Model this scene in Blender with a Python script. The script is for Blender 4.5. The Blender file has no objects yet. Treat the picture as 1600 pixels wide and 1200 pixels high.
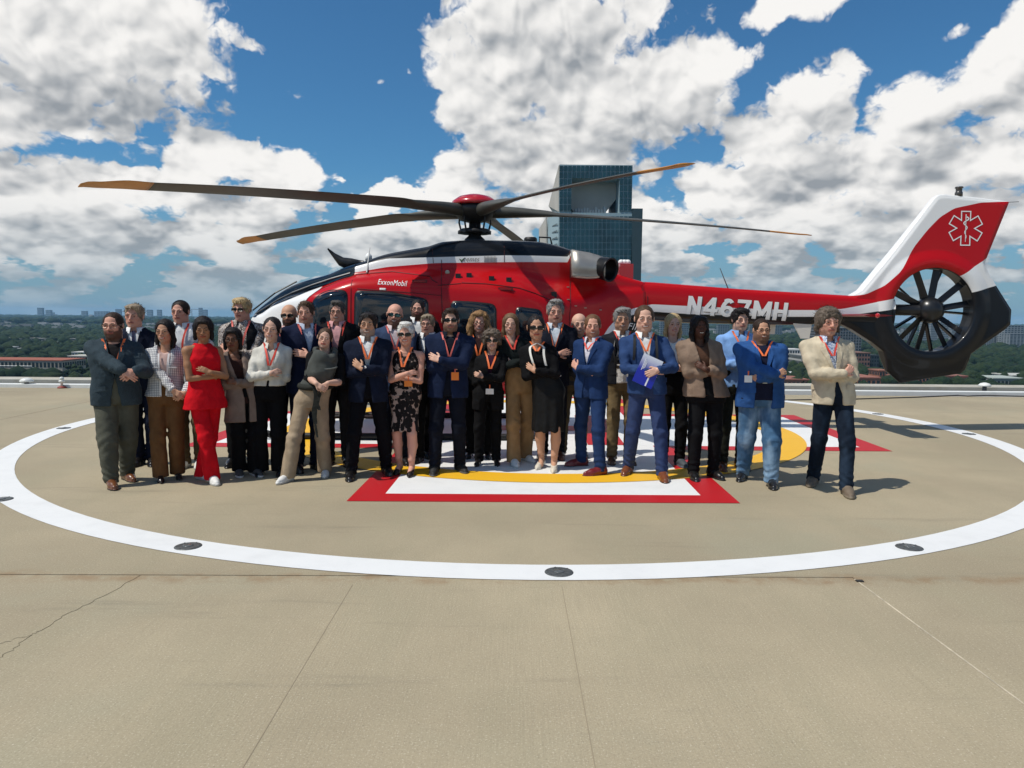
import bpy, math, random
import numpy as np
from mathutils import Vector, Matrix

R_ = math.radians
scn = bpy.context.scene
COL = scn.collection

# ------------------------------------------------------------------ camera, sky, sun
CAMH, FPX = 1.70, 1164.0
PITCH, ROLL = math.atan(104 / FPX), R_(0.56)
cam_d = bpy.data.cameras.new('camera')
cam = bpy.data.objects.new('camera', cam_d)
COL.objects.link(cam)
cam_d.sensor_width = 36.0
cam_d.lens = 36.0 * FPX / 1600.0
cam_d.clip_start, cam_d.clip_end = 0.05, 60000.0
cam.matrix_world = (Matrix.Translation((0, 0, CAMH)) @ Matrix.Rotation(math.pi / 2 - PITCH, 4, 'X')
                    @ Matrix.Rotation(ROLL, 4, 'Z'))
scn.camera = cam
scn.view_settings.view_transform = 'Standard'
scn.view_settings.look = 'None'
scn.view_settings.gamma = 1.0
scn.view_settings.use_curve_mapping = False
scn.view_settings.exposure = 0.0
scn.cycles.max_bounces = 8
scn.cycles.diffuse_bounces = 3
scn.cycles.glossy_bounces = 3
scn.cycles.transmission_bounces = 4
scn.cycles.volume_bounces = 0
scn.cycles.use_denoising = True

SUN_FROM = Vector((-0.567, -0.25, 1.0)).normalized()     # towards the sun
SUN_EL = math.asin(SUN_FROM.z)
sun_d = bpy.data.lights.new('sun', 'SUN')
sun_d.energy = 4.0
sun_d.angle = R_(0.53)
sun_d.color = (1.0, 0.95, 0.86)
sun = bpy.data.objects.new('sun', sun_d)
sun.rotation_euler = SUN_FROM.to_track_quat('Z', 'Y').to_euler()
sun.location = SUN_FROM * 60
COL.objects.link(sun)

# pixel helpers: where a spot of the photograph lies in the world
_p, _r = PITCH, ROLL
_FW = np.array([0, math.cos(_p), -math.sin(_p)]); _UP0 = np.array([0, math.sin(_p), math.cos(_p)]); _RT0 = np.array([1.0, 0, 0])
_RT = _RT0 * math.cos(_r) + _UP0 * math.sin(_r); _UP = -_RT0 * math.sin(_r) + _UP0 * math.cos(_r)

def ray(x, y):
    return _FW + _RT * (x - 800) / FPX - _UP * (y - 600) / FPX

def ground(x, y, z=0.0):
    d = ray(x, y); t = (z - CAMH) / d[2]
    return d * t + np.array([0, 0, CAMH])

def at_depth(x, y, Y):
    d = ray(x, y)
    return d * (Y / d[1]) + np.array([0, 0, CAMH])

# ------------------------------------------------------------------ node helpers
class NT:
    def __init__(self, tree):
        self.t = tree; self.n = tree.nodes; self.l = tree.links
    def node(self, typ, **kw):
        n = self.n.new(typ)
        for k, v in kw.items():
            setattr(n, k, v)
        return n
    def put(self, sock, v):
        if isinstance(v, bpy.types.NodeSocket):
            self.l.new(v, sock)
        elif v is not None:
            sock.default_value = v
    def math(self, op, a, b=None, c=None, clamp=False):
        n = self.node('ShaderNodeMath', operation=op, use_clamp=clamp)
        self.put(n.inputs[0], a)
        if b is not None: self.put(n.inputs[1], b)
        if c is not None: self.put(n.inputs[2], c)
        return n.outputs[0]
    def vmath(self, op, a, b=None, scale=None):
        n = self.node('ShaderNodeVectorMath', operation=op)
        self.put(n.inputs[0], a)
        if b is not None: self.put(n.inputs[1], b)
        if scale is not None: self.put(n.inputs['Scale'], scale)
        return n.outputs['Value'] if op in ('LENGTH', 'DOT_PRODUCT', 'DISTANCE') else n.outputs[0]
    def mix(self, fac, a, b, blend='MIX'):
        n = self.node('ShaderNodeMix', data_type='RGBA', blend_type=blend)
        self.put(n.inputs[0], fac)
        self.put(n.inputs[6], a if isinstance(a, bpy.types.NodeSocket) else rgba(a))
        self.put(n.inputs[7], b if isinstance(b, bpy.types.NodeSocket) else rgba(b))
        return n.outputs[2]
    def noise(self, vec, scale, detail=4, rough=0.55, dist=0.0, dim='3D', out=0):
        n = self.node('ShaderNodeTexNoise', noise_dimensions=dim)
        if vec is not None: self.put(n.inputs['Vector'], vec)
        n.inputs['Scale'].default_value = scale; n.inputs['Detail'].default_value = detail
        n.inputs['Roughness'].default_value = rough; n.inputs['Distortion'].default_value = dist
        return n.outputs[out]
    def voronoi(self, vec, scale, feature='SMOOTH_F1', detail=0.0, rough=0.5, smooth=0.5, dim='3D'):
        n = self.node('ShaderNodeTexVoronoi', feature=feature, voronoi_dimensions=dim)
        if vec is not None: self.put(n.inputs['Vector'], vec)
        n.inputs['Scale'].default_value = scale
        if 'Detail' in n.inputs: n.inputs['Detail'].default_value = detail; n.inputs['Roughness'].default_value = rough
        if feature == 'SMOOTH_F1': n.inputs['Smoothness'].default_value = smooth
        return n.outputs['Distance']
    def ramp(self, fac, lo, hi, a=0.0, b=1.0, smooth=True):
        n = self.node('ShaderNodeMapRange', interpolation_type='SMOOTHSTEP' if smooth else 'LINEAR')
        self.put(n.inputs[0], fac); n.inputs[1].default_value = lo; n.inputs[2].default_value = hi
        n.inputs[3].default_value = a; n.inputs[4].default_value = b
        return n.outputs[0]
    def combine(self, x, y, z):
        n = self.node('ShaderNodeCombineXYZ')
        self.put(n.inputs[0], x); self.put(n.inputs[1], y); self.put(n.inputs[2], z)
        return n.outputs[0]
    def sep(self, v):
        n = self.node('ShaderNodeSeparateXYZ'); self.put(n.inputs[0], v)
        return n.outputs[0], n.outputs[1], n.outputs[2]
    def obj(self):
        return self.node('ShaderNodeTexCoord').outputs['Object']
    def bump(self, h, strength=0.3, dist=0.01):
        n = self.node('ShaderNodeBump'); n.inputs['Strength'].default_value = strength
        n.inputs['Distance'].default_value = dist; self.put(n.inputs['Height'], h)
        return n.outputs[0]

def rgba(c):
    return (c[0], c[1], c[2], 1.0) if len(c) == 3 else tuple(c)

def lin(r, g, b):
    f = lambda v: (v / 255 / 12.92) if v / 255 <= 0.04045 else ((v / 255 + 0.055) / 1.055) ** 2.4
    return (f(r), f(g), f(b))

_MATS = {}
def mat(name, color, rough=0.6, metal=0.0, spec=0.5, coat=0.0, vary=0.0, vscale=6.0, bump=0.0, bscale=40.0, bdist=0.004,
        sheen=0.0, stretch=None):
    key = (name, tuple(color), rough, metal, spec, coat, vary, bump)
    if key in _MATS: return _MATS[key]
    m = bpy.data.materials.new(name); m.use_nodes = True
    g = NT(m.node_tree); b = g.n['Principled BSDF']
    b.inputs['Base Color'].default_value = rgba(color)
    b.inputs['Roughness'].default_value = rough; b.inputs['Metallic'].default_value = metal
    b.inputs['Specular IOR Level'].default_value = spec; b.inputs['Coat Weight'].default_value = coat
    b.inputs['Coat Roughness'].default_value = 0.05
    if sheen: b.inputs['Sheen Weight'].default_value = sheen
    v = g.obj()
    if stretch: v = g.vmath('MULTIPLY', v, stretch)
    if vary:
        n = g.noise(v, vscale, 5, 0.6)
        f = g.ramp(n, 0.3, 0.7)
        lo = [c * (1 - vary) for c in color[:3]]; hi = [min(1, c * (1 + vary)) for c in color[:3]]
        g.put(b.inputs['Base Color'], g.mix(f, lo, hi))
    if bump:
        g.put(b.inputs['Normal'], g.bump(g.noise(v, bscale, 4, 0.6), bump, bdist))
    _MATS[key] = m
    return m

# ------------------------------------------------------------------ mesh helpers
def mesh_obj(name, verts, faces, material=None, parent=None, smooth=False, colors=None):
    """faces: list of tuples, or an (n,3)/(n,4) array"""
    me = bpy.data.meshes.new(name)
    if isinstance(faces, np.ndarray):
        verts = np.asarray(verts, np.float32); nf, k = faces.shape
        me.vertices.add(len(verts)); me.vertices.foreach_set('co', verts.ravel())
        me.loops.add(nf * k); me.loops.foreach_set('vertex_index', faces.astype(np.int32).ravel())
        me.polygons.add(nf); me.polygons.foreach_set('loop_start', np.arange(0, nf * k, k, dtype=np.int32))
        me.polygons.foreach_set('loop_total', np.full(nf, k, np.int32))
        me.update(calc_edges=True); me.validate()
    else:
        me.from_pydata([tuple(v) for v in verts], [], [tuple(f) for f in faces])
    if smooth:
        me.polygons.foreach_set('use_smooth', np.ones(len(me.polygons), bool))
    if colors is not None:
        a = me.color_attributes.new('tint', 'FLOAT_COLOR', 'POINT')
        c = np.ones((len(verts), 4), np.float32); c[:, :3] = colors
        a.data.foreach_set('color', c.ravel())
    if material: me.materials.append(material)
    o = bpy.data.objects.new(name, me); COL.objects.link(o)
    if parent: o.parent = parent
    return o

def empty(name, loc=(0, 0, 0), rz=0.0, parent=None):
    o = bpy.data.objects.new(name, None); COL.objects.link(o)
    o.location = loc; o.rotation_euler = (0, 0, rz); o.empty_display_size = 0.2
    if parent: o.parent = parent
    return o

def tag(o, label=None, cat=None, group=None, kind=None):
    if label: o['label'] = label
    if cat: o['category'] = cat
    if group: o['group'] = group
    if kind: o['kind'] = kind
    return o

class MB:
    """collects simple solids into one mesh"""
    def __init__(self): self.v = []; self.f = []
    def add(self, v, f):
        n = len(self.v); self.v += [tuple(p) for p in v]; self.f += [tuple(i + n for i in q) for q in f]; return self
    def box(self, c, s, rz=0.0, M=None):
        hx, hy, hz = s[0] / 2, s[1] / 2, s[2] / 2
        p = [(-hx, -hy, -hz), (hx, -hy, -hz), (hx, hy, -hz), (-hx, hy, -hz), (-hx, -hy, hz), (hx, -hy, hz), (hx, hy, hz), (-hx, hy, hz)]
        if M is not None: p = [M @ Vector(q) for q in p]
        elif rz: p = [(q[0] * math.cos(rz) - q[1] * math.sin(rz), q[0] * math.sin(rz) + q[1] * math.cos(rz), q[2]) for q in p]
        p = [(q[0] + c[0], q[1] + c[1], q[2] + c[2]) for q in p]
        return self.add(p, [(0, 3, 2, 1), (4, 5, 6, 7), (0, 1, 5, 4), (1, 2, 6, 5), (2, 3, 7, 6), (3, 0, 4, 7)])
    def tube(self, pts, r, n=8, cap=True):
        """swept tube; r is a number or one per point"""
        pts = [Vector(p) for p in pts]; rs = r if hasattr(r, '__len__') else [r] * len(pts)
        v, f = [], []; up = Vector((0, 0, 1))
        for i, p in enumerate(pts):
            d = (pts[min(i + 1, len(pts) - 1)] - pts[max(i - 1, 0)]).normalized()
            a = d.cross(up if abs(d.dot(up)) < 0.95 else Vector((0, 1, 0))).normalized(); b = d.cross(a)
            for k in range(n):
                t = 2 * math.pi * k / n
                v.append(p + (a * math.cos(t) + b * math.sin(t)) * rs[i])
        for i in range(len(pts) - 1):
            for k in range(n):
                f.append((i * n + k, i * n + (k + 1) % n, (i + 1) * n + (k + 1) % n, (i + 1) * n + k))
        if cap:
            f.append(tuple(range(n))); f.append(tuple((len(pts) - 1) * n + k for k in reversed(range(n))))
        return self.add(v, f)
    def lathe(self, prof, c=(0, 0, 0), n=24):
        v, f = [], []
        for r, z in prof:
            for k in range(n):
                t = 2 * math.pi * k / n; v.append((c[0] + r * math.cos(t), c[1] + r * math.sin(t), c[2] + z))
        for i in range(len(prof) - 1):
            for k in range(n):
                f.append((i * n + k, i * n + (k + 1) % n, (i + 1) * n + (k + 1) % n, (i + 1) * n + k))
        f.append(tuple(reversed(range(n)))); f.append(tuple((len(prof) - 1) * n + k for k in range(n)))
        return self.add(v, f)
    def prism(self, poly, z0, z1):
        n = len(poly)
        v = [(p[0], p[1], z0) for p in poly] + [(p[0], p[1], z1) for p in poly]
        return self.add(v, [tuple(reversed(range(n))), tuple(range(n, 2 * n))] + [(i, (i + 1) % n, n + (i + 1) % n, n + i) for i in range(n)])
    def build(self, name, material, parent=None, smooth=False):
        return mesh_obj(name, self.v, self.f, material, parent, smooth)

def pchip(xs, ys, x):
    xs = np.asarray(xs, float); ys = np.asarray(ys, float); x = np.asarray(x, float)
    h = np.diff(xs); d = np.diff(ys) / h; m = np.zeros(len(xs))
    m[0], m[-1] = d[0], d[-1]
    for i in range(1, len(xs) - 1):
        if d[i - 1] * d[i] > 0:
            w1, w2 = 2 * h[i] + h[i - 1], h[i] + 2 * h[i - 1]
            m[i] = (w1 + w2) / (w1 / d[i - 1] + w2 / d[i])
    xc = np.clip(x, xs[0], xs[-1]); i = np.clip(np.searchsorted(xs, xc) - 1, 0, len(h) - 1)
    t = (xc - xs[i]) / h[i]
    return ((1 + 2 * t) * (1 - t) ** 2 * ys[i] + t * (1 - t) ** 2 * h[i] * m[i] + t * t * (3 - 2 * t) * ys[i + 1] + t * t * (t - 1) * h[i] * m[i + 1])

def surface_nets(D, origin, step):
    """vertices and quads of the zero surface of a sampled distance field"""
    S = D < 0
    nx, ny, nz = D.shape
    c = [S[i:nx - 1 + i, j:ny - 1 + j, k:nz - 1 + k] for i in (0, 1) for j in (0, 1) for k in (0, 1)]
    cnt = sum(a.astype(np.int8) for a in c)
    I = np.argwhere((cnt > 0) & (cnt < 8))
    if len(I) == 0: return np.zeros((0, 3)), np.zeros((0, 4), int)
    idx = np.full((nx - 1, ny - 1, nz - 1), -1, np.int64); idx[I[:, 0], I[:, 1], I[:, 2]] = np.arange(len(I))
    offs = np.array([(i, j, k) for i in (0, 1) for j in (0, 1) for k in (0, 1)])
    vals = np.stack([D[I[:, 0] + o[0], I[:, 1] + o[1], I[:, 2] + o[2]] for o in offs], 1)
    acc = np.zeros((len(I), 3)); n = np.zeros(len(I))
    for a in range(8):
        for b in range(a + 1, 8):
            if np.abs(offs[a] - offs[b]).sum() != 1: continue
            m = (vals[:, a] < 0) != (vals[:, b] < 0)
            t = vals[m, a] / (vals[m, a] - vals[m, b])
            acc[m] += offs[a] + t[:, None] * (offs[b] - offs[a]); n[m] += 1
    V = (I + acc / n[:, None]) * step + np.asarray(origin)
    Q = []
    for ax in range(3):
        o = [0, 0, 0]; o[ax] = 1
        A = S[:nx - o[0], :ny - o[1], :nz - o[2]]; B = S[o[0]:, o[1]:, o[2]:]
        E = np.argwhere(A != B); sgn = A[E[:, 0], E[:, 1], E[:, 2]]
        b1, b2 = (ax + 1) % 3, (ax + 2) % 3
        ok = (E[:, b1] > 0) & (E[:, b2] > 0) & (E[:, b1] < D.shape[b1] - 1) & (E[:, b2] < D.shape[b2] - 1)
        E = E[ok]; sgn = sgn[ok]
        def cell(d1, d2):
            K = E.copy(); K[:, b1] += d1; K[:, b2] += d2
            return idx[K[:, 0], K[:, 1], K[:, 2]]
        q = np.stack([cell(-1, -1), cell(0, -1), cell(0, 0), cell(-1, 0)], 1)
        q[~sgn] = q[~sgn][:, ::-1]
        Q.append(q)
    Q = np.concatenate(Q)
    return V, Q[(Q >= 0).all(1)]
# ------------------------------------------------------------------ world: physical sky with fair-weather cumulus
def build_world():
    w = bpy.data.worlds.new('World'); scn.world = w; w.use_nodes = True
    w.cycles.sampling_method = 'MANUAL'; w.cycles.sample_map_resolution = 512
    t = w.node_tree; t.nodes.clear(); g = NT(t)
    # --- group: cloud height field over (azimuth, elevation) in radians
    gr = bpy.data.node_groups.new('cloud_field', 'ShaderNodeTree')
    gr.interface.new_socket('p', in_out='INPUT', socket_type='NodeSocketVector')
    gr.interface.new_socket('broad', in_out='OUTPUT', socket_type='NodeSocketFloat')
    q = NT(gr); gi = q.node('NodeGroupInput'); go = q.node('NodeGroupOutput')
    p = gi.outputs[0]
    px, py, pz = q.sep(p)
    lg = q.math('LOGARITHM', q.math('MAXIMUM', q.math('ADD', py, 0.15), 0.02), math.e)
    s = q.combine(q.math('MULTIPLY', px, 2.3), q.math('MULTIPLY', lg, 1.15), 0.0)            # features flatten towards the horizon
    wn = q.noise(s, 3.2, 3, 0.5, dim='2D', out=1)
    wv = q.vmath('SCALE', q.vmath('SUBTRACT', wn, (0.5, 0.5, 0.5)), scale=0.10)
    pw = q.vmath('ADD', p, q.vmath('MULTIPLY', wv, (1.0, 0.8, 0.0)))
    def A(x, y):                                                     # pixel of the photo -> (azimuth, elevation)
        d = ray(x, y); d = d / np.linalg.norm(d)
        return math.atan2(d[0], d[1]), math.asin(d[2])
    blobs = [(90, 55, 250, 130, 1), (-60, 170, 200, 50, .9), (395, 88, 52, 46, .42), (575, 125, 26, 16, .2), (635, 108, 42, 13, .2),
             (850, 30, 190, 125, 1), (770, 140, 95, 100, 1), (950, 150, 150, 90, 1), (1085, 130, 100, 72, .9), (850, 235, 150, 70, 1),
             (725, 290, 75, 50, .8), (1012, 260, 26, 50, .6), (850, 310, 150, 40, .8),
             (1275, 155, 82, 60, 1), (1225, 230, 110, 75, 1), (1150, 305, 100, 62, 1), (1335, 190, 42, 36, .6),
             (1480, 150, 76, 58, 1), (1440, 215, 62, 55, .9), (1540, 250, 110, 55, 1), (1345, 278, 78, 58, 1), (1440, 335, 190, 40, .9), (1595, 60, 50, 60, .8),
             (1250, 2, 95, 28, .6), (1490, 35, 55, 16, .2),
             (350, 252, 82, 44, 1), (435, 278, 82, 42, 1), (310, 305, 110, 45, .9), (110, 308, 150, 45, 1), (30, 248, 42, 16, .5),
             (160, 370, 250, 45, .9), (430, 345, 42, 60, .8), (560, 325, 80, 18, .5), (590, 380, 150, 38, .9),
             (1800, 120, 170, 120, 1), (-350, 300, 260, 70, 1)]
    acc = None
    for (x, y, rx, ry, k) in blobs:
        a, e = A(x, y)
        v = q.vmath('LENGTH', q.vmath('MULTIPLY', q.vmath('SUBTRACT', pw, (a, e, 0)), (FPX / rx * .98, FPX / ry * .98, 0)))
        h = q.math('MULTIPLY_ADD', q.math('MULTIPLY', v, v), -0.85, k * 1.05)
        acc = h if acc is None else q.math('SMOOTH_MAX', acc, h, 0.12)
    # elsewhere: scattered cumulus at every azimuth, and a low broken band above the horizon
    back = q.math('SUBTRACT', q.noise(s, 1.5, 2, 0.5, dim='2D'), 0.56)
    away = q.math('MAXIMUM', q.ramp(q.math('ABSOLUTE', px), 0.68, 0.85), q.ramp(py, 0.47, 0.56))
    acc = q.math('MAXIMUM', acc, q.math('SUBTRACT', q.math('MULTIPLY', back, 7.0), q.math('MULTIPLY', q.math('SUBTRACT', 1.0, away), 6.0)))
    low = q.math('MULTIPLY_ADD', q.math('SUBTRACT', q.noise(s, 4.2, 4, 0.55, dim='2D'), 0.44), 4.5, q.ramp(py, 0.13, 0.24, 0.42, -2.0))
    acc = q.math('SMOOTH_MAX', acc, low, 0.3)
    q.put(go.inputs[0], acc)
    # --- group: the small heads and frayed rims
    gf = bpy.data.node_groups.new('cloud_detail', 'ShaderNodeTree')
    gf.interface.new_socket('p', in_out='INPUT', socket_type='NodeSocketVector')
    gf.interface.new_socket('h', in_out='OUTPUT', socket_type='NodeSocketFloat')
    gf.interface.new_socket('lump', in_out='OUTPUT', socket_type='NodeSocketFloat')
    q = NT(gf); gi = q.node('NodeGroupInput'); go = q.node('NodeGroupOutput')
    px, py, pz = q.sep(gi.outputs[0])
    lg = q.math('LOGARITHM', q.math('MAXIMUM', q.math('ADD', py, 0.15), 0.02), math.e)
    s = q.combine(q.math('MULTIPLY', px, 2.3), q.math('MULTIPLY', lg, 1.15), 0.0)
    n1 = q.math('SUBTRACT', q.noise(s, 4.5, 8, 0.56, dim='2D'), 0.5)
    wob = q.vmath('SCALE', q.vmath('SUBTRACT', q.noise(s, 11.0, 3, 0.6, dim='2D', out=1), (.5, .5, .5)), scale=0.13)
    vo = q.voronoi(q.vmath('ADD', s, wob), 6.0, 'F1', 3.0, 0.6, dim='2D')
    puff = q.math('SUBTRACT', 0.66, vo)
    q.put(go.inputs[0], q.math('ADD', q.math('MULTIPLY', n1, 1.15), q.math('MULTIPLY', puff, 0.62)))
    n2 = q.noise(s, 5.5, 3, 0.45, dim='2D')
    w2 = q.vmath('SCALE', q.vmath('SUBTRACT', q.noise(s, 8.0, 2, 0.5, dim='2D', out=1), (.5, .5, .5)), scale=0.08)
    v2 = q.voronoi(q.vmath('ADD', s, w2), 5.2, 'SMOOTH_F1', 1.0, 0.40, 0.12, dim='2D'); v3 = q.voronoi(q.vmath('ADD', s, w2), 15.0, 'F1', 1.0, 0.5, dim='2D')
    q.put(go.inputs[1], q.math('ADD', q.math('MULTIPLY', n2, 1.1), q.math('ADD', q.math('MULTIPLY', v2, -0.95), q.math('MULTIPLY_ADD', v3, -0.40, q.math('MULTIPLY', n1, 0.18)))))
    # --- evaluate here and towards the light
    d = g.node('ShaderNodeTexCoord').outputs['Generated']
    x, y, z = g.sep(d)
    P = g.combine(g.math('ARCTAN2', x, y), g.math('ARCSINE', z), 0.0)
    def field(tree, off, k=0):
        n = g.node('ShaderNodeGroup'); n.node_tree = tree
        g.put(n.inputs[0], P if off is None else g.vmath('ADD', P, off))
        return n.outputs[k]
    b0 = field(gr, None); d0 = field(gf, None)
    b2 = field(gr, (-0.022, 0.050, 0)); l0 = field(gf, None, 1); d1 = field(gf, (-0.006, 0.013, 0), 1)
    f0 = g.math('ADD', b0, d0)
    small = g.math('SUBTRACT', l0, d1)
    big = g.math('SUBTRACT', b0, b2)
    light = g.math('ADD', g.math('MULTIPLY_ADD', small, 0.80, 0.66), g.math('MULTIPLY', big, 0.66))
    thick = g.ramp(b0, 0.2, 1.0)
    # thick middles are darker below, thin rims let light through
    light = g.math('MULTIPLY_ADD', thick, -0.20, light)
    el = g.math('ARCSINE', z)
    light = g.math('MULTIPLY', light, 1.0, clamp=True)
    alpha = g.ramp(f0, 0.06, 0.40)
    far = g.ramp(el, 0.0, 0.16)                                       # low clouds are seen through more air
    col = g.mix(light, (0.35, 0.38, 0.415), (1.0, 0.985, 0.96))
    col = g.mix(g.math('MULTIPLY', light, light), col, (1.08, 1.06, 1.03))
    col = g.mix(far, g.mix(0.6, col, (0.33, 0.42, 0.48)), col)
    alpha = g.math('MULTIPLY', alpha, g.ramp(el, -0.005, 0.07, 0.35, 1.0))
    sky = g.node('ShaderNodeTexSky', sky_type='NISHITA')
    sky.sun_disc = False; sky.sun_elevation = SUN_EL; sky.sun_rotation = math.atan2(SUN_FROM.x, SUN_FROM.y)
    sky.altitude = 60; sky.air_density = 1.0; sky.dust_density = 0.6; sky.ozone_density = 1.5
    skyc = g.mix(1.0, sky.outputs[0], (0.42, 0.85, 1.12), 'MULTIPLY')
    STR = 0.085
    skyc = g.mix(g.ramp(el, -0.01, 0.20, 0.8, 0.0), skyc, tuple(c / STR for c in lin(128, 158, 178)))
    cloud = g.mix(1.0, col, (0.88 / STR,) * 3, 'MULTIPLY')
    bg = g.node('ShaderNodeBackground'); bg.inputs['Strength'].default_value = STR
    g.put(bg.inputs['Color'], g.mix(alpha, skyc, cloud))
    o = g.node('ShaderNodeOutputWorld'); g.l.new(bg.outputs[0], o.inputs['Surface'])
build_world()
# ------------------------------------------------------------------ the roof deck
def concrete_mat(name='concrete', base=(0.380, 0.318, 0.213), joint_stain=True):
    m = bpy.data.materials.new(name); m.use_nodes = True
    g = NT(m.node_tree); b = g.n['Principled BSDF']
    v = g.node('ShaderNodeNewGeometry').outputs['Position']
    x, y, z = g.sep(v)
    big = g.noise(v, 0.35, 5, 0.6)
    med = g.noise(g.vmath('MULTIPLY', v, (1.0, 0.35, 1.0)), 1.7, 5, 0.62)
    fine = g.noise(v, 105, 3, 0.75)
    grit = g.noise(v, 42, 5, 0.75)
    broom = g.noise(g.vmath('MULTIPLY', v, (120.0, 2.2, 1.0)), 1.0, 4, 0.75)
    col = g.mix(g.ramp(big, 0.32, 0.68), [c * 0.84 for c in base], [c * 1.08 for c in base])
    col = g.mix(g.math('MULTIPLY', g.ramp(med, 0.42, 0.72), 0.62), col, (0.32, 0.28, 0.185))
    cool = g.noise(g.vmath('ADD', v, (31.0, 7.0, 0)), 0.5, 4, 0.6)
    col = g.mix(g.math('MULTIPLY', g.ramp(cool, 0.52, 0.75), 0.45), col, (0.32, 0.31, 0.22))
    col = g.mix(g.math('MULTIPLY', g.ramp(grit, 0.35, 0.75), 0.38), col, g.mix(0.5, col, (0.20, 0.165, 0.11)))
    col = g.mix(g.ramp(fine, 0.56, 0.70, 0, 0.7), col, (0.62, 0.56, 0.44))
    col = g.mix(g.ramp(fine, 0.44, 0.30, 0, 0.7), col, (0.16, 0.135, 0.095))
    near = g.ramp(y, 4.6, 5.1, 1.0, 0.0)                              # broomed only in the bay next to the camera
    col = g.mix(g.math('MULTIPLY', g.math('MULTIPLY', near, g.math('MULTIPLY', g.ramp(broom, 0.42, 0.62), g.ramp(g.noise(g.vmath('MULTIPLY', v, (2.2, .5, 1)), 1, 3, .6), .35, .65, .35, 1.0))), 0.20), col, (0.22, 0.185, 0.125))
    tone = g.ramp(y, 4.70, 4.80, 1.05, 0.97)
    col = g.mix(1.0, col, g.combine(tone, tone, tone), 'MULTIPLY')
    sc = g.noise(g.vmath('ADD', g.vmath('MULTIPLY', v, (.30, 2.6, 1)), (4, 2, 0)), 1.0, 6, .7)
    col = g.mix(g.ramp(sc, .56, .72, 0, .45), col, (.19, .165, .12))
    if joint_stain:                                                    # rusty wear along the construction joint
        wob = g.math('MULTIPLY', g.math('SUBTRACT', g.noise(v, 2.6, 6, 0.7), 0.5), 0.36)
        dj = g.math('ABSOLUTE', g.math('ADD', g.math('SUBTRACT', y, g.math('MULTIPLY_ADD', x, 0.0175, 4.74)), wob))
        st = g.math('MULTIPLY', g.ramp(dj, 0.14, 0.0), g.ramp(g.noise(v, 5.0, 5, 0.7), 0.36, 0.62))
        col = g.mix(g.math('MULTIPLY', st, 0.55), col, (0.245, 0.145, 0.07))
        sp = g.math('MULTIPLY', g.ramp(g.noise(g.vmath('ADD', v, (9, 4, 0)), 75, 4, 0.7), 0.60, 0.72),
                    g.ramp(g.noise(v, 1.15, 3, 0.6), 0.55, 0.70))
        col = g.mix(g.math('MULTIPLY', sp, 0.6), col, (0.60, 0.52, 0.38))
    g.put(b.inputs['Base Color'], col)
    b.inputs['Roughness'].default_value = 0.88; b.inputs['Specular IOR Level'].default_value = 0.3
    h = g.math('ADD', g.math('MULTIPLY', grit, 0.5), g.math('ADD', g.math('MULTIPLY', fine, 0.35), g.math('MULTIPLY', g.math('MULTIPLY', broom, near), 0.7)))
    g.put(b.inputs['Normal'], g.bump(h, 0.35, 0.006))
    return m

def paint_mat(name, color, wear=0.25):
    m = bpy.data.materials.new(name); m.use_nodes = True
    g = NT(m.node_tree); b = g.n['Principled BSDF']
    v = g.obj()
    n = g.noise(v, 3.0, 6, 0.65); f = g.noise(v, 60, 4, 0.7)
    col = g.mix(g.math('MULTIPLY', g.ramp(n, 0.42, 0.8), wear), color, [c * 0.72 + 0.02 for c in color])
    col = g.mix(g.math('MULTIPLY', g.ramp(f, 0.62, 0.78), wear * 0.8), col, (0.36, 0.32, 0.25))
    g.put(b.inputs['Base Color'], col); b.inputs['Roughness'].default_value = 0.55
    g.put(b.inputs['Normal'], g.bump(g.noise(v, 45, 4, 0.7), 0.25, 0.004))
    return m

GY = R_(1.0)                                                           # the joints run one degree off the camera's axes
def gp(u, v):
    return (u * math.cos(GY) - v * math.sin(GY), u * math.sin(GY) + v * math.cos(GY))

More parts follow.
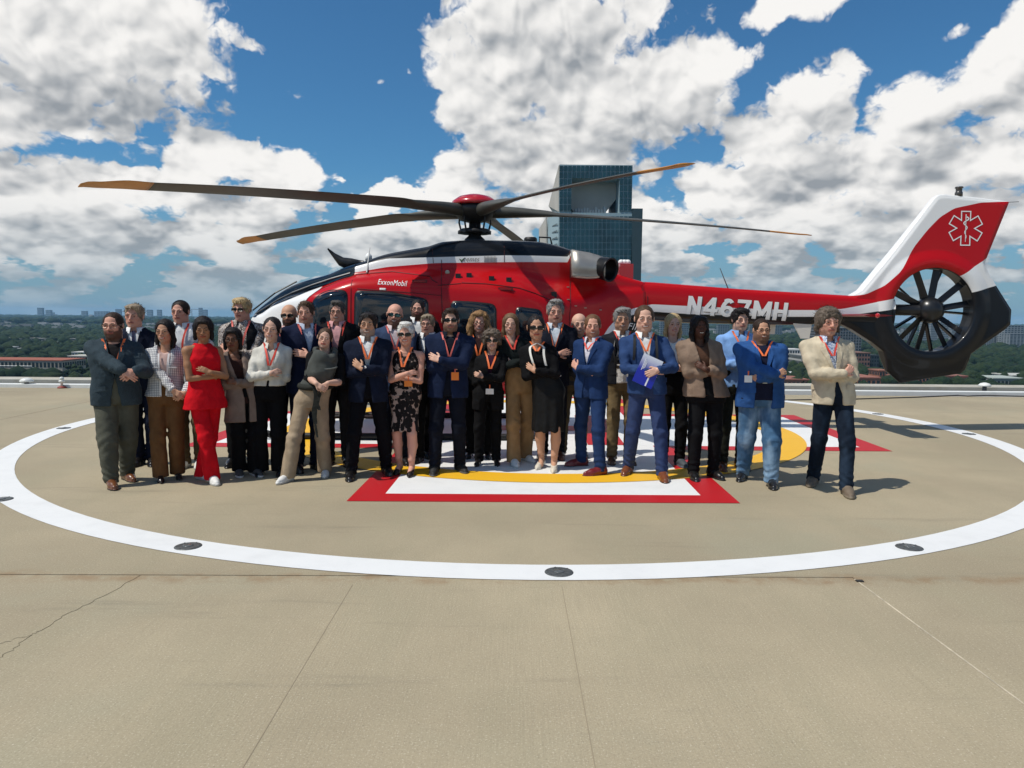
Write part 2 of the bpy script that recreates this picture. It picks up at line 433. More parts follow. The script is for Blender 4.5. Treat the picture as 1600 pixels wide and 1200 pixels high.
def helideck():
    conc = concrete_mat()
    dark = mat('joint_filler', (0.11, 0.08, 0.052), 0.95)
    d = mesh_obj('helipad_deck', *(lambda b: (b.v, b.f))(MB().box((0, 6.5, -0.30), (64, 22, 0.52))), dark)
    tag(d, 'joint base and body of the beige concrete roof deck', kind='structure')
    random.seed(4)
    def slab(poly):
        o = MB().prism(poly, -0.036, 0.0).build('concrete_slab', conc, d)
        return o
    yj, xj, g2 = 4.78, 2.36, 0.006
    # crack through the left front bay: from the joint to the frame's left edge, with one fork
    cr = [ground(212, 905)[:2], ground(160, 932)[:2], ground(130, 947)[:2], ground(98, 962)[:2], ground(66, 984)[:2], ground(50, 992)[:2]]
    fa = [ground(28, 997)[:2], ground(0, 1006)[:2], (-4.3, 3.55), (-9.0, 3.2)]
    fb = [ground(24, 1012)[:2], ground(0, 1028)[:2], (-2.9, 2.9), (-3.3, 1.6), (-3.2, -4.0)]
    def jag(pts, n=5, a=0.012):
        out = []
        for p, q in zip(pts[:-1], pts[1:]):
            for k in range(n):
                t = k / n; out.append((p[0] + (q[0] - p[0]) * t + random.uniform(-a, a), p[1] + (q[1] - p[1]) * t + random.uniform(-a, a)))
        return out + [tuple(pts[-1])]
    c0 = jag([(cr[0][0], gp(cr[0][0], yj - g2)[1])] + list(cr[1:])); ca = jag([cr[-1]] + fa); cb = jag([cr[-1]] + fb)
    sh = lambda pts, dx, dy: [(p[0] + dx, p[1] + dy) for p in pts]
    e = 0.0026
    top = lambda u: gp(u, yj - g2)
    # left of the crack, between the forks, right of the crack
    slab(sh(c0 + ca[1:], -e, e)[::-1] + [(c0[0][0] - e, top(c0[0][0])[1])] + [top(-9.0)])
    slab(sh(ca, 0, -e) + [(-9.0, -4.0)] + sh(cb, -e, 0)[::-1])
    slab(sh(c0 + cb[1:], e, -e) + [(xj - g2 + 0.07, -4.0), gp(xj - g2, yj - g2)] + [(c0[0][0] + e, top(c0[0][0])[1])])
    # the big pour under the markings, wrapping round the front bay on the right
    xl = -7.93
    slab([gp(xl + g2, yj + g2), gp(xj + g2, yj + g2), (xj + g2 + 0.07, -4.0), (31.5, -4.0), (31.5, 17.0), gp(xl + g2, 17.05)])
    slab([(-9.0 - g2, -4.0), (-9.0 - g2, 4.62), gp(xl - g2, yj + g2), gp(xl - g2, 17.05), (-31.5, 16.6), (-31.5, -4.0)])
    xq = gp(xj, yj)[0]; MB().prism([(xq - .0042, yj + .01), (xq + .0042, yj + .01), (xj + .0742, -4.0), (xj + .0658, -4.0)], -.03, .0015).build('sealant_strip', mat('pale_sealant', (.52, .45, .33), .8, vary=.3, vscale=9), d)
    MB().box((xq + .012, yj - .035, .002), (.045, .03, .012)).build('sealant_lump', mat('black_sealant', (.03, .028, .025), .7), d)
    # saw cuts filled proud in the front bay
    cut = mat('saw_cut', (0.28, 0.23, 0.155), 0.95)
    for u in (-1.0, 0.33):
        a = [(u + 0.0 * t, 4.6 - t * 0.45) for t in range(12)]
        MB().prism([(p[0] - 0.0018, p[1]) for p in a] + [(p[0] + 0.0018, p[1]) for p in a[::-1]], -0.002, 0.0012).build('saw_cut', cut, d)
    return d
DECK = helideck()

# ------------------------------------------------------------------ painted markings
RC, RR = (0.15, 11.67), 6.815
CC = (0.23, 11.38)
def markings():
    white, red, yel = paint_mat('white_paint', (0.76, 0.76, 0.745), 0.35), paint_mat('red_paint', (0.46, 0.004, 0.009), 0.22), paint_mat('yellow_paint', (0.80, 0.44, 0.015), 0.2)
    def ringm(c, r0, r1, z, n=160):
        v, f = [], []
        for k in range(n):
            t = 2 * math.pi * k / n
            for r in (r0, r1):
                v.append((c[0] + r * math.cos(t), c[1] + r * math.sin(t), z))
        for k in range(n):
            j = (k + 1) % n; f.append((2 * k, 2 * k + 1, 2 * j + 1, 2 * j))
        return v, f
    tag(mesh_obj('painted_ring', *ringm(RC, 6.665, 6.965, 0.004), white), 'wide white circle painted round the landing pad', kind='structure')
    H, a, b = 4.62, 1.82, 0.30
    def cross(h, w):
        return [(-w, -h), (w, -h), (w, -w), (h, -w), (h, w), (w, w), (w, h), (-w, h), (-w, w), (-h, w), (-h, -w), (-w, -w)]
    P = lambda q: (.41 + q[0] + .022 * q[1], CC[1] + q[1] + .0175 * q[0])   # the painter's lines are not quite square
    o, i = [P(q) for q in cross(H, a)], [P(q) for q in cross(H - b, a - b)]
    v = [(p[0], p[1], 0.004) for p in o + i]; n = 12
    tag(mesh_obj('painted_cross_border', v, [(k, (k + 1) % n, n + (k + 1) % n, n + k) for k in range(n)], red), 'red border painted round the white landing cross', kind='structure')
    w, h = a - b, H - b
    q = [P(p) + (0.004,) for p in [(-w, -h), (w, -h), (w, -w), (-w, -w), (h, -w), (h, w), (w, w), (w, h), (-w, h), (-w, w), (-h, w), (-h, -w)]]
    tag(mesh_obj('painted_cross', q, [(0, 1, 2, 3), (3, 2, 6, 9), (2, 4, 5, 6), (9, 6, 7, 8), (11, 3, 9, 10)], white), 'white cross painted under the helicopter', kind='structure')
    tag(mesh_obj('painted_yellow_ring', *ringm((.42, CC[1] + .04), 3.42, 3.86, 0.008), yel), 'yellow circle painted across the arms of the cross', kind='structure')
    hb = []
    for (x0, y0, x1, y1) in ((-1.15, -1.5, -0.65, 1.5), (0.65, -1.5, 1.15, 1.5), (-0.648, -0.25, 0.648, 0.25)):
        hb.append([P((x0, y0)), P((x1, y0)), P((x1, y1)), P((x0, y1))])
    v = [(p[0], p[1], 0.008) for s in hb for p in s]
    tag(mesh_obj('painted_letter', v, [(4 * k, 4 * k + 1, 4 * k + 2, 4 * k + 3) for k in range(3)], red), 'red letter H painted at the middle of the cross', kind='structure')
markings()

def inset_lights():
    cast, lens, bolt = mat('cast_iron', (0.13, 0.135, 0.13), 0.5, 0.5, vary=.3, vscale=40), mat('lens_glass', (0.10, 0.105, 0.10), 0.2, 0.0, coat=.6), mat('bolt_steel', (0.16, 0.16, 0.155), 0.45, 0.7)
    fr = MB().lathe([(0.128, 0.0), (0.122, 0.012), (0.095, 0.017), (0.08, 0.016), (0.06, 0.017)], n=28)
    le = MB().lathe([(0.050, 0.016), (0.046, 0.024), (0.025, 0.030), (0.004, 0.031)], n=20)
    bo = []
    for k in range(6):
        t = math.pi / 3 * k; bo.append(MB().lathe([(0.009, 0.014), (0.009, 0.020), (0.003, 0.021)], (0.105 * math.cos(t), 0.105 * math.sin(t), 0), 8))
    fm = lm = None; bm = None
    spots = [((290, 856), 'inset light at the front left of the ring, nearest the cracked slab'), ((873, 893), 'round inset light nearest the camera, in front of the red bordered cross'),
             ((1433, 860), 'front right light set in the white ring above the diagonal slab joint'), ((2, 781), 'inset light cut by the left edge of the frame, on the white ring'),
             ((94, 669.5), 'inset light on the far left curve of the ring, left of the slate blazer'), ((1364, 647.5), 'small inset light far right, just right of the beige blazer, on the white ring'),
             ((1540, 679), 'inset light at the right of the ring, next to the tail shadow')]
    first = None
    for (p, lab) in spots:
        c = ground(*p)
        rad = math.hypot(c[0] - RC[0], c[1] - RC[1]); k = RR / rad if p[0] > 10 else 1
        c = (RC[0] + (c[0] - RC[0]) * k, RC[1] + (c[1] - RC[1]) * k)
        e = empty('inset_light', (c[0], c[1], 0.0), random.uniform(0, 6)); e.scale = (.78, .78, .6); tag(e, lab, 'light', 'lights set into the white ring')
        if first is None:
            parts = [fr.build('frame', cast, e, True), le.build('lens', lens, e, True)] + [b.build('bolt', bolt, e) for b in bo]; first = parts
        else:
            for q in first:
                c2 = q.copy(); c2.parent = e; COL.objects.link(c2)
inset_lights()

# ------------------------------------------------------------------ deck edge
def deck_edge():
    y0 = 17.06
    def row(name, pts, m, label):
        v, f = [], []
        for u in (-31.0, 31.0):
            for (yy, z) in pts:
                p = gp(u, yy); v.append((p[0], p[1], z))
        n = len(pts)
        for k in range(n):
            f.append((k, (k + 1) % n, n + (k + 1) % n, n + k))
        f += [tuple(range(n))[::-1], tuple(range(n, 2 * n))]
        return v, f
    white = paint_mat('white_kerb_paint', (0.72, 0.73, 0.70), 0.5)
    v, f = row('', [(y0, -.05), (y0, .075), (y0 + .30, .075), (y0 + .30, -.05)], None, '')
    o = mesh_obj('deck_kerb', v, f, white); tag(o, 'low white painted kerb along the far edge of the deck', kind='structure')
    steel = mat('galvanised_steel', (0.155, 0.165, 0.165), 0.55, 0.3, vary=.3, vscale=2.0, bump=.2, bscale=6)
    e = empty('safety_shelf', gp(0, y0 + .3) + (0,), GY)
    tag(e, 'dark grey slatted safety shelf beyond the white kerb', 'safety shelf')
    for k in range(6):
        yy = 0.06 + k * 0.235
        MB().box((0, yy + 0.10, -0.03 - 0.008 * k), (62, 0.20, 0.03)).build('slat', steel, e)
    for k in range(20):
        MB().box((-30 + k * 3.1, 0.75, -0.085), (0.06, 1.45, 0.05)).build('bracket', steel, e)
    MB().box((0, 0.02, 0.045), (62, 0.03, 0.05)).build('rail', mat('pale_rail', (0.42, 0.45, 0.45), 0.5), e)
    cop = concrete_mat('coping_concrete', (0.50, 0.48, 0.42), False)
    v, f = row('', [(y0 + 1.78, -.6), (y0 + 1.78, .03), (y0 + 2.55, .03), (y0 + 2.55, -.6)], None, '')
    o = mesh_obj('roof_coping', v, f, cop); tag(o, 'pale concrete coping at the edge of the roof', kind='structure')
    v, f = row('', [(y0 + .30, -.56), (y0 + .30, -.12), (y0 + 1.78, -.12), (y0 + 1.78, -.56)], None, '')
    o = mesh_obj('gutter', v, f, mat('gutter_grey', (0.12, 0.125, 0.12), 0.8)); tag(o, 'dark gutter under the safety shelf', kind='structure')
    # hospital block carrying the deck
    bl = MB().box((0, 6.6, -23.2), (66, 25.4, 45)).build('hospital_roof_block', mat('block_wall', (0.42, 0.36, 0.30), 0.8))
    tag(bl, 'hospital block carrying the helipad deck', kind='structure')
    # perimeter lamps
    wl, rd = mat('white_lamp_body', (0.72, 0.72, 0.68), 0.35), mat('rust_red_base', (0.26, 0.05, 0.035), 0.6)
    def lampat(px, py):
        c = ground(px, py); return (c[0], c[1], 0)
    e = empty('perimeter_lamp', lampat(97, 606.5)); e.scale = (.8, .8, .85); tag(e, 'tall white perimeter lamp on a red base at the left deck edge', 'lamp', 'lamps along the deck edge')
    MB().lathe([(0.12, 0), (0.12, 0.025), (0.09, 0.045), (0.05, 0.06)], n=16).build('base', rd, e, True)
    MB().lathe([(0.035, 0.06), (0.035, 0.14), (0.075, 0.16), (0.085, 0.20), (0.05, 0.215)], n=16).build('body', wl, e, True)
    MB().lathe([(0.05, 0.215), (0.062, 0.25), (0.055, 0.285), (0.02, 0.305)], n=16).build('lens', mat('milky_lens', (0.62, 0.64, 0.6), 0.2, coat=.5), e, True)
    for px, py, lab in ((42, 604.5, 'low white domed lamp at the far left of the deck edge'), (1538, 611, 'low white domed lamp on the deck edge under the tail')):
        e = empty('perimeter_lamp', lampat(px, py)); e.location.z = 0.0; tag(e, lab, 'lamp', 'lamps along the deck edge')
        MB().lathe([(0.05, 0), (0.05, 0.10), (0.03, 0.12)], n=12).build('stem', mat('dark_stem', (0.1, 0.1, 0.1), .6), e, True)
        MB().lathe([(0.14, 0.12), (0.15, 0.14), (0.10, 0.19), (0.03, 0.21)], n=16).build('dome', wl, e, True)
    pts = [ground(*p) + np.array([0, 0, .012]) for p in ((1180, 627), (1250, 625.5), (1330, 624.5), (1430, 621.5), (1497, 618.5), (1512, 619.6), (1540, 618.6), (1600, 620), (1700, 621))]
    o = MB().tube(pts, 0.014, 6).build('cable', mat('black_rubber', (0.03, 0.028, 0.026), .7)); tag(o, 'thin dark cable lying along the far right side of the deck', 'cable')
deck_edge()
# ------------------------------------------------------------------ helicopter
def helicopter():
    M0 = np.array([-0.58, 11.32, 0.0]); YAW = R_(1.6)
    cx, sx = math.cos(YAW), math.sin(YAW)
    def HL(px, py, yl=0.0):
        """pixel -> (x, z) on the helicopter's own plane y = yl"""
        d = ray(px, py); o = np.array([0, 0, CAMH]) - M0
        dl = np.array([d[0] * cx + d[1] * sx, -d[0] * sx + d[1] * cx, d[2]])
        ol = np.array([o[0] * cx + o[1] * sx, -o[0] * sx + o[1] * cx, o[2]])
        t = (yl - ol[1]) / dl[1]; q = ol + dl * t
        return q[0], q[2]
    root = empty('helicopter', tuple(M0), YAW)
    tag(root, 'red, white and black five-bladed rescue helicopter parked behind the group of people', 'helicopter')

    # ---- hull sections: half width as a function of height, station by station
    def curve(pts, yl=0.0):
        q = [HL(x, y, yl) for x, y in pts]
        xs = np.array([a for a, _ in q]); zs = np.array([b for _, b in q]); o = np.argsort(xs)
        return xs[o], zs[o]
    topx, topz = curve([(386, 500), (391, 491), (400, 482.5), (420, 468.5), (440, 455.5), (458, 446), (481, 438), (515, 429), (542, 418), (567, 410), (605, 397), (640, 390),
                        (668, 385), (695, 377), (742, 374.5), (800, 375), (838, 376), (858, 379), (894, 389), (930, 408), (965, 426), (1010, 440)], -0.25)
    X0, X1 = topx[0] - 0.02, topx[-1]
    def ztop(x): return pchip(topx, topz, x)
    bq = [HL(a, b, -.2) for a, b in ((930, 606), (958, 575), (985, 536), (1003, 511), (1010, 501))]
    botx = [X0, X0 + .15, X0 + .5, -2.4, -1.6, 0.6, 1.1] + [q[0] for q in bq]; botx[-1] = X1
    botz = [1.60, 1.25, 0.85, 0.60, 0.56, 0.56, 0.60] + [q[1] for q in bq]
    def zbot(x): return pchip(botx, botz, x)
    wx = [X0, X0 + .12, X0 + .45, X0 + .9, -2.2, -1.4, 0.3, 0.9, 1.5, 2.0, X1]
    wy = [0.06, 0.24, 0.48, 0.68, 0.82, 0.87, 0.87, 0.80, 0.56, 0.31, 0.23]
    def width(x): return pchip(wx, wy, x)
    # shoulder height (where the cabin side starts to lean in) and cowling width
    shx, shz = curve([(391, 492), (440, 462), (500, 447), (560, 437), (640, 437), (721, 442), (811, 450), (862, 466), (930, 462), (1010, 452)], -0.80)
    def zsh(x): return pchip(shx, shz, x)
    cwx = [X0, -2.9, -2.3, -1.6, -0.8, 0.6, 1.2, 1.6, X1]
    cwy = [0.03, 0.30, 0.46, 0.56, 0.58, 0.56, 0.42, 0.28, 0.18]
    def wcow(x): return pchip(cwx, cwy, x)
    NS = 72
    TT = np.linspace(0, 1, NS)
    def section(x):
        zb, zt, w, zs, wc = zbot(x), ztop(x), width(x), zsh(x), min(wcow(x), width(x) * .86)
        zs = min(zs, zb + (zt - zb) * 0.86); zs = max(zs, zb + (zt - zb) * 0.45)
        h = zs - zb
        zc = zs + (zt - zs) * 0.34
        y = [0, w * .62, w * .88, w * .985, w, w * .965, wc + (w - wc) * .42, wc, wc * .985, wc * .80, wc * .4, 0]
        z = [zb, zb + h * .015, zb + h * .10, zb + h * .32, zb + h * .62, zs - h * .06, zs + (zc - zs) * .45, zc, zc + (zt - zc) * .52, zt - (zt - zc) * .10, zt - (zt - zc) * .012, zt]
        s = np.concatenate([[0], np.cumsum(np.hypot(np.diff(y), np.diff(z)))]); s /= s[-1]
        u = np.linspace(0, 1, NS)
        yy, zz = pchip(s, y, u), pchip(s, z, u)
        for _ in range(2):                                             # relax the corners a little
            yy[1:-1] = .25 * yy[:-2] + .5 * yy[1:-1] + .25 * yy[2:]; zz[1:-1] = .25 * zz[:-2] + .5 * zz[1:-1] + .25 * zz[2:]
        return yy, zz
    _sec = {}
    def sec(x):
        k = round(float(x), 4)
        if k not in _sec: _sec[k] = section(k)
        return _sec[k]
    def yside(x, z):
        yy, zz = sec(x)
        return float(np.interp(z, zz, yy))
    def surf_pt(x, z, off=0.0, side=-1):
        """point on the hull at (x, z), pushed out along its normal"""
        y = yside(x, z); e = .02
        dz = (yside(x, z + e) - yside(x, z - e)) / (2 * e); dx = (yside(x + e, z) - yside(x - e, z)) / (2 * e)
        n = np.array([-dx, 1, -dz]); n /= np.linalg.norm(n)
        p = np.array([x, y, z]) + n * off
        return (p[0], side * p[1], p[2])

    # ---- livery: paint zones bounded by curves of height along the hull
    def boundary(g, x, pts, below=-9.0):
        """height of a painted line at x, from pixel points on the near side"""
        n = g.node('ShaderNodeFloatCurve'); c = n.mapping.curves[0]
        q = sorted(pts)
        XA, XB = -4.5, 8.5
        norm = [((a - XA) / (XB - XA), b / 5.0 + 0.2) for a, b in q]
        while len(c.points) < len(norm): c.points.new(0.5, 0.5)
        for p, (a, b) in zip(c.points, norm):
            p.location = (a, b); p.handle_type = 'VECTOR'
        n.mapping.update()
        g.put(n.inputs['Value'], g.math('DIVIDE', g.math('SUBTRACT', x, XA), XB - XA))
        return g.math('MULTIPLY', g.math('SUBTRACT', n.outputs[0], 0.2), 5.0)
    RED, WHITE, BLACK = (0.46, 0.004, 0.007), (0.80, 0.80, 0.79), (0.006, 0.008, 0.012)
    def finish(g, col, rough=0.3):
        b = g.n['Principled BSDF']
        g.put(b.inputs['Base Color'], col)
        b.inputs['Roughness'].default_value = rough; b.inputs['Coat Weight'].default_value = 0.22; b.inputs['Coat Roughness'].default_value = 0.06
        b.inputs['Specular IOR Level'].default_value = 0.2
        v = g.obj()
        g.put(b.inputs['Normal'], g.bump(g.noise(v, 1.8, 2, 0.5), 0.06, 0.05))
    def above(g, z, line):
        return g.ramp(g.math('SUBTRACT', z, line), -0.003, 0.003, 0, 1, False)
    N = lambda pts, yl: [HL(a, b, yl) for a, b in pts]
    lm = bpy.data.materials.new('hull_livery'); lm.use_nodes = True; g = NT(lm.node_tree)
    x, y, z = g.sep(g.obj())
    blackline = N([(500, 440), (514, 430), (560, 414.5), (605, 404), (679, 402), (788, 399), (893, 399), (900, 380)], -.56) + [(8.0, 3.9), (-4.4, 3.9)]
    whiteline = N([(500, 441), (514, 431), (560, 424.6), (605, 417), (679, 411), (788, 409.5), (893, 408), (899, 380)], -.58) + [(8.0, 3.9), (-4.4, 3.9)]
    lowwhite = N([(930, 540), (948, 512), (962, 497), (984, 483), (1017, 475.5), (1079, 478.5), (1140, 481), (1231, 484.5), (1278, 484.5), (1318, 482.5), (1345, 477.5), (1372, 472), (1398, 466.5)], -.16) + [(-4.4, -.9), (1.35, -.9), (8.4, 2.05)]
    lowblack = N([(944, 545), (955, 522), (966, 506), (979, 494), (1000, 489), (1019, 487), (1072, 490.5), (1150, 493), (1233, 495), (1300, 495), (1325, 493), (1345, 490.5), (1372, 486.5), (1398, 483)], -.16) + [(-4.4, -.95), (1.4, -.95), (8.4, 1.9)]
    col = g.mix(above(g, z, boundary(g, x, lowblack)), BLACK, WHITE)
    col = g.mix(above(g, z, boundary(g, x, lowwhite)), col, RED)
    top1 = boundary(g, x, whiteline)
    col = g.mix(above(g, z, top1), col, WHITE)
    col = g.mix(above(g, z, boundary(g, x, blackline)), col, BLACK)
    # the nose in front of the door pillar is white
    nx, nz = zip(*N([(497, 452), (481, 464), (472, 476), (464, 500), (462, 540)], -.75))
    nb = boundary(g, g.math('MULTIPLY', z, -1.0), [(-b, a) for a, b in zip(nx, nz)] + [(-4.0, nx[0] + .3), (.0, nx[-1])])
    nose = g.ramp(g.math('SUBTRACT', nb, x), -0.004, 0.004, 0, 1, False)
    col = g.mix(nose, col, WHITE)
    finish(g, col)

    # ---- fuselage
    xs = np.unique(np.concatenate([np.linspace(X0, X0 + .6, 22), np.linspace(X0 + .6, X1, 110)]))
    V, F = [], []
    ring_n = 2 * NS - 2
    for xx in xs:
        yy, zz = sec(xx)
        for k in range(NS): V.append((xx, -yy[k], zz[k]))
        for k in range(NS - 2, 0, -1): V.append((xx, yy[k], zz[k]))
    for i in range(len(xs) - 1):
        for k in range(ring_n):
            a, b = i * ring_n + k, i * ring_n + (k + 1) % ring_n
            F.append((a, a + ring_n, b + ring_n, b))
    F.append(tuple(range(ring_n))); F.append(tuple((len(xs) - 1) * ring_n + k for k in reversed(range(ring_n))))
    mesh_obj('fuselage', V, F, lm, root, True)

    glass = mat('tinted_glass', (0.004, 0.007, 0.012), 0.04, 0, 0.5, coat=0.25)
    black = mat('black_trim', (0.008, 0.008, 0.009), 0.35)
    def patch(name, poly_px, yl, off, m, parent=root, rings=5, round_=0.05, edge=None, side=-1):
        """a panel following the hull, outlined by pixels"""
        q = [np.array(HL(a, b, yl)) for a, b in poly_px]
        # round the corners
        out = []
        n = len(q)
        for i in range(n):
            p0, p1, p2 = q[i - 1], q[i], q[(i + 1) % n]
            r1 = min(round_, np.linalg.norm(p0 - p1) * .45); r2 = min(round_, np.linalg.norm(p2 - p1) * .45)
            a = p1 + (p0 - p1) / (np.linalg.norm(p0 - p1) + 1e-9) * r1; b = p1 + (p2 - p1) / (np.linalg.norm(p2 - p1) + 1e-9) * r2
            for t in np.linspace(0, 1, 5): out.append((1 - t) ** 2 * a + 2 * t * (1 - t) * p1 + t * t * b)
        # densify
        dense = []
        for i in range(len(out)):
            a, b = out[i], out[(i + 1) % len(out)]; k = max(1, int(np.linalg.norm(b - a) / .05))
            for t in range(k): dense.append(a + (b - a) * t / k)
        c = np.mean(dense, 0); V, F = [], []; L = len(dense)
        for rI in range(rings):
            s = 1 - rI / rings
            for p in dense:
                w = c + (p - c) * s; V.append(surf_pt(w[0], w[1], off, side))
        V.append(surf_pt(c[0], c[1], off, side))
        rim = []
        for p in dense: V.append(surf_pt(p[0], p[1], -0.006, side))
        base = rings * L + 1
        for rI in range(rings - 1):
            for k in range(L): F.append((rI * L + k, rI * L + (k + 1) % L, (rI + 1) * L + (k + 1) % L, (rI + 1) * L + k))
        for k in range(L): F.append(((rings - 1) * L + k, (rings - 1) * L + (k + 1) % L, rings * L))
        for k in range(L): F.append((base + k, base + (k + 1) % L, (k + 1) % L, k))
        if side > 0: F = [f[::-1] for f in F]
        return mesh_obj(name, V, F, m, parent, True)
    def grow(poly, d):
        c = np.mean(np.array(poly, float), 0); return [tuple(np.array(p) + (np.array(p) - c) / np.linalg.norm(np.array(p) - c) * d) for p in poly]
    wins = [[(487, 473), (499, 461), (514, 455), (541, 455.5), (541, 545), (486, 545)],
            [(556, 455), (612, 459), (667, 468.5), (668, 548), (555, 548)],
            [(706, 471.5), (740, 474), (773, 477), (775, 548), (706, 548)],
            [(807, 481), (846, 486), (849, 545), (806, 545)]]
    for k, wpx in enumerate(wins):
        fr = patch('window_frame', grow(wpx, 3), -.86, 0.004, black, round_=.09)
        patch('window_pane', wpx, -.86, 0.009, glass, fr, round_=.08)
        patch('window_frame', grow(wpx, 3), -.86, 0.004, black, round_=.09, side=1)
    # windscreen: the glass band over the nose, wrapped from side to side
    lowx, lowz = curve([(389, 496), (393, 492.5), (420, 479), (456, 466), (488, 453), (520, 441), (551, 431), (556, 425)], -.55)
    xs2 = np.linspace(X0 + .03, lowx[-1] - .02, 40); V, F = [], []; nn = 36
    for xx in xs2:
        yy, zz = sec(xx); zl = float(np.interp(xx, lowx, lowz)); zl = min(zl, zz[-1] - .004)
        t0 = float(np.interp(zl, zz, np.arange(NS)))
        tt = np.linspace(t0, NS - 1, nn); ya, za = np.interp(tt, np.arange(NS), yy), np.interp(tt, np.arange(NS), zz)
        gy, gz = np.gradient(ya), np.gradient(za); L = np.hypot(gy, gz) + 1e-9
        oy, oz = gz / L * .008, -gy / L * .008; oy[-1] = 0; oz = np.abs(oz)
        row = [(xx, -(ya[k] + oy[k]), za[k] + oz[k]) for k in range(nn)] + [(xx, ya[k] + oy[k], za[k] + oz[k]) for k in range(nn - 2, -1, -1)]
        V += row
    W = 2 * nn - 1
    for i in range(len(xs2) - 1):
        for k in range(W - 1): F.append((i * W + k, (i + 1) * W + k, (i + 1) * W + k + 1, i * W + k + 1))
    mesh_obj('windscreen', V, F, glass, root, True)
    # windscreen posts, wiper
    grey = mat('grey_frame', (0.09, 0.095, 0.10), 0.4)
    b = MB()
    b.tube([surf_pt(*HL(px, py, -.45), .012) for px, py in ((392, 490.5), (410, 480), (432, 469), (456, 458), (488, 446), (520, 436), (550, 428))], 0.014, 6)
    b.build('windscreen_post', grey, root)
    b = MB(); b.tube([(HL(395, 487, -.1)[0], -.1, HL(395, 487, -.1)[1] + .02), (HL(430, 463, -.1)[0], -.1, HL(430, 463, -.1)[1] + .05), (HL(464, 444, -.05)[0], -.05, HL(464, 444, -.05)[1] + .04)], .012, 6)
    b.build('wiper', black, root)
    # door seams, rails, handles
    seam = mat('panel_gap', (0.06, 0.002, 0.003), 0.6)
    def line(pts_px, yl, r, m, name, off=0.002):
        q = [HL(a, b, yl) for a, b in pts_px]; P = []
        for a, b in zip(q[:-1], q[1:]):
            k = max(2, int(math.hypot(a[0] - b[0], a[1] - b[1]) / .06))
            for t in range(k): P.append(surf_pt(a[0] + (b[0] - a[0]) * t / k, a[1] + (b[1] - a[1]) * t / k, off))
        P.append(surf_pt(*q[-1], off)); MB().tube(P, r, 6).build(name, m, root)
    line([(553, 427), (497, 451), (478, 467), (468, 490), (466, 540)], -.8, .005, seam, 'door_seam')
    line([(548, 437), (548, 548)], -.86, .005, seam, 'door_seam')
    line([(553, 428), (612, 424), (672, 432), (676, 438), (684, 442)], -.72, .007, seam, 'door_seam')
    line([(688, 404), (694, 548)], -.8, .005, seam, 'door_seam')
    line([(684, 446), (720, 443)], -.8, .006, seam, 'door_seam')
    line([(721, 442), (760, 443.5), (811, 450), (836, 458), (860, 468)], -.8, .007, seam, 'door_rail')
    line([(858, 470), (870, 540)], -.8, .005, seam, 'door_seam')
    line([(558, 451), (640, 457), (690, 462)], -.86, .004, seam, 'slide_rail')
    line([(675, 388), (677, 411)], -.6, .004, seam, 'cowling_seam'); line([(788, 377), (788, 409)], -.6, .004, seam, 'cowling_seam')
    line([(893, 390), (893, 440), (888, 520)], -.55, .005, seam, 'cowling_seam')
    for px, py in ((656, 440), (790, 452)):
        p = surf_pt(*HL(px, py, -.78), .006)
        MB().box(p, (.21, .012, .045)).build('door_handle', mat('dark_red_recess', (.16, .003, .004), .4), root)
        MB().box((p[0], p[1] - .012, p[2]), (.16, .014, .018)).build('door_handle', mat('handle_red', (.36, .004, .006), .3), root)
    for px, py in ((716, 433), (733, 432), (768, 437), (795, 439), (866, 461)):
        p = surf_pt(*HL(px, py, -.68), .004)
        MB().box(p, (.075, .03, .09)).build('vent', black, root)
    p = surf_pt(*HL(699, 426, -.66), .006)
    MB().lathe([(.035, 0), (.03, .012), (.01, .014)], (0, 0, 0), 12).build('fuel_cap', mat('cap_metal', (.4, .35, .28), .35, .8), root).matrix_local = Matrix.Translation(p) @ Matrix.Rotation(math.pi / 2, 4, 'X')
    for px, py in ((889, 448), (888, 468), (900, 478), (916, 481), (942, 484)):
        p = surf_pt(*HL(px, py, -.6), .004); MB().box(p, (.035, .02, .012)).build('rivet_plate', mat('cap_metal', (.4, .35, .28), .35, .8), root)

    # ---- lettering (flat print on the hull)
    def text(s, px, py, height_px, m, yl, name, slant=0.0, rot=0.0, width_px=None, off=0.0045, flat=None):
        cu = bpy.data.curves.new(name, 'FONT'); cu.body = s; cu.size = 1.0; cu.align_x = 'LEFT'; cu.shear = slant; cu.resolution_u = 3
        cu.offset = 0.0; cu.space_character = 1.06
        tmp = bpy.data.objects.new(name, cu); COL.objects.link(tmp)
        dg = bpy.context.evaluated_depsgraph_get(); me = bpy.data.meshes.new_from_object(tmp.evaluated_get(dg))
        bpy.data.objects.remove(tmp); 
        import bmesh
        bm = bmesh.new(); bm.from_mesh(me); bmesh.ops.triangulate(bm, faces=bm.faces[:])
        bmesh.ops.subdivide_edges(bm, edges=bm.edges[:], cuts=2, use_grid_fill=True); bmesh.ops.triangulate(bm, faces=bm.faces[:])
        bm.to_mesh(me); bm.free()
        v = np.array([q.co[:2] for q in me.vertices]); f = [tuple(q.vertices) for q in me.polygons]
        v -= v.min(0); s0 = v.max(0)
        x0, z0 = HL(px, py, yl); x1, z1 = HL(px, py - height_px, yl); hh = z1 - z0
        ww = HL(px + width_px, py, yl)[0] - x0 if width_px else hh * s0[0] / s0[1]
        P = []
        for a, b in v:
            u, w = a / s0[0] * ww, b / s0[1] * hh
            xx, zz = x0 + u * math.cos(rot) - w * math.sin(rot), z0 + u * math.sin(rot) + w * math.cos(rot)
            P.append(surf_pt(xx, zz, off) if flat is None else flat(xx, zz))
        return mesh_obj(name, P, f, m, root)
    wp = mat('white_print', (.82, .82, .80), .4)
    text('ExxonMobil', 592, 445, 8.5, wp, -.72, 'lettering', .12, R_(-3.2), 45)
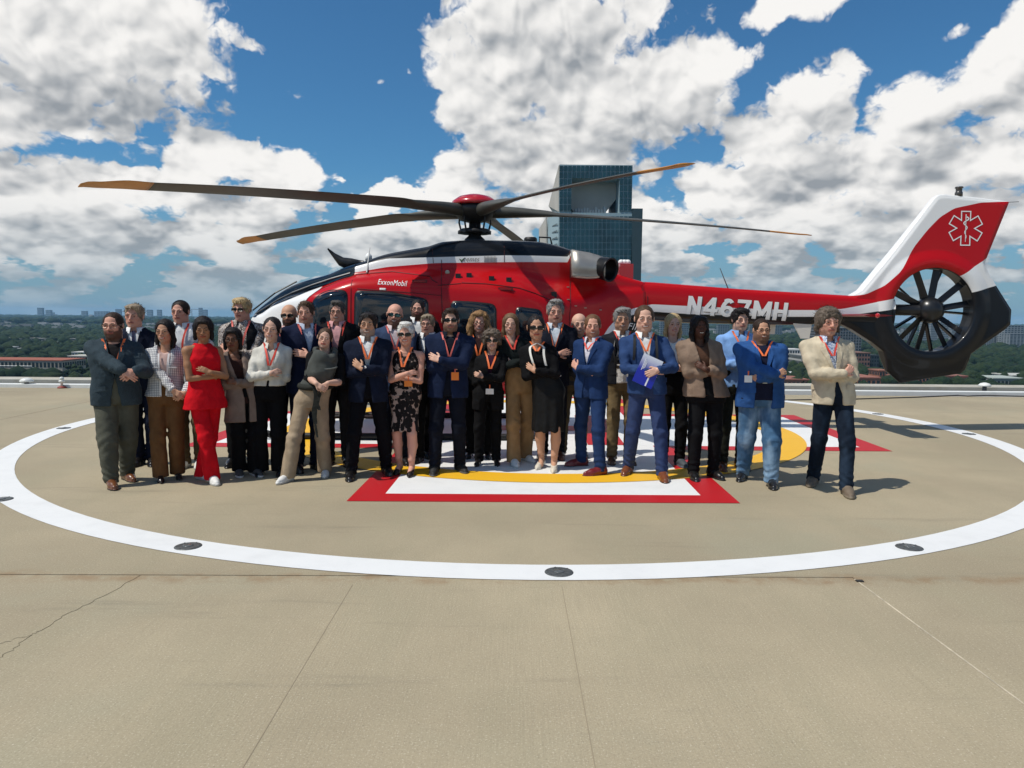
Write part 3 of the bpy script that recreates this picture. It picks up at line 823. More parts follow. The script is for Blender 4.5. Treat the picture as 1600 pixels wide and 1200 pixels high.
    text('cemts', 724, 408.5, 6, mat('grey_print', (.22, .2, .17), .5), -.57, 'lettering', .3, 0, 25)
    text('Flight', 981, 517, 13, wp, -.35, 'lettering', .25, R_(-8), 36, .012)
    b = MB()
    for k in range(9):
        p = surf_pt(*HL(757 + k * 2.2, 405, -.57), .005); b.box(p, (.006, .004, .085))
    b.build('grille_print', mat('grey_print', (.22, .2, .17), .5), root)
    patch('check_mark', [(717, 404), (720, 407), (727, 402), (721, 410)], -.57, .005, mat('green_print', (.02, .09, .03), .5), round_=.004, rings=2)
    patch('data_plate', [(593, 450), (603, 450.4), (603, 453.6), (593, 453.2)], -.85, .006, wp, round_=.006, rings=2)

    # ---- engine deck fittings, mast, hub, swashplate
    dk = mat('rotor_dark', (0.022, 0.022, 0.024), 0.45, 0.3); olive = mat('blade_grey', (0.060, 0.058, 0.048), 0.5, vary=.25, vscale=1.5)
    red_cap = mat('cap_red', (0.42, 0.006, 0.010), 0.25, coat=.6)
    zdeck = HL(742, 376)[1] - .03; zh = HL(742, 331)[1]
    MB().lathe([(.17, zdeck), (.15, zdeck + .05), (.095, zdeck + .10), (.085, zh - .1)], n=24).build('mast', dk, root, True)
    MB().lathe([(.09, zdeck + .12), (.24, zdeck + .13), (.25, zdeck + .17), (.20, zdeck + .20), (.09, zdeck + .21)], n=24).build('swashplate', dk, root, True)
    MB().lathe([(.10, zh - .16), (.22, zh - .13), (.30, zh - .04), (.33, zh + .03), (.31, zh + .085), (.05, zh + .09)], n=28).build('rotor_hub', dk, root, True)
    b = MB(); b.lathe([(.33, zh + .085), (.36, zh + .095), (.335, zh + .15), (.24, zh + .215), (.11, zh + .25), (.01, zh + .258)], n=32); b.build('rotor_cap', red_cap, root, True)
    phi = -66.2; R = 5.22
    ex = math.degrees(YAW)
    ends = [(1066, 251), (1278, 357), None, (364, 374.5), (124, 285)]
    for k in range(5):
        th = R_(phi + 72 * k - ex)
        b = MB(); c, s_ = math.cos(th + .25), math.sin(th + .25)
        b.tube([(.21 * c, .21 * s_, zdeck + .15), (.25 * c, .25 * s_, zdeck + .30), (.24 * c, .24 * s_, zh - .07)], .014, 8)
        b.box((.225 * c, .225 * s_, zdeck + .155), (.06, .06, .05), th); b.build('pitch_link', dk, root)
    # blade: sections along the span (radius, chord, thickness, sweep of the mid chord, droop, twist)
    st = [(.16, .17, .19, 0, 0, 0), (.30, .20, .185, 0, 0, 3), (.55, .235, .165, 0, 0, 7), (.85, .25, .13, 0.0, -.005, 11), (1.12, .25, .09, .0, -.012, 14), (1.26, .31, .052, .02, -.02, 14), (1.42, .33, .044, .03, -.025, 14),
          (2.2, .325, .036, .02, -.06, 13), (3.2, .315, .032, .02, -.115, 11.5), (4.1, .305, .028, .02, -.175, 10), (4.55, .30, .026, .02, -.21, 9), (4.80, .31, .026, .045, -.23, 9), (5.05, .24, .022, .0, -.25, 8), (5.22, .15, .015, -.06, -.262, 8), (R, .04, .006, -.12, -.268, 8)]
    st = np.array(st)
    rr = np.concatenate([np.linspace(.16, 1.5, 22), np.linspace(1.6, 4.5, 22), np.linspace(4.55, R, 14)])
    cols = [pchip(st[:, 0], st[:, j], rr) for j in range(1, 6)]
    nb_ = 16
    def blade_mesh(i0, i1):
        V, F = [], []
        for i in range(i0, i1):
            ch, thk, sw, dr, tw = [c_[i] for c_ in cols]; tw = -R_(tw)
            for k in range(nb_):
                a = 2 * math.pi * k / nb_
                u, w = math.cos(a), math.sin(a)
                px_, pz_ = u * ch / 2 + sw, w * thk / 2 * (1 - .35 * u if rr[i] > 1.2 else 1)
                V.append((rr[i], px_ * math.cos(tw) + pz_ * math.sin(tw), -px_ * math.sin(tw) + pz_ * math.cos(tw) + dr))
        for i in range(i1 - i0 - 1):
            for k in range(nb_): F.append((i * nb_ + k, i * nb_ + (k + 1) % nb_, (i + 1) * nb_ + (k + 1) % nb_, (i + 1) * nb_ + k))
        F.append(tuple(range(nb_))[::-1]); F.append(tuple((i1 - i0 - 1) * nb_ + k for k in range(nb_)))
        return V, F
    ochre = mat('blade_tip_ochre', (0.46, 0.20, 0.035), 0.45, vary=.15, vscale=3)
    nt = len(rr) - 13
    bm1 = bm2 = None
    for k in range(5):
        th = R_(phi + 72 * k - ex)
        if bm1 is None:
            b1 = mesh_obj('rotor_blade', *blade_mesh(0, nt), olive, root, True); b2 = mesh_obj('blade_tip', *blade_mesh(nt - 1, len(rr)), ochre, b1, True)
            bm1, bm2 = b1.data, b2.data
        else:
            b1 = bpy.data.objects.new('rotor_blade', bm1); COL.objects.link(b1); b1.parent = root
            b2 = bpy.data.objects.new('blade_tip', bm2); COL.objects.link(b2); b2.parent = b1
        b1.location = (0, 0, zh); b1.rotation_euler = (0, R_(-0.3), th)
    # roof fittings
    q = HL(512, 389, 0); q2 = HL(547, 412, 0)
    b = MB(); n = 8
    prof = [((512, 388.5), .01, .02), ((522, 399), .03, .06), ((533, 408.5), .05, .12), ((545, 412), .06, .16), ((558, 411.5), .05, .10), ((568, 409.5), .02, .04)]
    V, F = [], []
    for (pp, wy_, hz_) in prof:
        a, c = HL(*pp)
        for k in range(8):
            t = math.pi / 4 * k; V.append((a + .3 * hz_ * math.sin(t), wy_ * math.cos(t), c + .5 * hz_ * math.sin(t)))
    for i in range(len(prof) - 1):
        for k in range(8): F.append((i * 8 + k, i * 8 + (k + 1) % 8, (i + 1) * 8 + (k + 1) % 8, (i + 1) * 8 + k))
    F += [tuple(range(8)), tuple(range(40, 48))[::-1]]
    mesh_obj('wire_cutter', V, F, black, root, True)
    a, c = HL(580, 388, -.3); a2, c2 = HL(573, 426, -.6)
    MB().tube([(a2, -.6, c2), (a, -.42, c)], [.012, .006], 6).build('whip_antenna', mat('pale_antenna', (.5, .5, .48), .5), root)
    a, c = HL(1125, 419, -.05); a2, c2 = HL(1138, 452, -.05)
    MB().tube([(a2, -.05, c2), (a, -.05, c)], [.010, .005], 6).build('whip_antenna', mat('dark_antenna', (.12, .12, .12), .5), root)
    a, c = HL(829, 374); MB().lathe([(.10, c - .06), (.10, c + .01), (.08, c + .03), (.02, c + .03)], (a, 0, 0), 16).build('roof_dome', dk, root, True)
    a0, c0 = HL(842, 377); a1, c1 = HL(862, 380)
    MB().tube([(a0, -.1, c0 - .05), (a0, -.1, c0 + .05), (a1 - .03, -.1, c1 + .07), (a1, -.1, c1 - .05)], .014, 6).build('grab_rail', black, root)
    a, c = HL(576, 402, -.2); MB().lathe([(.05, c - .05), (.05, c + .02), (.02, c + .06)], (a, -.2, 0), 12).build('roof_antenna', wp, root, True)
    # exhaust: a silver fairing each side ending in a dark canted pipe
    silver = mat('exhaust_steel', (0.40, 0.375, 0.335), 0.40, 0.65, vary=.2, vscale=3)
    for sgn in (-1, 1):
        rows = [((893, 390.5), (893, 433)), ((905, 392.5), (905, 434)), ((920, 395), (920, 435)), ((933, 398.5), (933, 434)), ((944, 402), (944, 432))]
        V, F = [], []; ny = 12
        for i, (pt, pb) in enumerate(rows):
            xt, zt_ = HL(*pt, -.40); xb, zb_ = HL(*pb, -.52)
            for k in range(ny):
                t = k / (ny - 1); z_ = zb_ + (zt_ - zb_) * t
                V.append((xt, sgn * (.36 + .24 * math.sin(min(1, .25 + (1 - t) * .9) * math.pi * .62) - .012 * i), z_))
            V.append((xt, sgn * .08, zt_ + .01)); V.append((xt, sgn * .08, zb_))
        W_ = ny + 2
        for i in range(len(rows) - 1):
            for k in range(W_):
                f = (i * W_ + k, (i + 1) * W_ + k, (i + 1) * W_ + (k + 1) % W_, i * W_ + (k + 1) % W_)
                F.append(f if sgn < 0 else f[::-1])
        F.append(tuple(range(W_))); F.append(tuple((len(rows) - 1) * W_ + k for k in range(W_))[::-1])
        mesh_obj('exhaust_fairing', V, F, silver, root, True)
        xa, za = HL(930, 416, -.42); xe, ze = HL(958, 420, -.50)
        r0 = .168
        dirv = Vector((xe - xa, sgn * .27, ze - za - .03)).normalized()
        Mx = Matrix.Translation((xa + .03, sgn * .36, za - .01)) @ dirv.to_track_quat('Z', 'Y').to_matrix().to_4x4()
        L_ = .27
        o = MB().lathe([(r0 * .8, 0), (r0 * .96, .10), (r0 + .004, L_ - .02), (r0 + .008, L_), (r0 - .012, L_), (r0 - .02, L_ - .03), (r0 - .03, .05), (.01, .045)], n=32).build('exhaust_pipe', mat('burnt_steel', (.012, .012, .013), .4, .5), root, True)
        o.matrix_local = Mx
    a0, c0 = HL(966, 431); a1, c1 = HL(987, 408)
    MB().box(((a0 + a1) / 2, 0, (c0 + c1) / 2 - .06), (a1 - a0, .30, c1 - c0 + .02)).build('tail_fairing', red_cap, root)
    for k in range(3): MB().lathe([(.045, c1 - .05), (.045, c1 + .0), (.02, c1 + .02)], (a0 + .04 + .05 * k, 0, 0), 12).build('fairing_cap', wp, root, True)

    # ---- tail boom
    bt, btz = curve([(1008, 440), (1020, 440.5), (1155, 451), (1338, 462), (1400, 466)], -.1)
    bb, bbz = curve([(1008, 499), (1020, 501), (1072, 505), (1233, 508), (1316, 506), (1400, 510)], -.1)
    xe = HL(1392, 480)[0]
    bxs = np.linspace(X1 - .06, xe, 60); V, F = [], []; nn = 32
    for xx in bxs:
        zt_, zb_ = np.interp(xx, bt, btz), np.interp(xx, bb, bbz); zc, hz = (zt_ + zb_) / 2, (zt_ - zb_) / 2
        wv = np.interp(xx, [X1, 4.0, xe], [.225, .165, .14])
        for k in range(nn):
            t = 2 * math.pi * k / nn
            V.append((xx, wv * np.sign(math.cos(t)) * abs(math.cos(t)) ** .5, zc + hz * np.sign(math.sin(t)) * abs(math.sin(t)) ** .7))
    for i in range(len(bxs) - 1):
        for k in range(nn): F.append((i * nn + k, i * nn + (k + 1) % nn, (i + 1) * nn + (k + 1) % nn, (i + 1) * nn + k))
    F += [tuple(range(nn)), tuple((len(bxs) - 1) * nn + k for k in range(nn))[::-1]]
    F = [f[::-1] for f in F]
    mesh_obj('tail_boom', V, F, lm, root, True)
    MB().tube([(X1 + .03, .23 * math.cos(t), (np.interp(X1, bt, btz) + np.interp(X1, bb, bbz)) / 2 + .26 * math.sin(t)) for t in np.linspace(0, 2 * math.pi, 33)], .006, 6).build('boom_joint', seam, root)
    def boomy(xx, zz):
        zt_, zb_ = np.interp(xx, bt, btz), np.interp(xx, bb, bbz); zc, hz = (zt_ + zb_) / 2, (zt_ - zb_) / 2
        s_ = max(-.999, min(.999, (zz - zc) / hz)); sn = abs(s_) ** (1 / .7); c_ = max(.35, math.sqrt(1 - sn * sn) ** .5)
        return (xx, -np.interp(xx, [X1, 4.0, xe], [.225, .165, .14]) * c_ - .010, zz)
    rot = math.atan2(HL(1231, 502, -.2)[1] - HL(1072, 491, -.2)[1], HL(1231, 502, -.2)[0] - HL(1072, 491, -.2)[0])
    greyl = mat('shadow_print', (.06, .06, .06), .5)
    def strokes(ch):
        """letters as thick strokes in a unit-high cell"""
        w, t = .62, .19; h = t / 2; R = w - h
        arc = lambda cx_, cy_, rx, ry, a0, a1, n=14: [(cx_ + rx * math.cos(R_(a)), cy_ + ry * math.sin(R_(a))) for a in np.linspace(a0, a1, n)]
        return {'N': (w, [[(h, 0), (h, 1)], [(h + .02, .93), (R - .02, .07)], [(R, 0), (R, 1)]]),
                '4': (w + .04, [[(R - .08, 0), (R - .08, 1)], [(R - .10, .94), (h - .02, .34)], [(0.0, .29), (w + .04, .29)]]),
                '6': (w, [arc(w / 2, .30, w / 2 - h, .21, 0, 360, 20), arc(w / 2 + .12, .42, w / 2 + .12 - h, .49, 100, 190, 10), arc(w / 2, .60, w / 2 - h, .31, 35, 130, 8)]),
                '7': (w, [[(0, 1 - h), (w, 1 - h)], [(R, .90), (.26, .0)]]),
                'M': (w + .20, [[(h, 0), (h, 1)], [(h + .02, .93), ((w + .2) / 2, .20)], [((w + .2) / 2, .20), (w + .2 - h - .02, .93)], [(w + .2 - h, 0), (w + .2 - h, 1)]]),
                'H': (w, [[(h, 0), (h, 1)], [(h, .5), (R, .5)], [(R, 0), (R, 1)]])}[ch]
    def letter_mesh(name, m, px, py, hp, wp_, off, dx=0.0):
        x0, z0 = HL(px, py, -.2); hh = HL(px, py - hp, -.2)[1] - z0; ww = HL(px + wp_, py, -.2)[0] - x0
        adv = []; tot = 0
        for ch in 'N467MH': w_, st_ = strokes(ch); adv.append((tot, st_)); tot += w_ + .115
        tot -= .115; kx = ww / (tot * hh) * hh; V, F = [], []
        for li, (x_, st_) in enumerate(adv):
            for si, pl in enumerate(st_):
                P = []
                for p, q in zip(pl[:-1], pl[1:]):
                    n_ = max(1, int(math.hypot(q[0] - p[0], q[1] - p[1]) / .09)); P += [(p[0] + (q[0] - p[0]) * i / n_, p[1] + (q[1] - p[1]) * i / n_) for i in range(n_)]
                P.append(pl[-1]); n0 = len(V)
                for i, p in enumerate(P):
                    a_, b_ = P[max(i - 1, 0)], P[min(i + 1, len(P) - 1)]; d_ = math.hypot(b_[0] - a_[0], b_[1] - a_[1]); nx_, ny_ = -(b_[1] - a_[1]) / d_ * .095, (b_[0] - a_[0]) / d_ * .095
                    for k_ in (-1, -.33, .33, 1):
                        u_, v_ = p[0] + k_ * nx_, min(1, max(0, p[1] + k_ * ny_)); u_ = (x_ + u_) * kx + v_ * hh * .10; v_ = v_ * hh
                        xx, zz = x0 + dx + u_ * math.cos(rot) - v_ * math.sin(rot) * .2, z0 - dx + u_ * math.sin(rot) + v_
                        q_ = boomy(xx, zz); V.append((q_[0], q_[1] + .010 - off - .0003 * si, q_[2]))
                for i in range(len(P) - 1):
                    for j in range(3): F.append((n0 + 4 * i + j, n0 + 4 * i + j + 1, n0 + 4 * i + j + 5, n0 + 4 * i + j + 4))
        mesh_obj(name, V, F, m, root)
    letter_mesh('registration_outline', greyl, 1072, 490.5, 28.5, 158, .006, .010)
    letter_mesh('registration', wp, 1072, 490.5, 28.5, 158, .009)

    # ---- fin, fenestron shroud and skid as one shell with a duct through it
    fin = [(1300, 500), (1300, 466), (1330, 461.5), (1345, 453), (1396, 391), (1461, 308), (1467, 304), (1476, 303), (1527, 308), (1579, 314.5), (1541, 403), (1538, 411), (1542, 424.5), (1555, 446), (1579, 484), (1577.5, 507), (1569, 515), (1515, 553),
           (1509, 578), (1503, 584), (1409, 599), (1387.6, 580), (1379, 549), (1362, 535), (1331, 515)]
    P = np.array([HL(a, b, -.06) for a, b in fin])
    fc = np.array(HL(1462, 484.5, -.20)); fr_ = HL(1526, 484, -.20)[0] - fc[0]
    stp = .0145
    lo, hi = P.min(0) - .06, P.max(0) + .06
    gx, gy, gz = np.arange(lo[0], hi[0], stp), np.arange(-.30, .30, stp), np.arange(lo[1], hi[1], stp)
    QX, QZ = np.meshgrid(gx, gz, indexing='ij')
    d2 = np.full(QX.shape, 1e9); ins = np.zeros(QX.shape, bool)
    for i in range(len(P)):
        a, b = P[i], P[(i + 1) % len(P)]; e = b - a
        t = np.clip(((QX - a[0]) * e[0] + (QZ - a[1]) * e[1]) / (e @ e), 0, 1)
        d2 = np.minimum(d2, np.hypot(QX - a[0] - e[0] * t, QZ - a[1] - e[1] * t))
        c_ = ((a[1] <= QZ) & (b[1] > QZ)) | ((b[1] <= QZ) & (a[1] > QZ))
        with np.errstate(divide='ignore', invalid='ignore'):
            xi = a[0] + (QZ - a[1]) / (b[1] - a[1]) * e[0]
        ins ^= c_ & (QX < xi)
    d2 = np.where(ins, -d2, d2)
    rad = np.hypot(QX - fc[0], QZ - fc[1])
    half = np.clip(.075 + .8 * np.clip(-d2, 0, .08) , 0, .12)
    ringb = np.exp(-((rad - fr_ - .10) / .16) ** 2)
    half = np.maximum(half, .10 + .070 * ringb)
    half = np.where(QX < HL(1345, 480)[0], np.minimum(half, .14), half)
    half = half * np.interp(QZ, [HL(1450, 590)[1], HL(1450, 560)[1], HL(1450, 420)[1], HL(1500, 310)[1]], [.35, 1, 1, .55])
    D2 = np.maximum(d2, fr_ - rad)
    k_ = .03
    A3 = D2[:, None, :]; B3 = np.abs(gy)[None, :, None] - half[:, None, :]
    hsm = np.clip(.5 - .5 * (A3 - B3) / k_, 0, 1)
    D3 = -(( -A3) * (1 - hsm) + (-B3) * hsm - k_ * hsm * (1 - hsm))
    Vn, Q = surface_nets(D3, (gx[0], gy[0], gz[0]), stp)
    tm = bpy.data.materials.new('tail_livery'); tm.use_nodes = True; g = NT(tm.node_tree)
    x, y, z = g.sep(g.obj())
    Nn = lambda pts: [HL(a, b, -.10) for a, b in pts]
    XL, XR = (-4.4, 8.4)
    redtop = Nn([(1335, 462), (1352, 460), (1380, 447), (1405, 424), (1419, 402), (1427, 387), (1450, 359), (1470, 339), (1493, 325), (1535, 316), (1579, 314)]); redtop = [(XL, redtop[0][1])] + redtop + [(XR, redtop[-1][1])]
    redbot = Nn([(1300, 485), (1348, 476), (1398, 466), (1440, 455), (1462, 450), (1502, 429), (1541, 404)]); redbot = [(XL, redbot[0][1])] + redbot + [(XR, redbot[-1][1] + .3)]
    blk = Nn([(1300, 494), (1340, 491), (1398, 483), (1460, 470), (1521, 456), (1557, 446)]); blk = [(XL, blk[0][1])] + blk + [(XR, blk[-1][1])]
    col = g.mix(above(g, z, boundary(g, x, blk)), BLACK, WHITE)
    col = g.mix(above(g, z, boundary(g, x, redbot)), col, RED)
    col = g.mix(above(g, z, boundary(g, x, redtop)), col, WHITE)
    rr2 = g.vmath('LENGTH', g.vmath('MULTIPLY', g.vmath('SUBTRACT', g.obj(), (fc[0], 0, fc[1])), (1, 0, 1)))
    duct = g.ramp(rr2, fr_ + .012, fr_ + .006, 0, 1, False)
    col = g.mix(duct, col, (.012, .013, .015))
    finish(g, col, .40)
    mesh_obj('tail_fin', Vn, Q, tm, root, True)
    # fenestron: hub, drive strut, stators and blades
    MB().lathe([(.01, -.19), (.11, -.17), (.19, -.10), (.205, .02), (.18, .12), (.09, .20), (.01, .215)], n=28).build('fenestron_hub', mat('hub_black', (.015, .016, .018), .3, .2), root, True).matrix_local = Matrix.Translation((fc[0], -.02, fc[1])) @ Matrix.Rotation(math.pi / 2, 4, 'X')
    bl = MB().box((0, 0, 0), (.012, .10, fr_ - .12)); blm = None
    fanm = mat('fan_black', (.014, .014, .016), .35, .2)
    for k in range(10):
        t = R_(8) + 2 * math.pi * k / 10 + (R_(6) if k % 2 else 0)
        M = Matrix.Translation((fc[0], -.02, fc[1])) @ Matrix.Rotation(t, 4, 'Y') @ Matrix.Translation((0, 0, (fr_ + .10) / 2)) @ Matrix.Rotation(R_(62), 4, 'Z')
        if blm is None: o = bl.build('fan_blade', fanm, root); blm = o.data
        else: o = bpy.data.objects.new('fan_blade', blm); COL.objects.link(o); o.parent = root
        o.matrix_local = M
    sm_ = None; sb = MB().box((0, 0, 0), (.055, .028, fr_ - .10))
    for k in range(10):
        t = R_(22) + 2 * math.pi * k / 10
        M = Matrix.Translation((fc[0], .12, fc[1])) @ Matrix.Rotation(t, 4, 'Y') @ Matrix.Translation((0, 0, (fr_ + .10) / 2)) @ Matrix.Rotation(R_(80), 4, 'Z')
        if sm_ is None: o = sb.build('stator_vane', fanm, root); sm_ = o.data
        else: o = bpy.data.objects.new('stator_vane', sm_); COL.objects.link(o); o.parent = root
        o.matrix_local = M
    MB().tube([(fc[0] - fr_ - .02, -.03, fc[1] - .0), (fc[0], -.03, fc[1])], .085, 12).build('drive_strut', fanm, root, True)
    # medical star: a white outlined six-armed cross with the staff and snake
    sc_ = np.array(HL(1510, 356.5, -.11)); R6 = HL(1510, 356.5 - 27.5, -.11)[1] - sc_[1]
    yf = lambda a_, b_: (a_, -float(np.interp(b_, gz, half[int(np.clip((a_ - gx[0]) / stp, 0, len(gx) - 1))])) - .004, b_)
    def star(sc):
        out = []; w = .30 * R6 * sc + (.0)
        for k in range(6):
            t = math.pi / 3 * k
            for u, v_ in ((-w, R6 * sc), (w, R6 * sc)):
                out.append((u * math.cos(t) + v_ * math.sin(t), -u * math.sin(t) + v_ * math.cos(t)))
            t2 = t + math.pi / 6; out.append((w / math.sin(math.pi / 6) * math.sin(t2) * .98, w / math.sin(math.pi / 6) * math.cos(t2) * .98))
        return out
    so = star(1.0); c2 = np.array(so)
    V, F = [], []; n = len(so)
    inner = []
    for i in range(n):                                                  # constant-width inset
        p0, p1, p2 = c2[i - 1], c2[i], c2[(i + 1) % n]
        d1 = (p1 - p0) / np.linalg.norm(p1 - p0); d2_ = (p2 - p1) / np.linalg.norm(p2 - p1)
        n1, n2 = np.array([d1[1], -d1[0]]), np.array([d2_[1], -d2_[0]]); m_ = n1 + n2; m_ /= (m_ @ m_) / 2 + 1e-9
        inner.append(p1 + m_ * .016)
    V = [yf(sc_[0] + p[0], sc_[1] + p[1]) for p in so] + [yf(sc_[0] + p[0], sc_[1] + p[1]) for p in inner]
    F = [(i, (i + 1) % n, n + (i + 1) % n, n + i) for i in range(n)]
    mesh_obj('medical_star', V, F, wp, root)
    V, F = [], []
    def ribbon(pts, ws):
        n0 = len(V)
        for i, (p, w) in enumerate(zip(pts, ws)):
            d = np.array(pts[min(i + 1, len(pts) - 1)]) - np.array(pts[max(i - 1, 0)]); d = d / np.linalg.norm(d); nn_ = np.array([-d[1], d[0]]) * w
            V.append(yf(sc_[0] + p[0] + nn_[0], sc_[1] + p[1] + nn_[1])); V.append(yf(sc_[0] + p[0] - nn_[0], sc_[1] + p[1] - nn_[1]))
        for i in range(len(pts) - 1): F.append((n0 + 2 * i, n0 + 2 * i + 1, n0 + 2 * i + 3, n0 + 2 * i + 2))
    ribbon([(0, -R6 * .78), (0, R6 * .80)], [.004, .007])
    ts = np.linspace(0, 1, 40)
    ribbon([(math.sin(t * 15.5) * (.012 + .040 * t ** 2) * R6 / .27, -R6 * .62 + t * R6 * 1.28) for t in ts], [.004 + .006 * t for t in ts])
    mesh_obj('staff_and_snake', V, F, wp, root)
    # beacon, static wick, stabiliser, ventral blade, position light
    a, c = HL(1498, 304)
    MB().lathe([(.055, c - .03), (.055, c + .03), (.045, c + .04), (.045, c + .09), (.06, c + .095), (.055, c + .115), (.01, c + .12)], (a, 0, 0), 16).build('tail_beacon', mat('beacon_dark', (.05, .045, .04), .25, coat=.5), root, True)
    a, c = HL(1579, 315); MB().tube([(a - .02, 0, c - .01), (a + .13, 0, c + .0)], .004, 5).build('static_wick', black, root)
    V, F = [], []
    xs_, zs_ = HL(1342, 493, -.9); xs_ = 5.62
    for yy_ in (-1.12, -.14, .14, 1.12):
        for (u, w) in ((-.21, 0), (-.12, .022), (.08, .016), (.21, 0), (.08, -.012), (-.12, -.018)): V.append((xs_ + u, yy_, zs_ + w + .0))
    for i in range(3):
        for k in range(6): F.append((i * 6 + k, i * 6 + (k + 1) % 6, (i + 1) * 6 + (k + 1) % 6, (i + 1) * 6 + k))
    F += [tuple(range(6))[::-1], tuple(range(18, 24))]
    mesh_obj('stabiliser', V, F, mat('stabiliser_dark_red', (.16, .006, .008), .35), root)
    MB().lathe([(.02, 0), (.035, .02), (.02, .05)], n=10).build('position_light', mat('red_lens', (.5, .01, .01), .1, coat=1), root, True).matrix_local = Matrix.Translation((xs_ - .05, -1.16, zs_)) @ Matrix.Rotation(math.pi / 2, 4, 'X')
    for (pl, yl_) in ((((1239, 505), (1268, 507), (1264, 529), (1251, 529)), -.10), (((1196, 503), (1212, 503), (1210, 522), (1203, 522)), .10)):
        q = [HL(a_, b_, yl_) for a_, b_ in pl]
        V = [(a_, yl_ - .012, b_) for a_, b_ in q] + [(a_, yl_ + .012, b_) for a_, b_ in q]
        F = [(0, 1, 2, 3), (7, 6, 5, 4)] + [(i, 4 + i, 4 + (i + 1) % 4, (i + 1) % 4) for i in range(4)]
        mesh_obj('ventral_blade', V, F, mat('pale_blade', (.62, .60, .54), .5), root)
    # ---- landing skids
    sk = mat('skid_black', (.012, .012, .013), .5, .3)
    for sgn in (-1, 1):
        yy_ = sgn * 1.13
        MB().tube([(-3.05, yy_, .24), (-2.95, yy_, .13), (-2.75, yy_, .065), (-2.4, yy_, .05), (.75, yy_, .05), (.9, yy_, .07)], .048, 10).build('landing_skid', sk, root, True)
        MB().box((-1.3, sgn * 1.20, .33), (1.7, .16, .03)).build('boarding_step', sk, root)
        for xx in (-2.0, -.6): MB().tube([(xx, sgn * .75, .55), (xx, sgn * 1.2, .33)], .02, 6).build('step_strut', sk, root)
    for xx in (-2.0, .15):
        MB().tube([(xx, -1.13, .06), (xx, -1.02, .30), (xx, -.75, .52), (xx, -.3, .58), (xx, .3, .58), (xx, .75, .52), (xx, 1.02, .30), (xx, 1.13, .06)], .042, 10).build('cross_tube', sk, root, True)
    return root
HELI = helicopter()
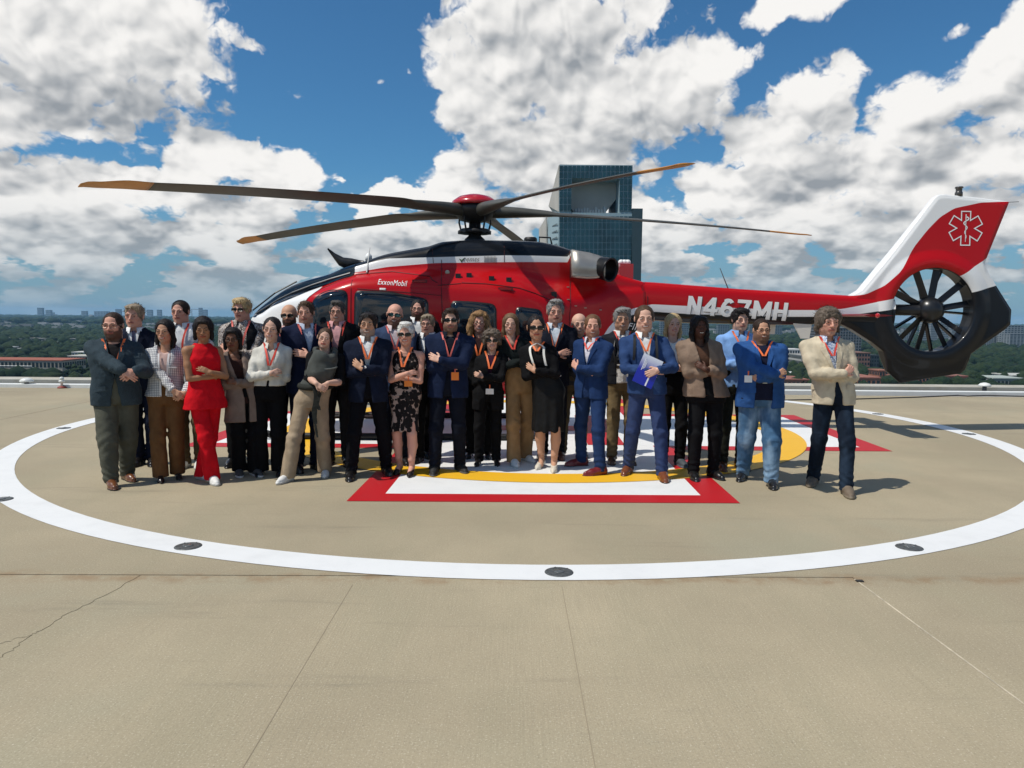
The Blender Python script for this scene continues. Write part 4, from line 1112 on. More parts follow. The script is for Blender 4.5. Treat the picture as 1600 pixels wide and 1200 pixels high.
# ------------------------------------------------------------------ the city below
ZG = -46.0
def city():
    rnd = random.Random(11); nr = np.random.default_rng(5)
    # ground sheet out to the horizon
    m = bpy.data.materials.new('city_ground'); m.use_nodes = True; g = NT(m.node_tree)
    v = g.node('ShaderNodeNewGeometry').outputs['Position']
    n = g.noise(v, 0.012, 6, 0.65); n2 = g.noise(v, 0.0012, 5, 0.6); n3 = g.noise(g.vmath('MULTIPLY', v, (1, .35, 1)), 0.006, 4, .7)
    col = g.mix(g.ramp(n, .35, .65), (.014, .030, .016), (.028, .044, .020))
    col = g.mix(g.math('MULTIPLY', g.ramp(n3, .60, .68), g.ramp(n2, .45, .6)), col, (.26, .24, .20))
    g.put(g.n['Principled BSDF'].inputs['Base Color'], col); g.n['Principled BSDF'].inputs['Roughness'].default_value = .95
    me = MB(); R = 13500
    k = 72; pts = [(R * math.cos(2 * math.pi * i / k), R * math.sin(2 * math.pi * i / k), ZG) for i in range(k)]
    me.add([(0, 0, ZG)] + pts, [(0, 1 + i, 1 + (i + 1) % k) for i in range(k)])
    tag(me.build('city_ground', m), 'flat green city plain stretching to the horizon', kind='structure')

    def spot(px, py):
        q = ground(px, py, ZG); return q[0], q[1]
    def block(px0, px1, ytop, ybase, depth=None, far=None):
        """footprint and height of a building seen between px0..px1, ytop..ybase"""
        x, y = spot((px0 + px1) / 2, ybase) if far is None else tuple(at_depth((px0 + px1) / 2, 500, far)[:2])
        a, b = at_depth(px0, ytop, y), at_depth(px1, ytop, y)
        return a[0], b[0], y, (a[2] + b[2]) / 2
    # ---- glass tower behind the helicopter
    Y = 330.0
    T = lambda px, py, dy=0: (lambda q: (q[0], q[1], q[2]))(at_depth(px, py, Y + dy))
    root = empty('glass_tower', (T(930, 500)[0], Y, ZG)); ox = root.location.copy()
    tag(root, 'tall dark glass office tower with a hollowed top, behind the rotor', 'tower')
    wallm = mat('tower_mullion', (.30, .40, .43), .5); pane = mat('tower_glass', (.012, .060, .080), .32, .0, .35, vary=.35, vscale=.09)
    conc = mat('tower_concrete', (.46, .43, .38), .8, vary=.08, vscale=.1); plain = mat('tower_plain', (.030, .060, .070), .5)
    L = lambda p: (p[0] - ox[0], p[1] - ox[1], p[2] - ox[2])
    def pris(name, plan, z0, z1, mm, parent=root):
        return MB().prism([(x - ox[0], y - ox[1]) for x, y in plan], z0 - ZG, z1 - ZG).build(name, mm, parent)
    xl, xr, xr2, xs = T(873.7, 300)[0], T(987.7, 300)[0], T(1002, 400)[0], T(855.7, 400, 16)[0]
    zt, zo1, zo0, zs = T(930, 257.5)[2], T(930, 279)[2], T(930, 329.5)[2], T(930, 332.5)[2]
    D = 36
    pris('lower_block', [(xl, Y), (xr, Y), (xr2, Y + .5), (xr2, Y + D), (xs, Y + D), (xs, Y + 16)], ZG, zs, wallm)
    pris('dark_end_bay', [(xr + .2, Y - .25), (xr2 + .1, Y - .25), (xr2 + .1, Y + D), (xr + .2, Y + D)], ZG, zs + 2, plain)
    x1, x2 = T(893, 300)[0], T(967.5, 300)[0]
    pris('upper_left_pier', [(xl, Y), (x1, Y), (x1, Y + D), (xl, Y + D)], zs, zo1, wallm)
    pris('upper_right_pier', [(x2, Y), (xr, Y), (xr, Y + D), (x2, Y + D)], zs, zo1, wallm)
    pris('top_bridge', [(xl, Y), (xr, Y), (xr, Y + D), (xl, Y + D)], zo1, zt, wallm)
    # concrete bowl inside the opening
    xa, xb = T(895, 300)[0], T(967, 300)[0]; xc, xd = T(899, 327)[0], T(949, 327)[0]; zm = T(930, 306)[2]
    prof = [(xa, zo1), (xb, zo1), (xb, zm), (xd, zo0 + .2), (xc, zo0 + .2), (xa, T(895, 320)[2])]
    b = MB(); V = [(x - ox[0], 9.0, z - ZG) for x, z in prof] + [(x - ox[0], D - 1.0, z - ZG) for x, z in prof]; n = len(prof)
    b.add(V, [tuple(range(n)), tuple(range(n, 2 * n))[::-1]] + [(i, n + i, n + (i + 1) % n, (i + 1) % n) for i in range(n)]); b.build('concrete_bowl', conc, root)
    b = MB(); rnd2 = random.Random(3)
    for k in range(11):
        xx = xc + (xd - xc) * (k + .5) / 11 - ox[0]; hh = rnd2.uniform(1.2, 2.8); b.box((xx, 5, zo0 - ZG + hh / 2 - .3), (1.1, 2, hh))
    b.build('rooftop_unit', mat('unit_grey', (.3, .31, .31), .6), root)
    # sloping side slabs
    def slab(name, pts, dy0, th):
        V = [(T(px, py, dy0 + d)[0] - ox[0], dy0 + d, T(px, py, dy0 + d)[2] - ZG) for px, py, d in pts]
        W = [(a + th, b_, c) for a, b_, c in V]; n = len(V)
        MB().add(V + W, [tuple(range(n))[::-1], tuple(range(n, 2 * n))] + [(i, (i + 1) % n, n + (i + 1) % n, n + i) for i in range(n)]).build(name, conc, root)
    slab('side_slab', [(873, 258, 0), (873, 331, 0), (863, 331, 18), (857, 322, 18), (871, 280, 18)], .1, .6)
    slab('side_slab', [(853, 340, 0), (853, 500, 0), (842, 500, 16), (842, 358, 16)], 16.2, .6)
    # panes
    b = MB(); 
    cols = np.linspace(873.7, 987.7, 18)
    rows = np.arange(337.5, 500, 10.4)
    def pn(c0, c1, r0, r1):
        p, q = T(c0 + .55, r1 - .6), T(c1 - .55, r0 + .6)
        b.box(((p[0] + q[0]) / 2 - ox[0], -.10, (p[2] + q[2]) / 2 - ZG), (q[0] - p[0], .3, q[2] - p[2]))
    for i in range(17):
        for r in rows: pn(cols[i], cols[i + 1], r, r + 10.4)
    for i in range(17):
        for r0, r1 in ((258.5, 268.5), (268.5, 279)): pn(cols[i], cols[i + 1], r0, r1)
    for r in np.arange(279, 330, 10.1):
        for i in (0, 1, 2): pn(893 - 6.45 * (i + 1), 893 - 6.45 * i, r, min(r + 10.1, 331))
        for i in (0, 1, 2): pn(967.5 + 6.7 * i, 967.5 + 6.7 * (i + 1), r, min(r + 10.1, 331))
    o = b.build('glass_pane', pane, root); o['kind'] = 'stuff'
    b = MB()
    for r in rows[1:]:
        p, q = T(857.5, r + 8.5, 14), T(872, r + 1.5, 2); b.add([(xs - ox[0] + .5, 15.2, p[2] - ZG), (xl - ox[0] - .6, .3, p[2] - ZG), (xl - ox[0] - .6, .3, q[2] - ZG), (xs - ox[0] + .5, 15.2, q[2] - ZG)], [(0, 1, 2, 3)])
    o = b.build('side_pane', pane, root); o['kind'] = 'stuff'

    # ---- ordinary buildings
    cream, white, brick, slate, teal = (.42, .38, .31), (.62, .62, .60), (.27, .105, .065), (.12, .13, .14), (.06, .09, .10)
    def building(label, px0, px1, ytop, ybase, color, floors=0, bays=0, roof=None, depth=None, win=(.02, .03, .035), far=None, name='building', group=None, frac=(.62, .55)):
        x0, x1, y, zt = block(px0, px1, ytop, ybase, far=far)
        w = x1 - x0; dp = depth or max(12, w * .6); h = zt - ZG
        e = empty(name, ((x0 + x1) / 2, y, ZG)); tag(e, label, 'building', group)
        MB().box((0, dp / 2, h / 2), (w, dp, h)).build('wall', mat('wall_' + name, color, .8, vary=.10, vscale=.05), e)
        rc = roof or tuple(c * .8 for c in color)
        MB().box((0, dp / 2, h + .35), (w + .8, dp + .8, .7)).build('roof', mat('roof_' + name, rc, .85), e)
        if floors and bays:
            b = MB(); fh, bw = h / floors, w / bays
            for i in range(floors):
                for j in range(bays):
                    b.box((-w / 2 + (j + .5) * bw, -.04, (i + .55) * fh), (bw * frac[0], .25, fh * frac[1]))
            nb = max(2, int(dp / bw))
            for i in range(floors):
                for j in range(nb):
                    for s_ in (-1, 1): b.box((s_ * (w / 2 + .04), (j + .5) * dp / nb, (i + .55) * fh), (.25, dp / nb * frac[0], fh * frac[1]))
            o = b.build('window', mat('far_window', win, .15, 0, .8), e); o['kind'] = 'stuff'
        return e
    terr = (.30, .085, .045)
    e = building('long low building with a terracotta roof at the far left edge', -60, 97, 563.5, 591, (.36, .32, .26), 2, 26, terr, 30)
    building('cream low block beside the big tree at the left, near the teal blazer', 106, 150, 557, 577, cream, 3, 10, (.5, .48, .42), 20)
    building('small white roofed building above the cream block at the left', 112, 140, 551, 566, white, 2, 6, (.55, .54, .5), 18)
    building('pale flat roofed building at the far left edge above the trees', -4, 18, 542.5, 552, (.45, .45, .43), 2, 8, (.55, .55, .53))
    building('tiny white roofed building left of the trees', 28, 43, 545, 552, white, 1, 5, (.7, .7, .68))
    # row of cream apartments behind the dark wood on the left
    for k in range(9):
        px = 47 + k * 10.4
        building('cream apartment house number %s from the left in the row across the left wood' % ['one', 'two', 'three', 'four', 'five', 'six', 'seven', 'eight', 'nine'][k], px, px + 8.6, 529.5 + (k % 3) * .8 + (0 if k > 1 else -1), 538, (.34, .33, .27), 3, 4, (.30, .30, .27), group='cream apartments in the left wood')
    for k in range(3):
        building(['pale house at the left edge of the wood', 'pale house right of the one at the wood edge', 'pale gabled house left of the apartment row'][k], 4 + k * 8, 10 + k * 8, 528 + k, 539, (.34, .34, .28), 2, 3, (.30, .30, .27), group='pale houses in the left wood')
    # skyline, left
    for (a, b_, yt, yb, lab) in ((58, 66, 481, 490, 'slab tower on the left skyline, tallest above the teal blazer side'), (71, 79, 484.5, 490, 'lower pale tower right of the slab on the left skyline'), (127, 135, 486, 491.5, 'low block on the skyline left of the first man'),
                                 (147, 166, 486.5, 491.5, 'wide low block on the skyline above the first man'), (180, 188, 483, 492, 'square tower on the skyline behind the blond man'),
                                 (229, 237, 484, 492, 'square tower on the skyline right of the blond man'), (245, 251.5, 484, 492, 'narrow tower above the tweed jacket woman'),
                                 (310, 315.5, 481, 493, 'taller half of the tower beside the crane'), (316, 323, 484, 493, 'shorter half of the tower beside the crane')):
        building(lab, a, b_, yt, yb, (.20, .24, .27), 5, 4, far=6200, win=(.08, .10, .12), group='towers on the left skyline')
    x0, x1, y, z1 = block(299, 311, 483.5, 493, far=6150)
    e = empty('tower_crane', (x0 + 3, y, ZG)); tag(e, 'tower crane with a long arm on the left skyline', 'crane')
    MB().box((0, 0, (z1 - ZG) / 2), (4, 4, z1 - ZG)).build('mast', mat('crane', (.2, .2, .2), .6), e)
    MB().box(((x1 - x0) / 2 - 2, 0, z1 - ZG), (x1 - x0 + 12, 3, 4)).build('jib', mat('crane', (.2, .2, .2), .6), e)
    # centre and right
    building('white apartment block right of the blue blazer man', 1226, 1258, 547, 580, (.60, .60, .58), 5, 8, depth=30, frac=(.6, .6))
    building('pale grey annex under the white apartment block', 1252, 1276, 556, 584, (.38, .37, .34), 4, 6, depth=30)
    building('big dark gridded hospital block behind the curly haired man', 1296, 1347, 513, 575, (.16, .17, .18), 14, 12, depth=60, win=(.015, .02, .025), frac=(.6, .62))
    building('brick and glass block beside the beige blazer', 1333, 1360, 552, 585, (.24, .12, .085), 5, 6, depth=30)
    building('dark glass block right of the brick and glass block', 1358, 1374, 556, 584, (.03, .045, .055), 5, 4, depth=30)
    building('orange brick house beneath the tail skid', 1374, 1392, 580, 607, (.33, .13, .075), 3, 4, depth=16)
    building('long orange brick terrace under the tail fin', 1392, 1512, 588, 609, (.36, .14, .08), 2, 22, (.26, .105, .075), 18)
    building('red roofed low building right of the beige blazer', 1318, 1376, 591, 612, (.33, .14, .08), 1, 8, (.28, .105, .07), 30)
    building('red roofed low building left of the beige blazer', 1210, 1264, 594, 612, (.33, .14, .08), 1, 8, (.28, .105, .07), 30)
    building('pale sheet roofed shed right of the blue blazer', 1226, 1252, 585, 600, (.4, .4, .37), 1, 5, (.55, .56, .52), 30)
    building('grey pavilion with a wide pale roof at the right edge', 1552, 1600, 592, 612, (.20, .22, .20), 1, 8, (.36, .40, .36), 24)
    building('long low pale building at the far right edge', 1582, 1660, 588, 603, (.38, .38, .34), 2, 12, (.46, .46, .42), 24)
    building('small brick house left of the grey pavilion', 1512, 1530, 596, 611, (.30, .13, .09), 2, 4, (.3, .12, .08), 14)
    bx = [(1570, 1600, 509, 546, 'right hand tower with a bright top at the frame edge'), (1536, 1556, 520, 545, 'grey apartment tower left of the pair at the right edge'), (1556, 1571, 517, 545, 'grey apartment tower in the middle of the right skyline'),
          (1578, 1612, 522, 548, 'wide grey apartment block low on the right edge'), (1442, 1452, 502, 540, 'slim tower seen through the left half of the tail fan'), (1455, 1466, 506, 538, 'second slim tower seen through the tail fan'),
          (1470, 1483, 500, 536, 'tall tower seen through the middle of the tail fan'), (1488, 1499, 508, 540, 'tower seen through the right half of the tail fan'), (1412, 1428, 513, 540, 'low slab seen through the lower left of the tail fan')]
    for a, b_, yt, yb, lab in bx: building(lab, a, b_, yt, yb, (.24, .26, .27), 12, 6, win=(.05, .07, .08), group='towers on the right skyline')
    labs = ['beside the standing blonde woman', 'above the taupe jacket woman', 'left of the dark haired young man', 'right of the dark haired young man', 'under the tail boom lettering', 'under the last letter of the registration']
    for k, (a, b_, yt, yb) in enumerate(((1032, 1048, 500, 530), (1062, 1076, 506, 532), (1122, 1140, 508, 530), (1172, 1184, 505, 528), (1205, 1222, 509, 529), (1268, 1282, 508, 526))):
        building('bluish tower seen below the tail boom, ' + labs[k], a, b_, yt, yb, (.13, .16, .18), 9, 5, win=(.04, .06, .07), group='towers below the tail boom')
    # distant low-rise speckle: one mass nobody could count
    b = MB()
    for k in range(1500):
        y = math.exp(nr.uniform(math.log(1900), math.log(11000))); x = nr.uniform(-.78, .78) * y
        tall = y > 5000 and nr.random() < .07
        s_ = nr.uniform(8, 26) * (.6 if y < 3500 else 1.3); h = nr.uniform(11, 17) + (nr.uniform(5, 45) if tall else 0)
        b.box((x, y, ZG + h / 2), (s_ * nr.uniform(1, 2.2), s_, h))
    o = b.build('distant_rooftops', mat('pale_roofs', (.30, .30, .29), .8, vary=.5, vscale=.004)); tag(o, 'pale rooftops scattered through the far plain', kind='stuff')

    # ---- trees
    def ico(sub):
        import bmesh
        bm = bmesh.new(); bmesh.ops.create_icosphere(bm, subdivisions=sub, radius=1.0)
        v = np.array([q.co[:] for q in bm.verts]); bm.verts.index_update(); f = np.array([[q.index for q in p.verts] for p in bm.faces]); bm.free(); return v, f
    fol = bpy.data.materials.new('foliage'); fol.use_nodes = True; g = NT(fol.node_tree)
    v = g.node('ShaderNodeNewGeometry').outputs['Position']
    col = g.mix(g.ramp(g.noise(v, .045, 3, .6), .35, .65), (.014, .036, .015), (.040, .062, .020))
    col = g.mix(g.ramp(g.noise(v, .35, 4, .7), .4, .7), col, (.010, .024, .010))
    g.put(g.n['Principled BSDF'].inputs['Base Color'], col); g.n['Principled BSDF'].inputs['Roughness'].default_value = .8; g.n['Principled BSDF'].inputs['Specular IOR Level'].default_value = .15
    g.put(g.n['Principled BSDF'].inputs['Normal'], g.bump(g.noise(v, .55, 5, .75), 1.0, 2.5))
    trunkm = mat('bark', (.09, .065, .045), .9)
    def crown(seed, R, n=26):
        """uneven crown: many leaf clumps over a few boughs, with gaps"""
        q = np.random.default_rng(seed); v0, f0 = ico(1); VV, FF = [], []; c = 0
        for k in range(n):
            d = q.normal(size=3); d /= np.linalg.norm(d); r = R * q.uniform(.35, .95)
            ctr = d * r * (1, 1, .62); s_ = R * q.uniform(.22, .42)
            w = v0 * s_ * (1, 1, .75) * (1 + q.uniform(-.35, .35, (len(v0), 1))) + ctr
            VV.append(w); FF.append(f0 + c); c += len(w)
        return np.concatenate(VV), np.concatenate(FF)
    kinds = [crown(k, 1.0) for k in range(5)]
    meshes = []
    near = []
    nl = {(118, 580, 15): 'rounded dark green tree at the deck edge left of the first man', (135, 581, 12): 'small round tree right against the first man', (90, 578, 10): 'tree under the right end of the terracotta roof', (70, 579, 10): 'low tree below the terracotta roof', (50, 581, 9): 'tree beside the metal canopy at the left',
          (20, 560, 9): 'tree over the left end of the terracotta roof', (42, 558, 10): 'tree over the middle of the terracotta roof', (66, 559, 9): 'tree over the terracotta roof, right of its middle', (86, 560, 9): 'tree just over the right end of the terracotta roof', (98, 562, 8): 'tree between the terracotta roof and the cream block',
          (1525, 596, 16): 'broad bright tree right of the tail skid', (1546, 602, 10): 'smaller tree beside the grey pavilion', (1512, 602, 9): 'tree at the foot of the tail skid', (1575, 584, 10): 'tree behind the grey pavilion', (1598, 586, 10): 'tree behind the pavilion at the right edge',
          (1275, 590, 9): 'tree left of the beige blazer sleeve', (1242, 578, 8): 'tree in front of the white apartment block', (1222, 588, 9): 'tree right of the blue blazer shoulder', (1360, 588, 10): 'tree above the red roof right of the beige blazer', (1345, 590, 9): 'tree beside the beige blazer elbow', (1385, 578, 8): 'tree behind the orange brick house',
          (1540, 580, 10): 'tree behind the broad bright tree', (1556, 590, 9): 'tree left of the pavilion roof', (8, 578, 9): 'tree by the metal canopy at the left edge', (108, 560, 7): 'tree behind the cream low block'}
    for i, ((px, py, rp), lab) in enumerate(nl.items()):
        x, y = spot(px, py + rp * .9)
        R = rp / FPX * y
        z = at_depth(px, py, y)[2]
        e = empty('tree', (x, y, ZG), rnd.uniform(0, 6)); tag(e, lab, 'tree', 'trees below the deck')
        kv, kf = kinds[i % 5]
        c = mesh_obj('crown', kv * R + (0, 0, max(z - ZG, R * .5)), kf, fol, e, False)
        hh = max(z - ZG, R * .5)
        b = MB().tube([(0, 0, 0), (.1 * R, 0, hh * .5), (0, .05 * R, hh)], [R * .09, R * .07, R * .04], 6)
        for k in range(3):
            t = 2.1 * k; b.tube([(0.05 * R, 0, hh * .5), (.4 * R * math.cos(t), .4 * R * math.sin(t), hh * .9)], [R * .045, R * .02], 5)
        b.build('trunk', trunkm, e)
    # the wood: crowns by the thousand, one mass
    def mass(n, y0, y1, r0, r1, base, flat, seed, keep=lambda x, y: True):
        q = np.random.default_rng(seed); v0, f0 = base; VV, FF = [], []; c = 0
        y = np.sqrt(q.uniform(y0 ** 2, y1 ** 2, n)); x = q.uniform(-1.15, 1.15, n) * y; r = q.uniform(r0, r1, n)
        for i in range(n):
            if not keep(x[i], y[i]): continue
            w = v0 * (1 + q.uniform(-.28, .28, (len(v0), 1))) * r[i] * (1, 1, flat) + (x[i], y[i], ZG + r[i] * .75)
            VV.append(w); FF.append(f0 + c); c += len(v0)
        return np.concatenate(VV), np.concatenate(FF)
    keep = lambda x, y: not (y < 760 and math.sin(x * .02 + 1.3) + math.sin(y * .031 + x * .011) > 1.1)
    parts = [mass(3700, 470, 1000, 4.5, 8.0, ico(2 if False else 1), .8, 1, keep), mass(12500, 1000, 2600, 6, 10, ico(1), .7, 2), mass(9500, 2600, 9000, 14, 26, ico(0) if False else ico(1), .42, 3)]
    off = 0; VV, FF = [], []
    for a, b_ in parts: VV.append(a); FF.append(b_ + off); off += len(a)
    o = mesh_obj('wood', np.concatenate(VV), np.concatenate(FF), fol); tag(o, 'dark green tree cover filling the city plain', kind='stuff')
    # metal canopy at the far left
    x, y = spot(22, 591); e = empty('metal_canopy', (x, y, ZG)); tag(e, 'pale metal canopy frame below the terracotta roof at the left', 'canopy')
    s_ = y / FPX
    MB().tube([(-45 * s_, 0, 9), (28 * s_, 0, 9), (31 * s_, 0, 8), (31 * s_, 0, 0)], .5, 6).build('frame', mat('canopy_metal', (.55, .56, .54), .5), e)
    MB().box((-8 * s_, 6, 5), (72 * s_, 10, .4)).build('roof_sheet', mat('canopy_sheet', (.40, .42, .42), .5), e)
    for k in range(5): MB().tube([(-40 * s_ + k * 17 * s_, 2, 0), (-40 * s_ + k * 17 * s_, 2, 9)], .25, 5).build('post', mat('canopy_metal', (.55, .56, .54), .5), e)
city()

def haze():
    m = bpy.data.materials.new('haze'); m.use_nodes = True; m.node_tree.nodes.clear(); g = NT(m.node_tree)
    p = g.node('ShaderNodeVolumePrincipled'); p.inputs['Color'].default_value = (.36, .68, 1.0, 1); p.inputs['Density'].default_value = 6.0e-5
    o = g.node('ShaderNodeOutputMaterial'); g.l.new(p.outputs[0], o.inputs['Volume'])
    b = MB().box((0, 0, (ZG - 1 + 95) / 2), (28000, 28000, 95 - ZG + 1)).build('haze', m); tag(b, 'thin pale blue air over the city', kind='stuff')
haze()
# ------------------------------------------------------------------ people: distance-field figures
class Field:
    def __init__(s, lo, hi, step):
        s.lo = np.array(lo, float); s.step = step
        s.ax = [np.arange(lo[i], hi[i] + step, step, dtype=np.float32) for i in range(3)]
        s.D = np.full([len(a) for a in s.ax], 1.0, np.float32)
    def sl(s, lo, hi):
        r = []
        for i in range(3):
            a = max(0, int((lo[i] - s.lo[i]) / s.step)); b = min(len(s.ax[i]), int((hi[i] - s.lo[i]) / s.step) + 2)
            if b <= a: return None
            r.append(slice(a, b))
        return tuple(r)
    def xyz(s, q):
        return s.ax[0][q[0]][:, None, None], s.ax[1][q[1]][None, :, None], s.ax[2][q[2]][None, None, :]
    def join(s, q, d, k):
        if k <= 0: s.D[q] = np.minimum(s.D[q], d); return
        a = s.D[q]; h = np.clip(.5 + .5 * (d - a) / k, 0, 1)
        s.D[q] = d * (1 - h) + a * h - k * h * (1 - h)
    def cut(s, q, d, k=0.0):
        a = s.D[q]
        if k <= 0: s.D[q] = np.maximum(a, -d); return
        h = np.clip(.5 - .5 * (d + a) / k, 0, 1)
        s.D[q] = a * (1 - h) - d * h + k * h * (1 - h)
    def dcap(s, q, a, b, ra, rb):
        x, y, z = s.xyz(q); a = np.asarray(a, float); b = np.asarray(b, float); e = b - a; L = float(e @ e) + 1e-9
        t = np.clip(((x - a[0]) * e[0] + (y - a[1]) * e[1] + (z - a[2]) * e[2]) / L, 0, 1)
        return np.sqrt((x - a[0] - t * e[0]) ** 2 + (y - a[1] - t * e[1]) ** 2 + (z - a[2] - t * e[2]) ** 2) - (ra + (rb - ra) * t)
    def box(s, a, b, r):
        a, b = np.asarray(a, float), np.asarray(b, float)
        return s.sl(np.minimum(a, b) - r, np.maximum(a, b) + r)
    def cap(s, a, b, ra, rb=None, k=0.0):
        rb = ra if rb is None else rb
        q = s.box(a, b, max(ra, rb) + k + 2 * s.step)
        if q: s.join(q, s.dcap(q, a, b, ra, rb), k)
    def chain(s, pts, rs, k=0.0):
        for i in range(len(pts) - 1): s.cap(pts[i], pts[i + 1], rs[i], rs[i + 1], k)
    def dell(s, q, c, r, M=None):
        x, y, z = s.xyz(q); x, y, z = x - c[0], y - c[1], z - c[2]
        if M is not None:
            x, y, z = M[0][0] * x + M[1][0] * y + M[2][0] * z, M[0][1] * x + M[1][1] * y + M[2][1] * z, M[0][2] * x + M[1][2] * y + M[2][2] * z
        k0 = np.sqrt((x / r[0]) ** 2 + (y / r[1]) ** 2 + (z / r[2]) ** 2); k1 = np.sqrt((x / r[0] ** 2) ** 2 + (y / r[1] ** 2) ** 2 + (z / r[2] ** 2) ** 2)
        return k0 * (k0 - 1) / (k1 + 1e-6)
    def ell(s, c, r, k=0.0, M=None, cut=False):
        R = max(r) + k + 2 * s.step
        q = s.sl(np.asarray(c) - R, np.asarray(c) + R)
        if q:
            d = s.dell(q, c, r, M)
            s.cut(q, d, k) if cut else s.join(q, d, k)
    def loft(s, zs, a, b, cx, cy, p=2.3, k=0.0, grow=0.0):
        """stack of rounded ovals; all per-station lists"""
        z0, z1 = zs[0], zs[-1]
        q = s.sl((min(cx) - max(a) - .05, min(cy) - max(b) - .05, z0 - .03), (max(cx) + max(a) + .05, max(cy) + max(b) + .05, z1 + .03))
        if not q: return
        x, y, z = s.xyz(q); zf = z.ravel()
        A, B = pchip(zs, a, zf) + grow, pchip(zs, b, zf) + grow; CX, CY = np.interp(zf, zs, cx), np.interp(zf, zs, cy)
        u, v = np.abs(x - CX[None, None, :]) / A[None, None, :], np.abs(y - CY[None, None, :]) / B[None, None, :]
        d = ((u ** p + v ** p) ** (1 / p) - 1) * np.minimum(A, B)[None, None, :]
        d = np.maximum(d, np.maximum(z0 - z, z - z1)).astype(np.float32)
        s.join(q, d, k)
    def ripple(s, amp, freq, seed, stretch=(1, 1, 1), n=5):
        r = np.random.default_rng(seed); x, y, z = s.xyz((slice(None),) * 3); f = 0
        for _ in range(n):
            w = r.normal(size=3); w = w / np.linalg.norm(w) * freq * r.uniform(.6, 1.5) * np.array(stretch)
            f = f + np.sin(w[0] * x + w[1] * y + w[2] * z + r.uniform(0, 6.28) + 1.3 * np.sin(w[1] * 1.7 * x - w[0] * 1.3 * z + r.uniform(0, 6)))
        s.D += (amp / math.sqrt(n) * f).astype(np.float32)
    def mesh(s):
        s.D[0], s.D[-1] = 1, 1; s.D[:, 0], s.D[:, -1] = 1, 1; s.D[:, :, 0], s.D[:, :, -1] = 1, 1
        return surface_nets(s.D, s.lo, s.step)

def nrm(v): v = np.asarray(v, float); return v / (np.linalg.norm(v) + 1e-9)
def ik(S, W, l1, l2, hint):
    S, W = np.asarray(S, float), np.asarray(W, float); d = W - S; L = np.linalg.norm(d); L2 = min(L, (l1 + l2) * .995)
    d = d / L; W = S + d * L2
    a = (l1 * l1 - l2 * l2 + L2 * L2) / (2 * L2); h = math.sqrt(max(1e-6, l1 * l1 - a * a))
    n = np.asarray(hint, float); n = nrm(n - d * (n @ d))
    return S + d * a + n * h, W

def hand(f, wrist, d, n, sc=1.0, side=1, curl=0.5, spread=.10):
    """palm, four fingers, thumb; d points to the fingers, n out of the back of the hand; side puts the thumb"""
    d, n = nrm(d), np.asarray(n, float); n = nrm(n - d * (n @ d)); t = np.cross(d, n) * side
    w = np.asarray(wrist, float); S = .001 * sc
    f.cap(w - d * 4 * S, w + d * 12 * S, 23 * S, 24 * S, .012)
    lens = (40, 44, 41, 32); offs = (26, 9, -9, -25)
    for i in range(4):
        k0 = w + d * (84 - abs(i - 1.2) * 5) * S + t * offs[i] * S
        f.cap(w + d * 12 * S + t * offs[i] * .55 * S, k0, 14 * S, 11.5 * S, .008)
        dd = nrm(d + t * (offs[i] / 26) * spread); p = k0; L = lens[i]; c = curl * (1 + .08 * i)
        for j, (ln, r0, r1) in enumerate(((1.0, 9.6, 8.8), (.68, 8.8, 8.0), (.52, 8.0, 6.8))):
            a = c * (.55, 1.0, .75)[j]; dd = nrm(dd * math.cos(a) - n * math.sin(a)); q = p + dd * L * ln * S
            f.cap(p, q, r0 * S, r1 * S, .003); p = q
    b = w + d * 22 * S + t * 24 * S; p = b + nrm(d * .75 + t * .75 - n * .2) * 40 * S
    f.cap(b, p, 14 * S, 10.5 * S, .008); q = p + nrm(d * .95 + t * .25 - n * .35) * 30 * S; f.cap(p, q, 10.5 * S, 8.5 * S, .003)

SKIN_M = bpy.data.materials.new('skin'); SKIN_M.use_nodes = True
def _skin():
    g = NT(SKIN_M.node_tree); a = g.node('ShaderNodeAttribute', attribute_name='tint'); b = g.n['Principled BSDF']
    v = g.obj(); n = g.noise(v, 60, 3, .6)
    g.put(b.inputs['Base Color'], g.mix(g.ramp(n, .3, .7, 0, .16), a.outputs['Color'], g.mix(.5, a.outputs['Color'], (.30, .06, .04))))
    b.inputs['Roughness'].default_value = .55; b.inputs['Specular IOR Level'].default_value = .25
_skin()
def hair_mat(c):
    key = ('hair', c)
    if key in _MATS: return _MATS[key]
    m = bpy.data.materials.new('hair'); m.use_nodes = True; g = NT(m.node_tree); b = g.n['Principled BSDF']
    v = g.vmath('MULTIPLY', g.obj(), (1, 1, .22)); n = g.noise(v, 120, 4, .6, .6)
    g.put(b.inputs['Base Color'], g.mix(g.ramp(n, .3, .72), [q * .6 for q in c], [min(1, q * 1.3) for q in c]))
    b.inputs['Roughness'].default_value = .58; b.inputs['Specular IOR Level'].default_value = .22
    g.put(b.inputs['Normal'], g.bump(n, .5, .006)); _MATS[key] = m; return m
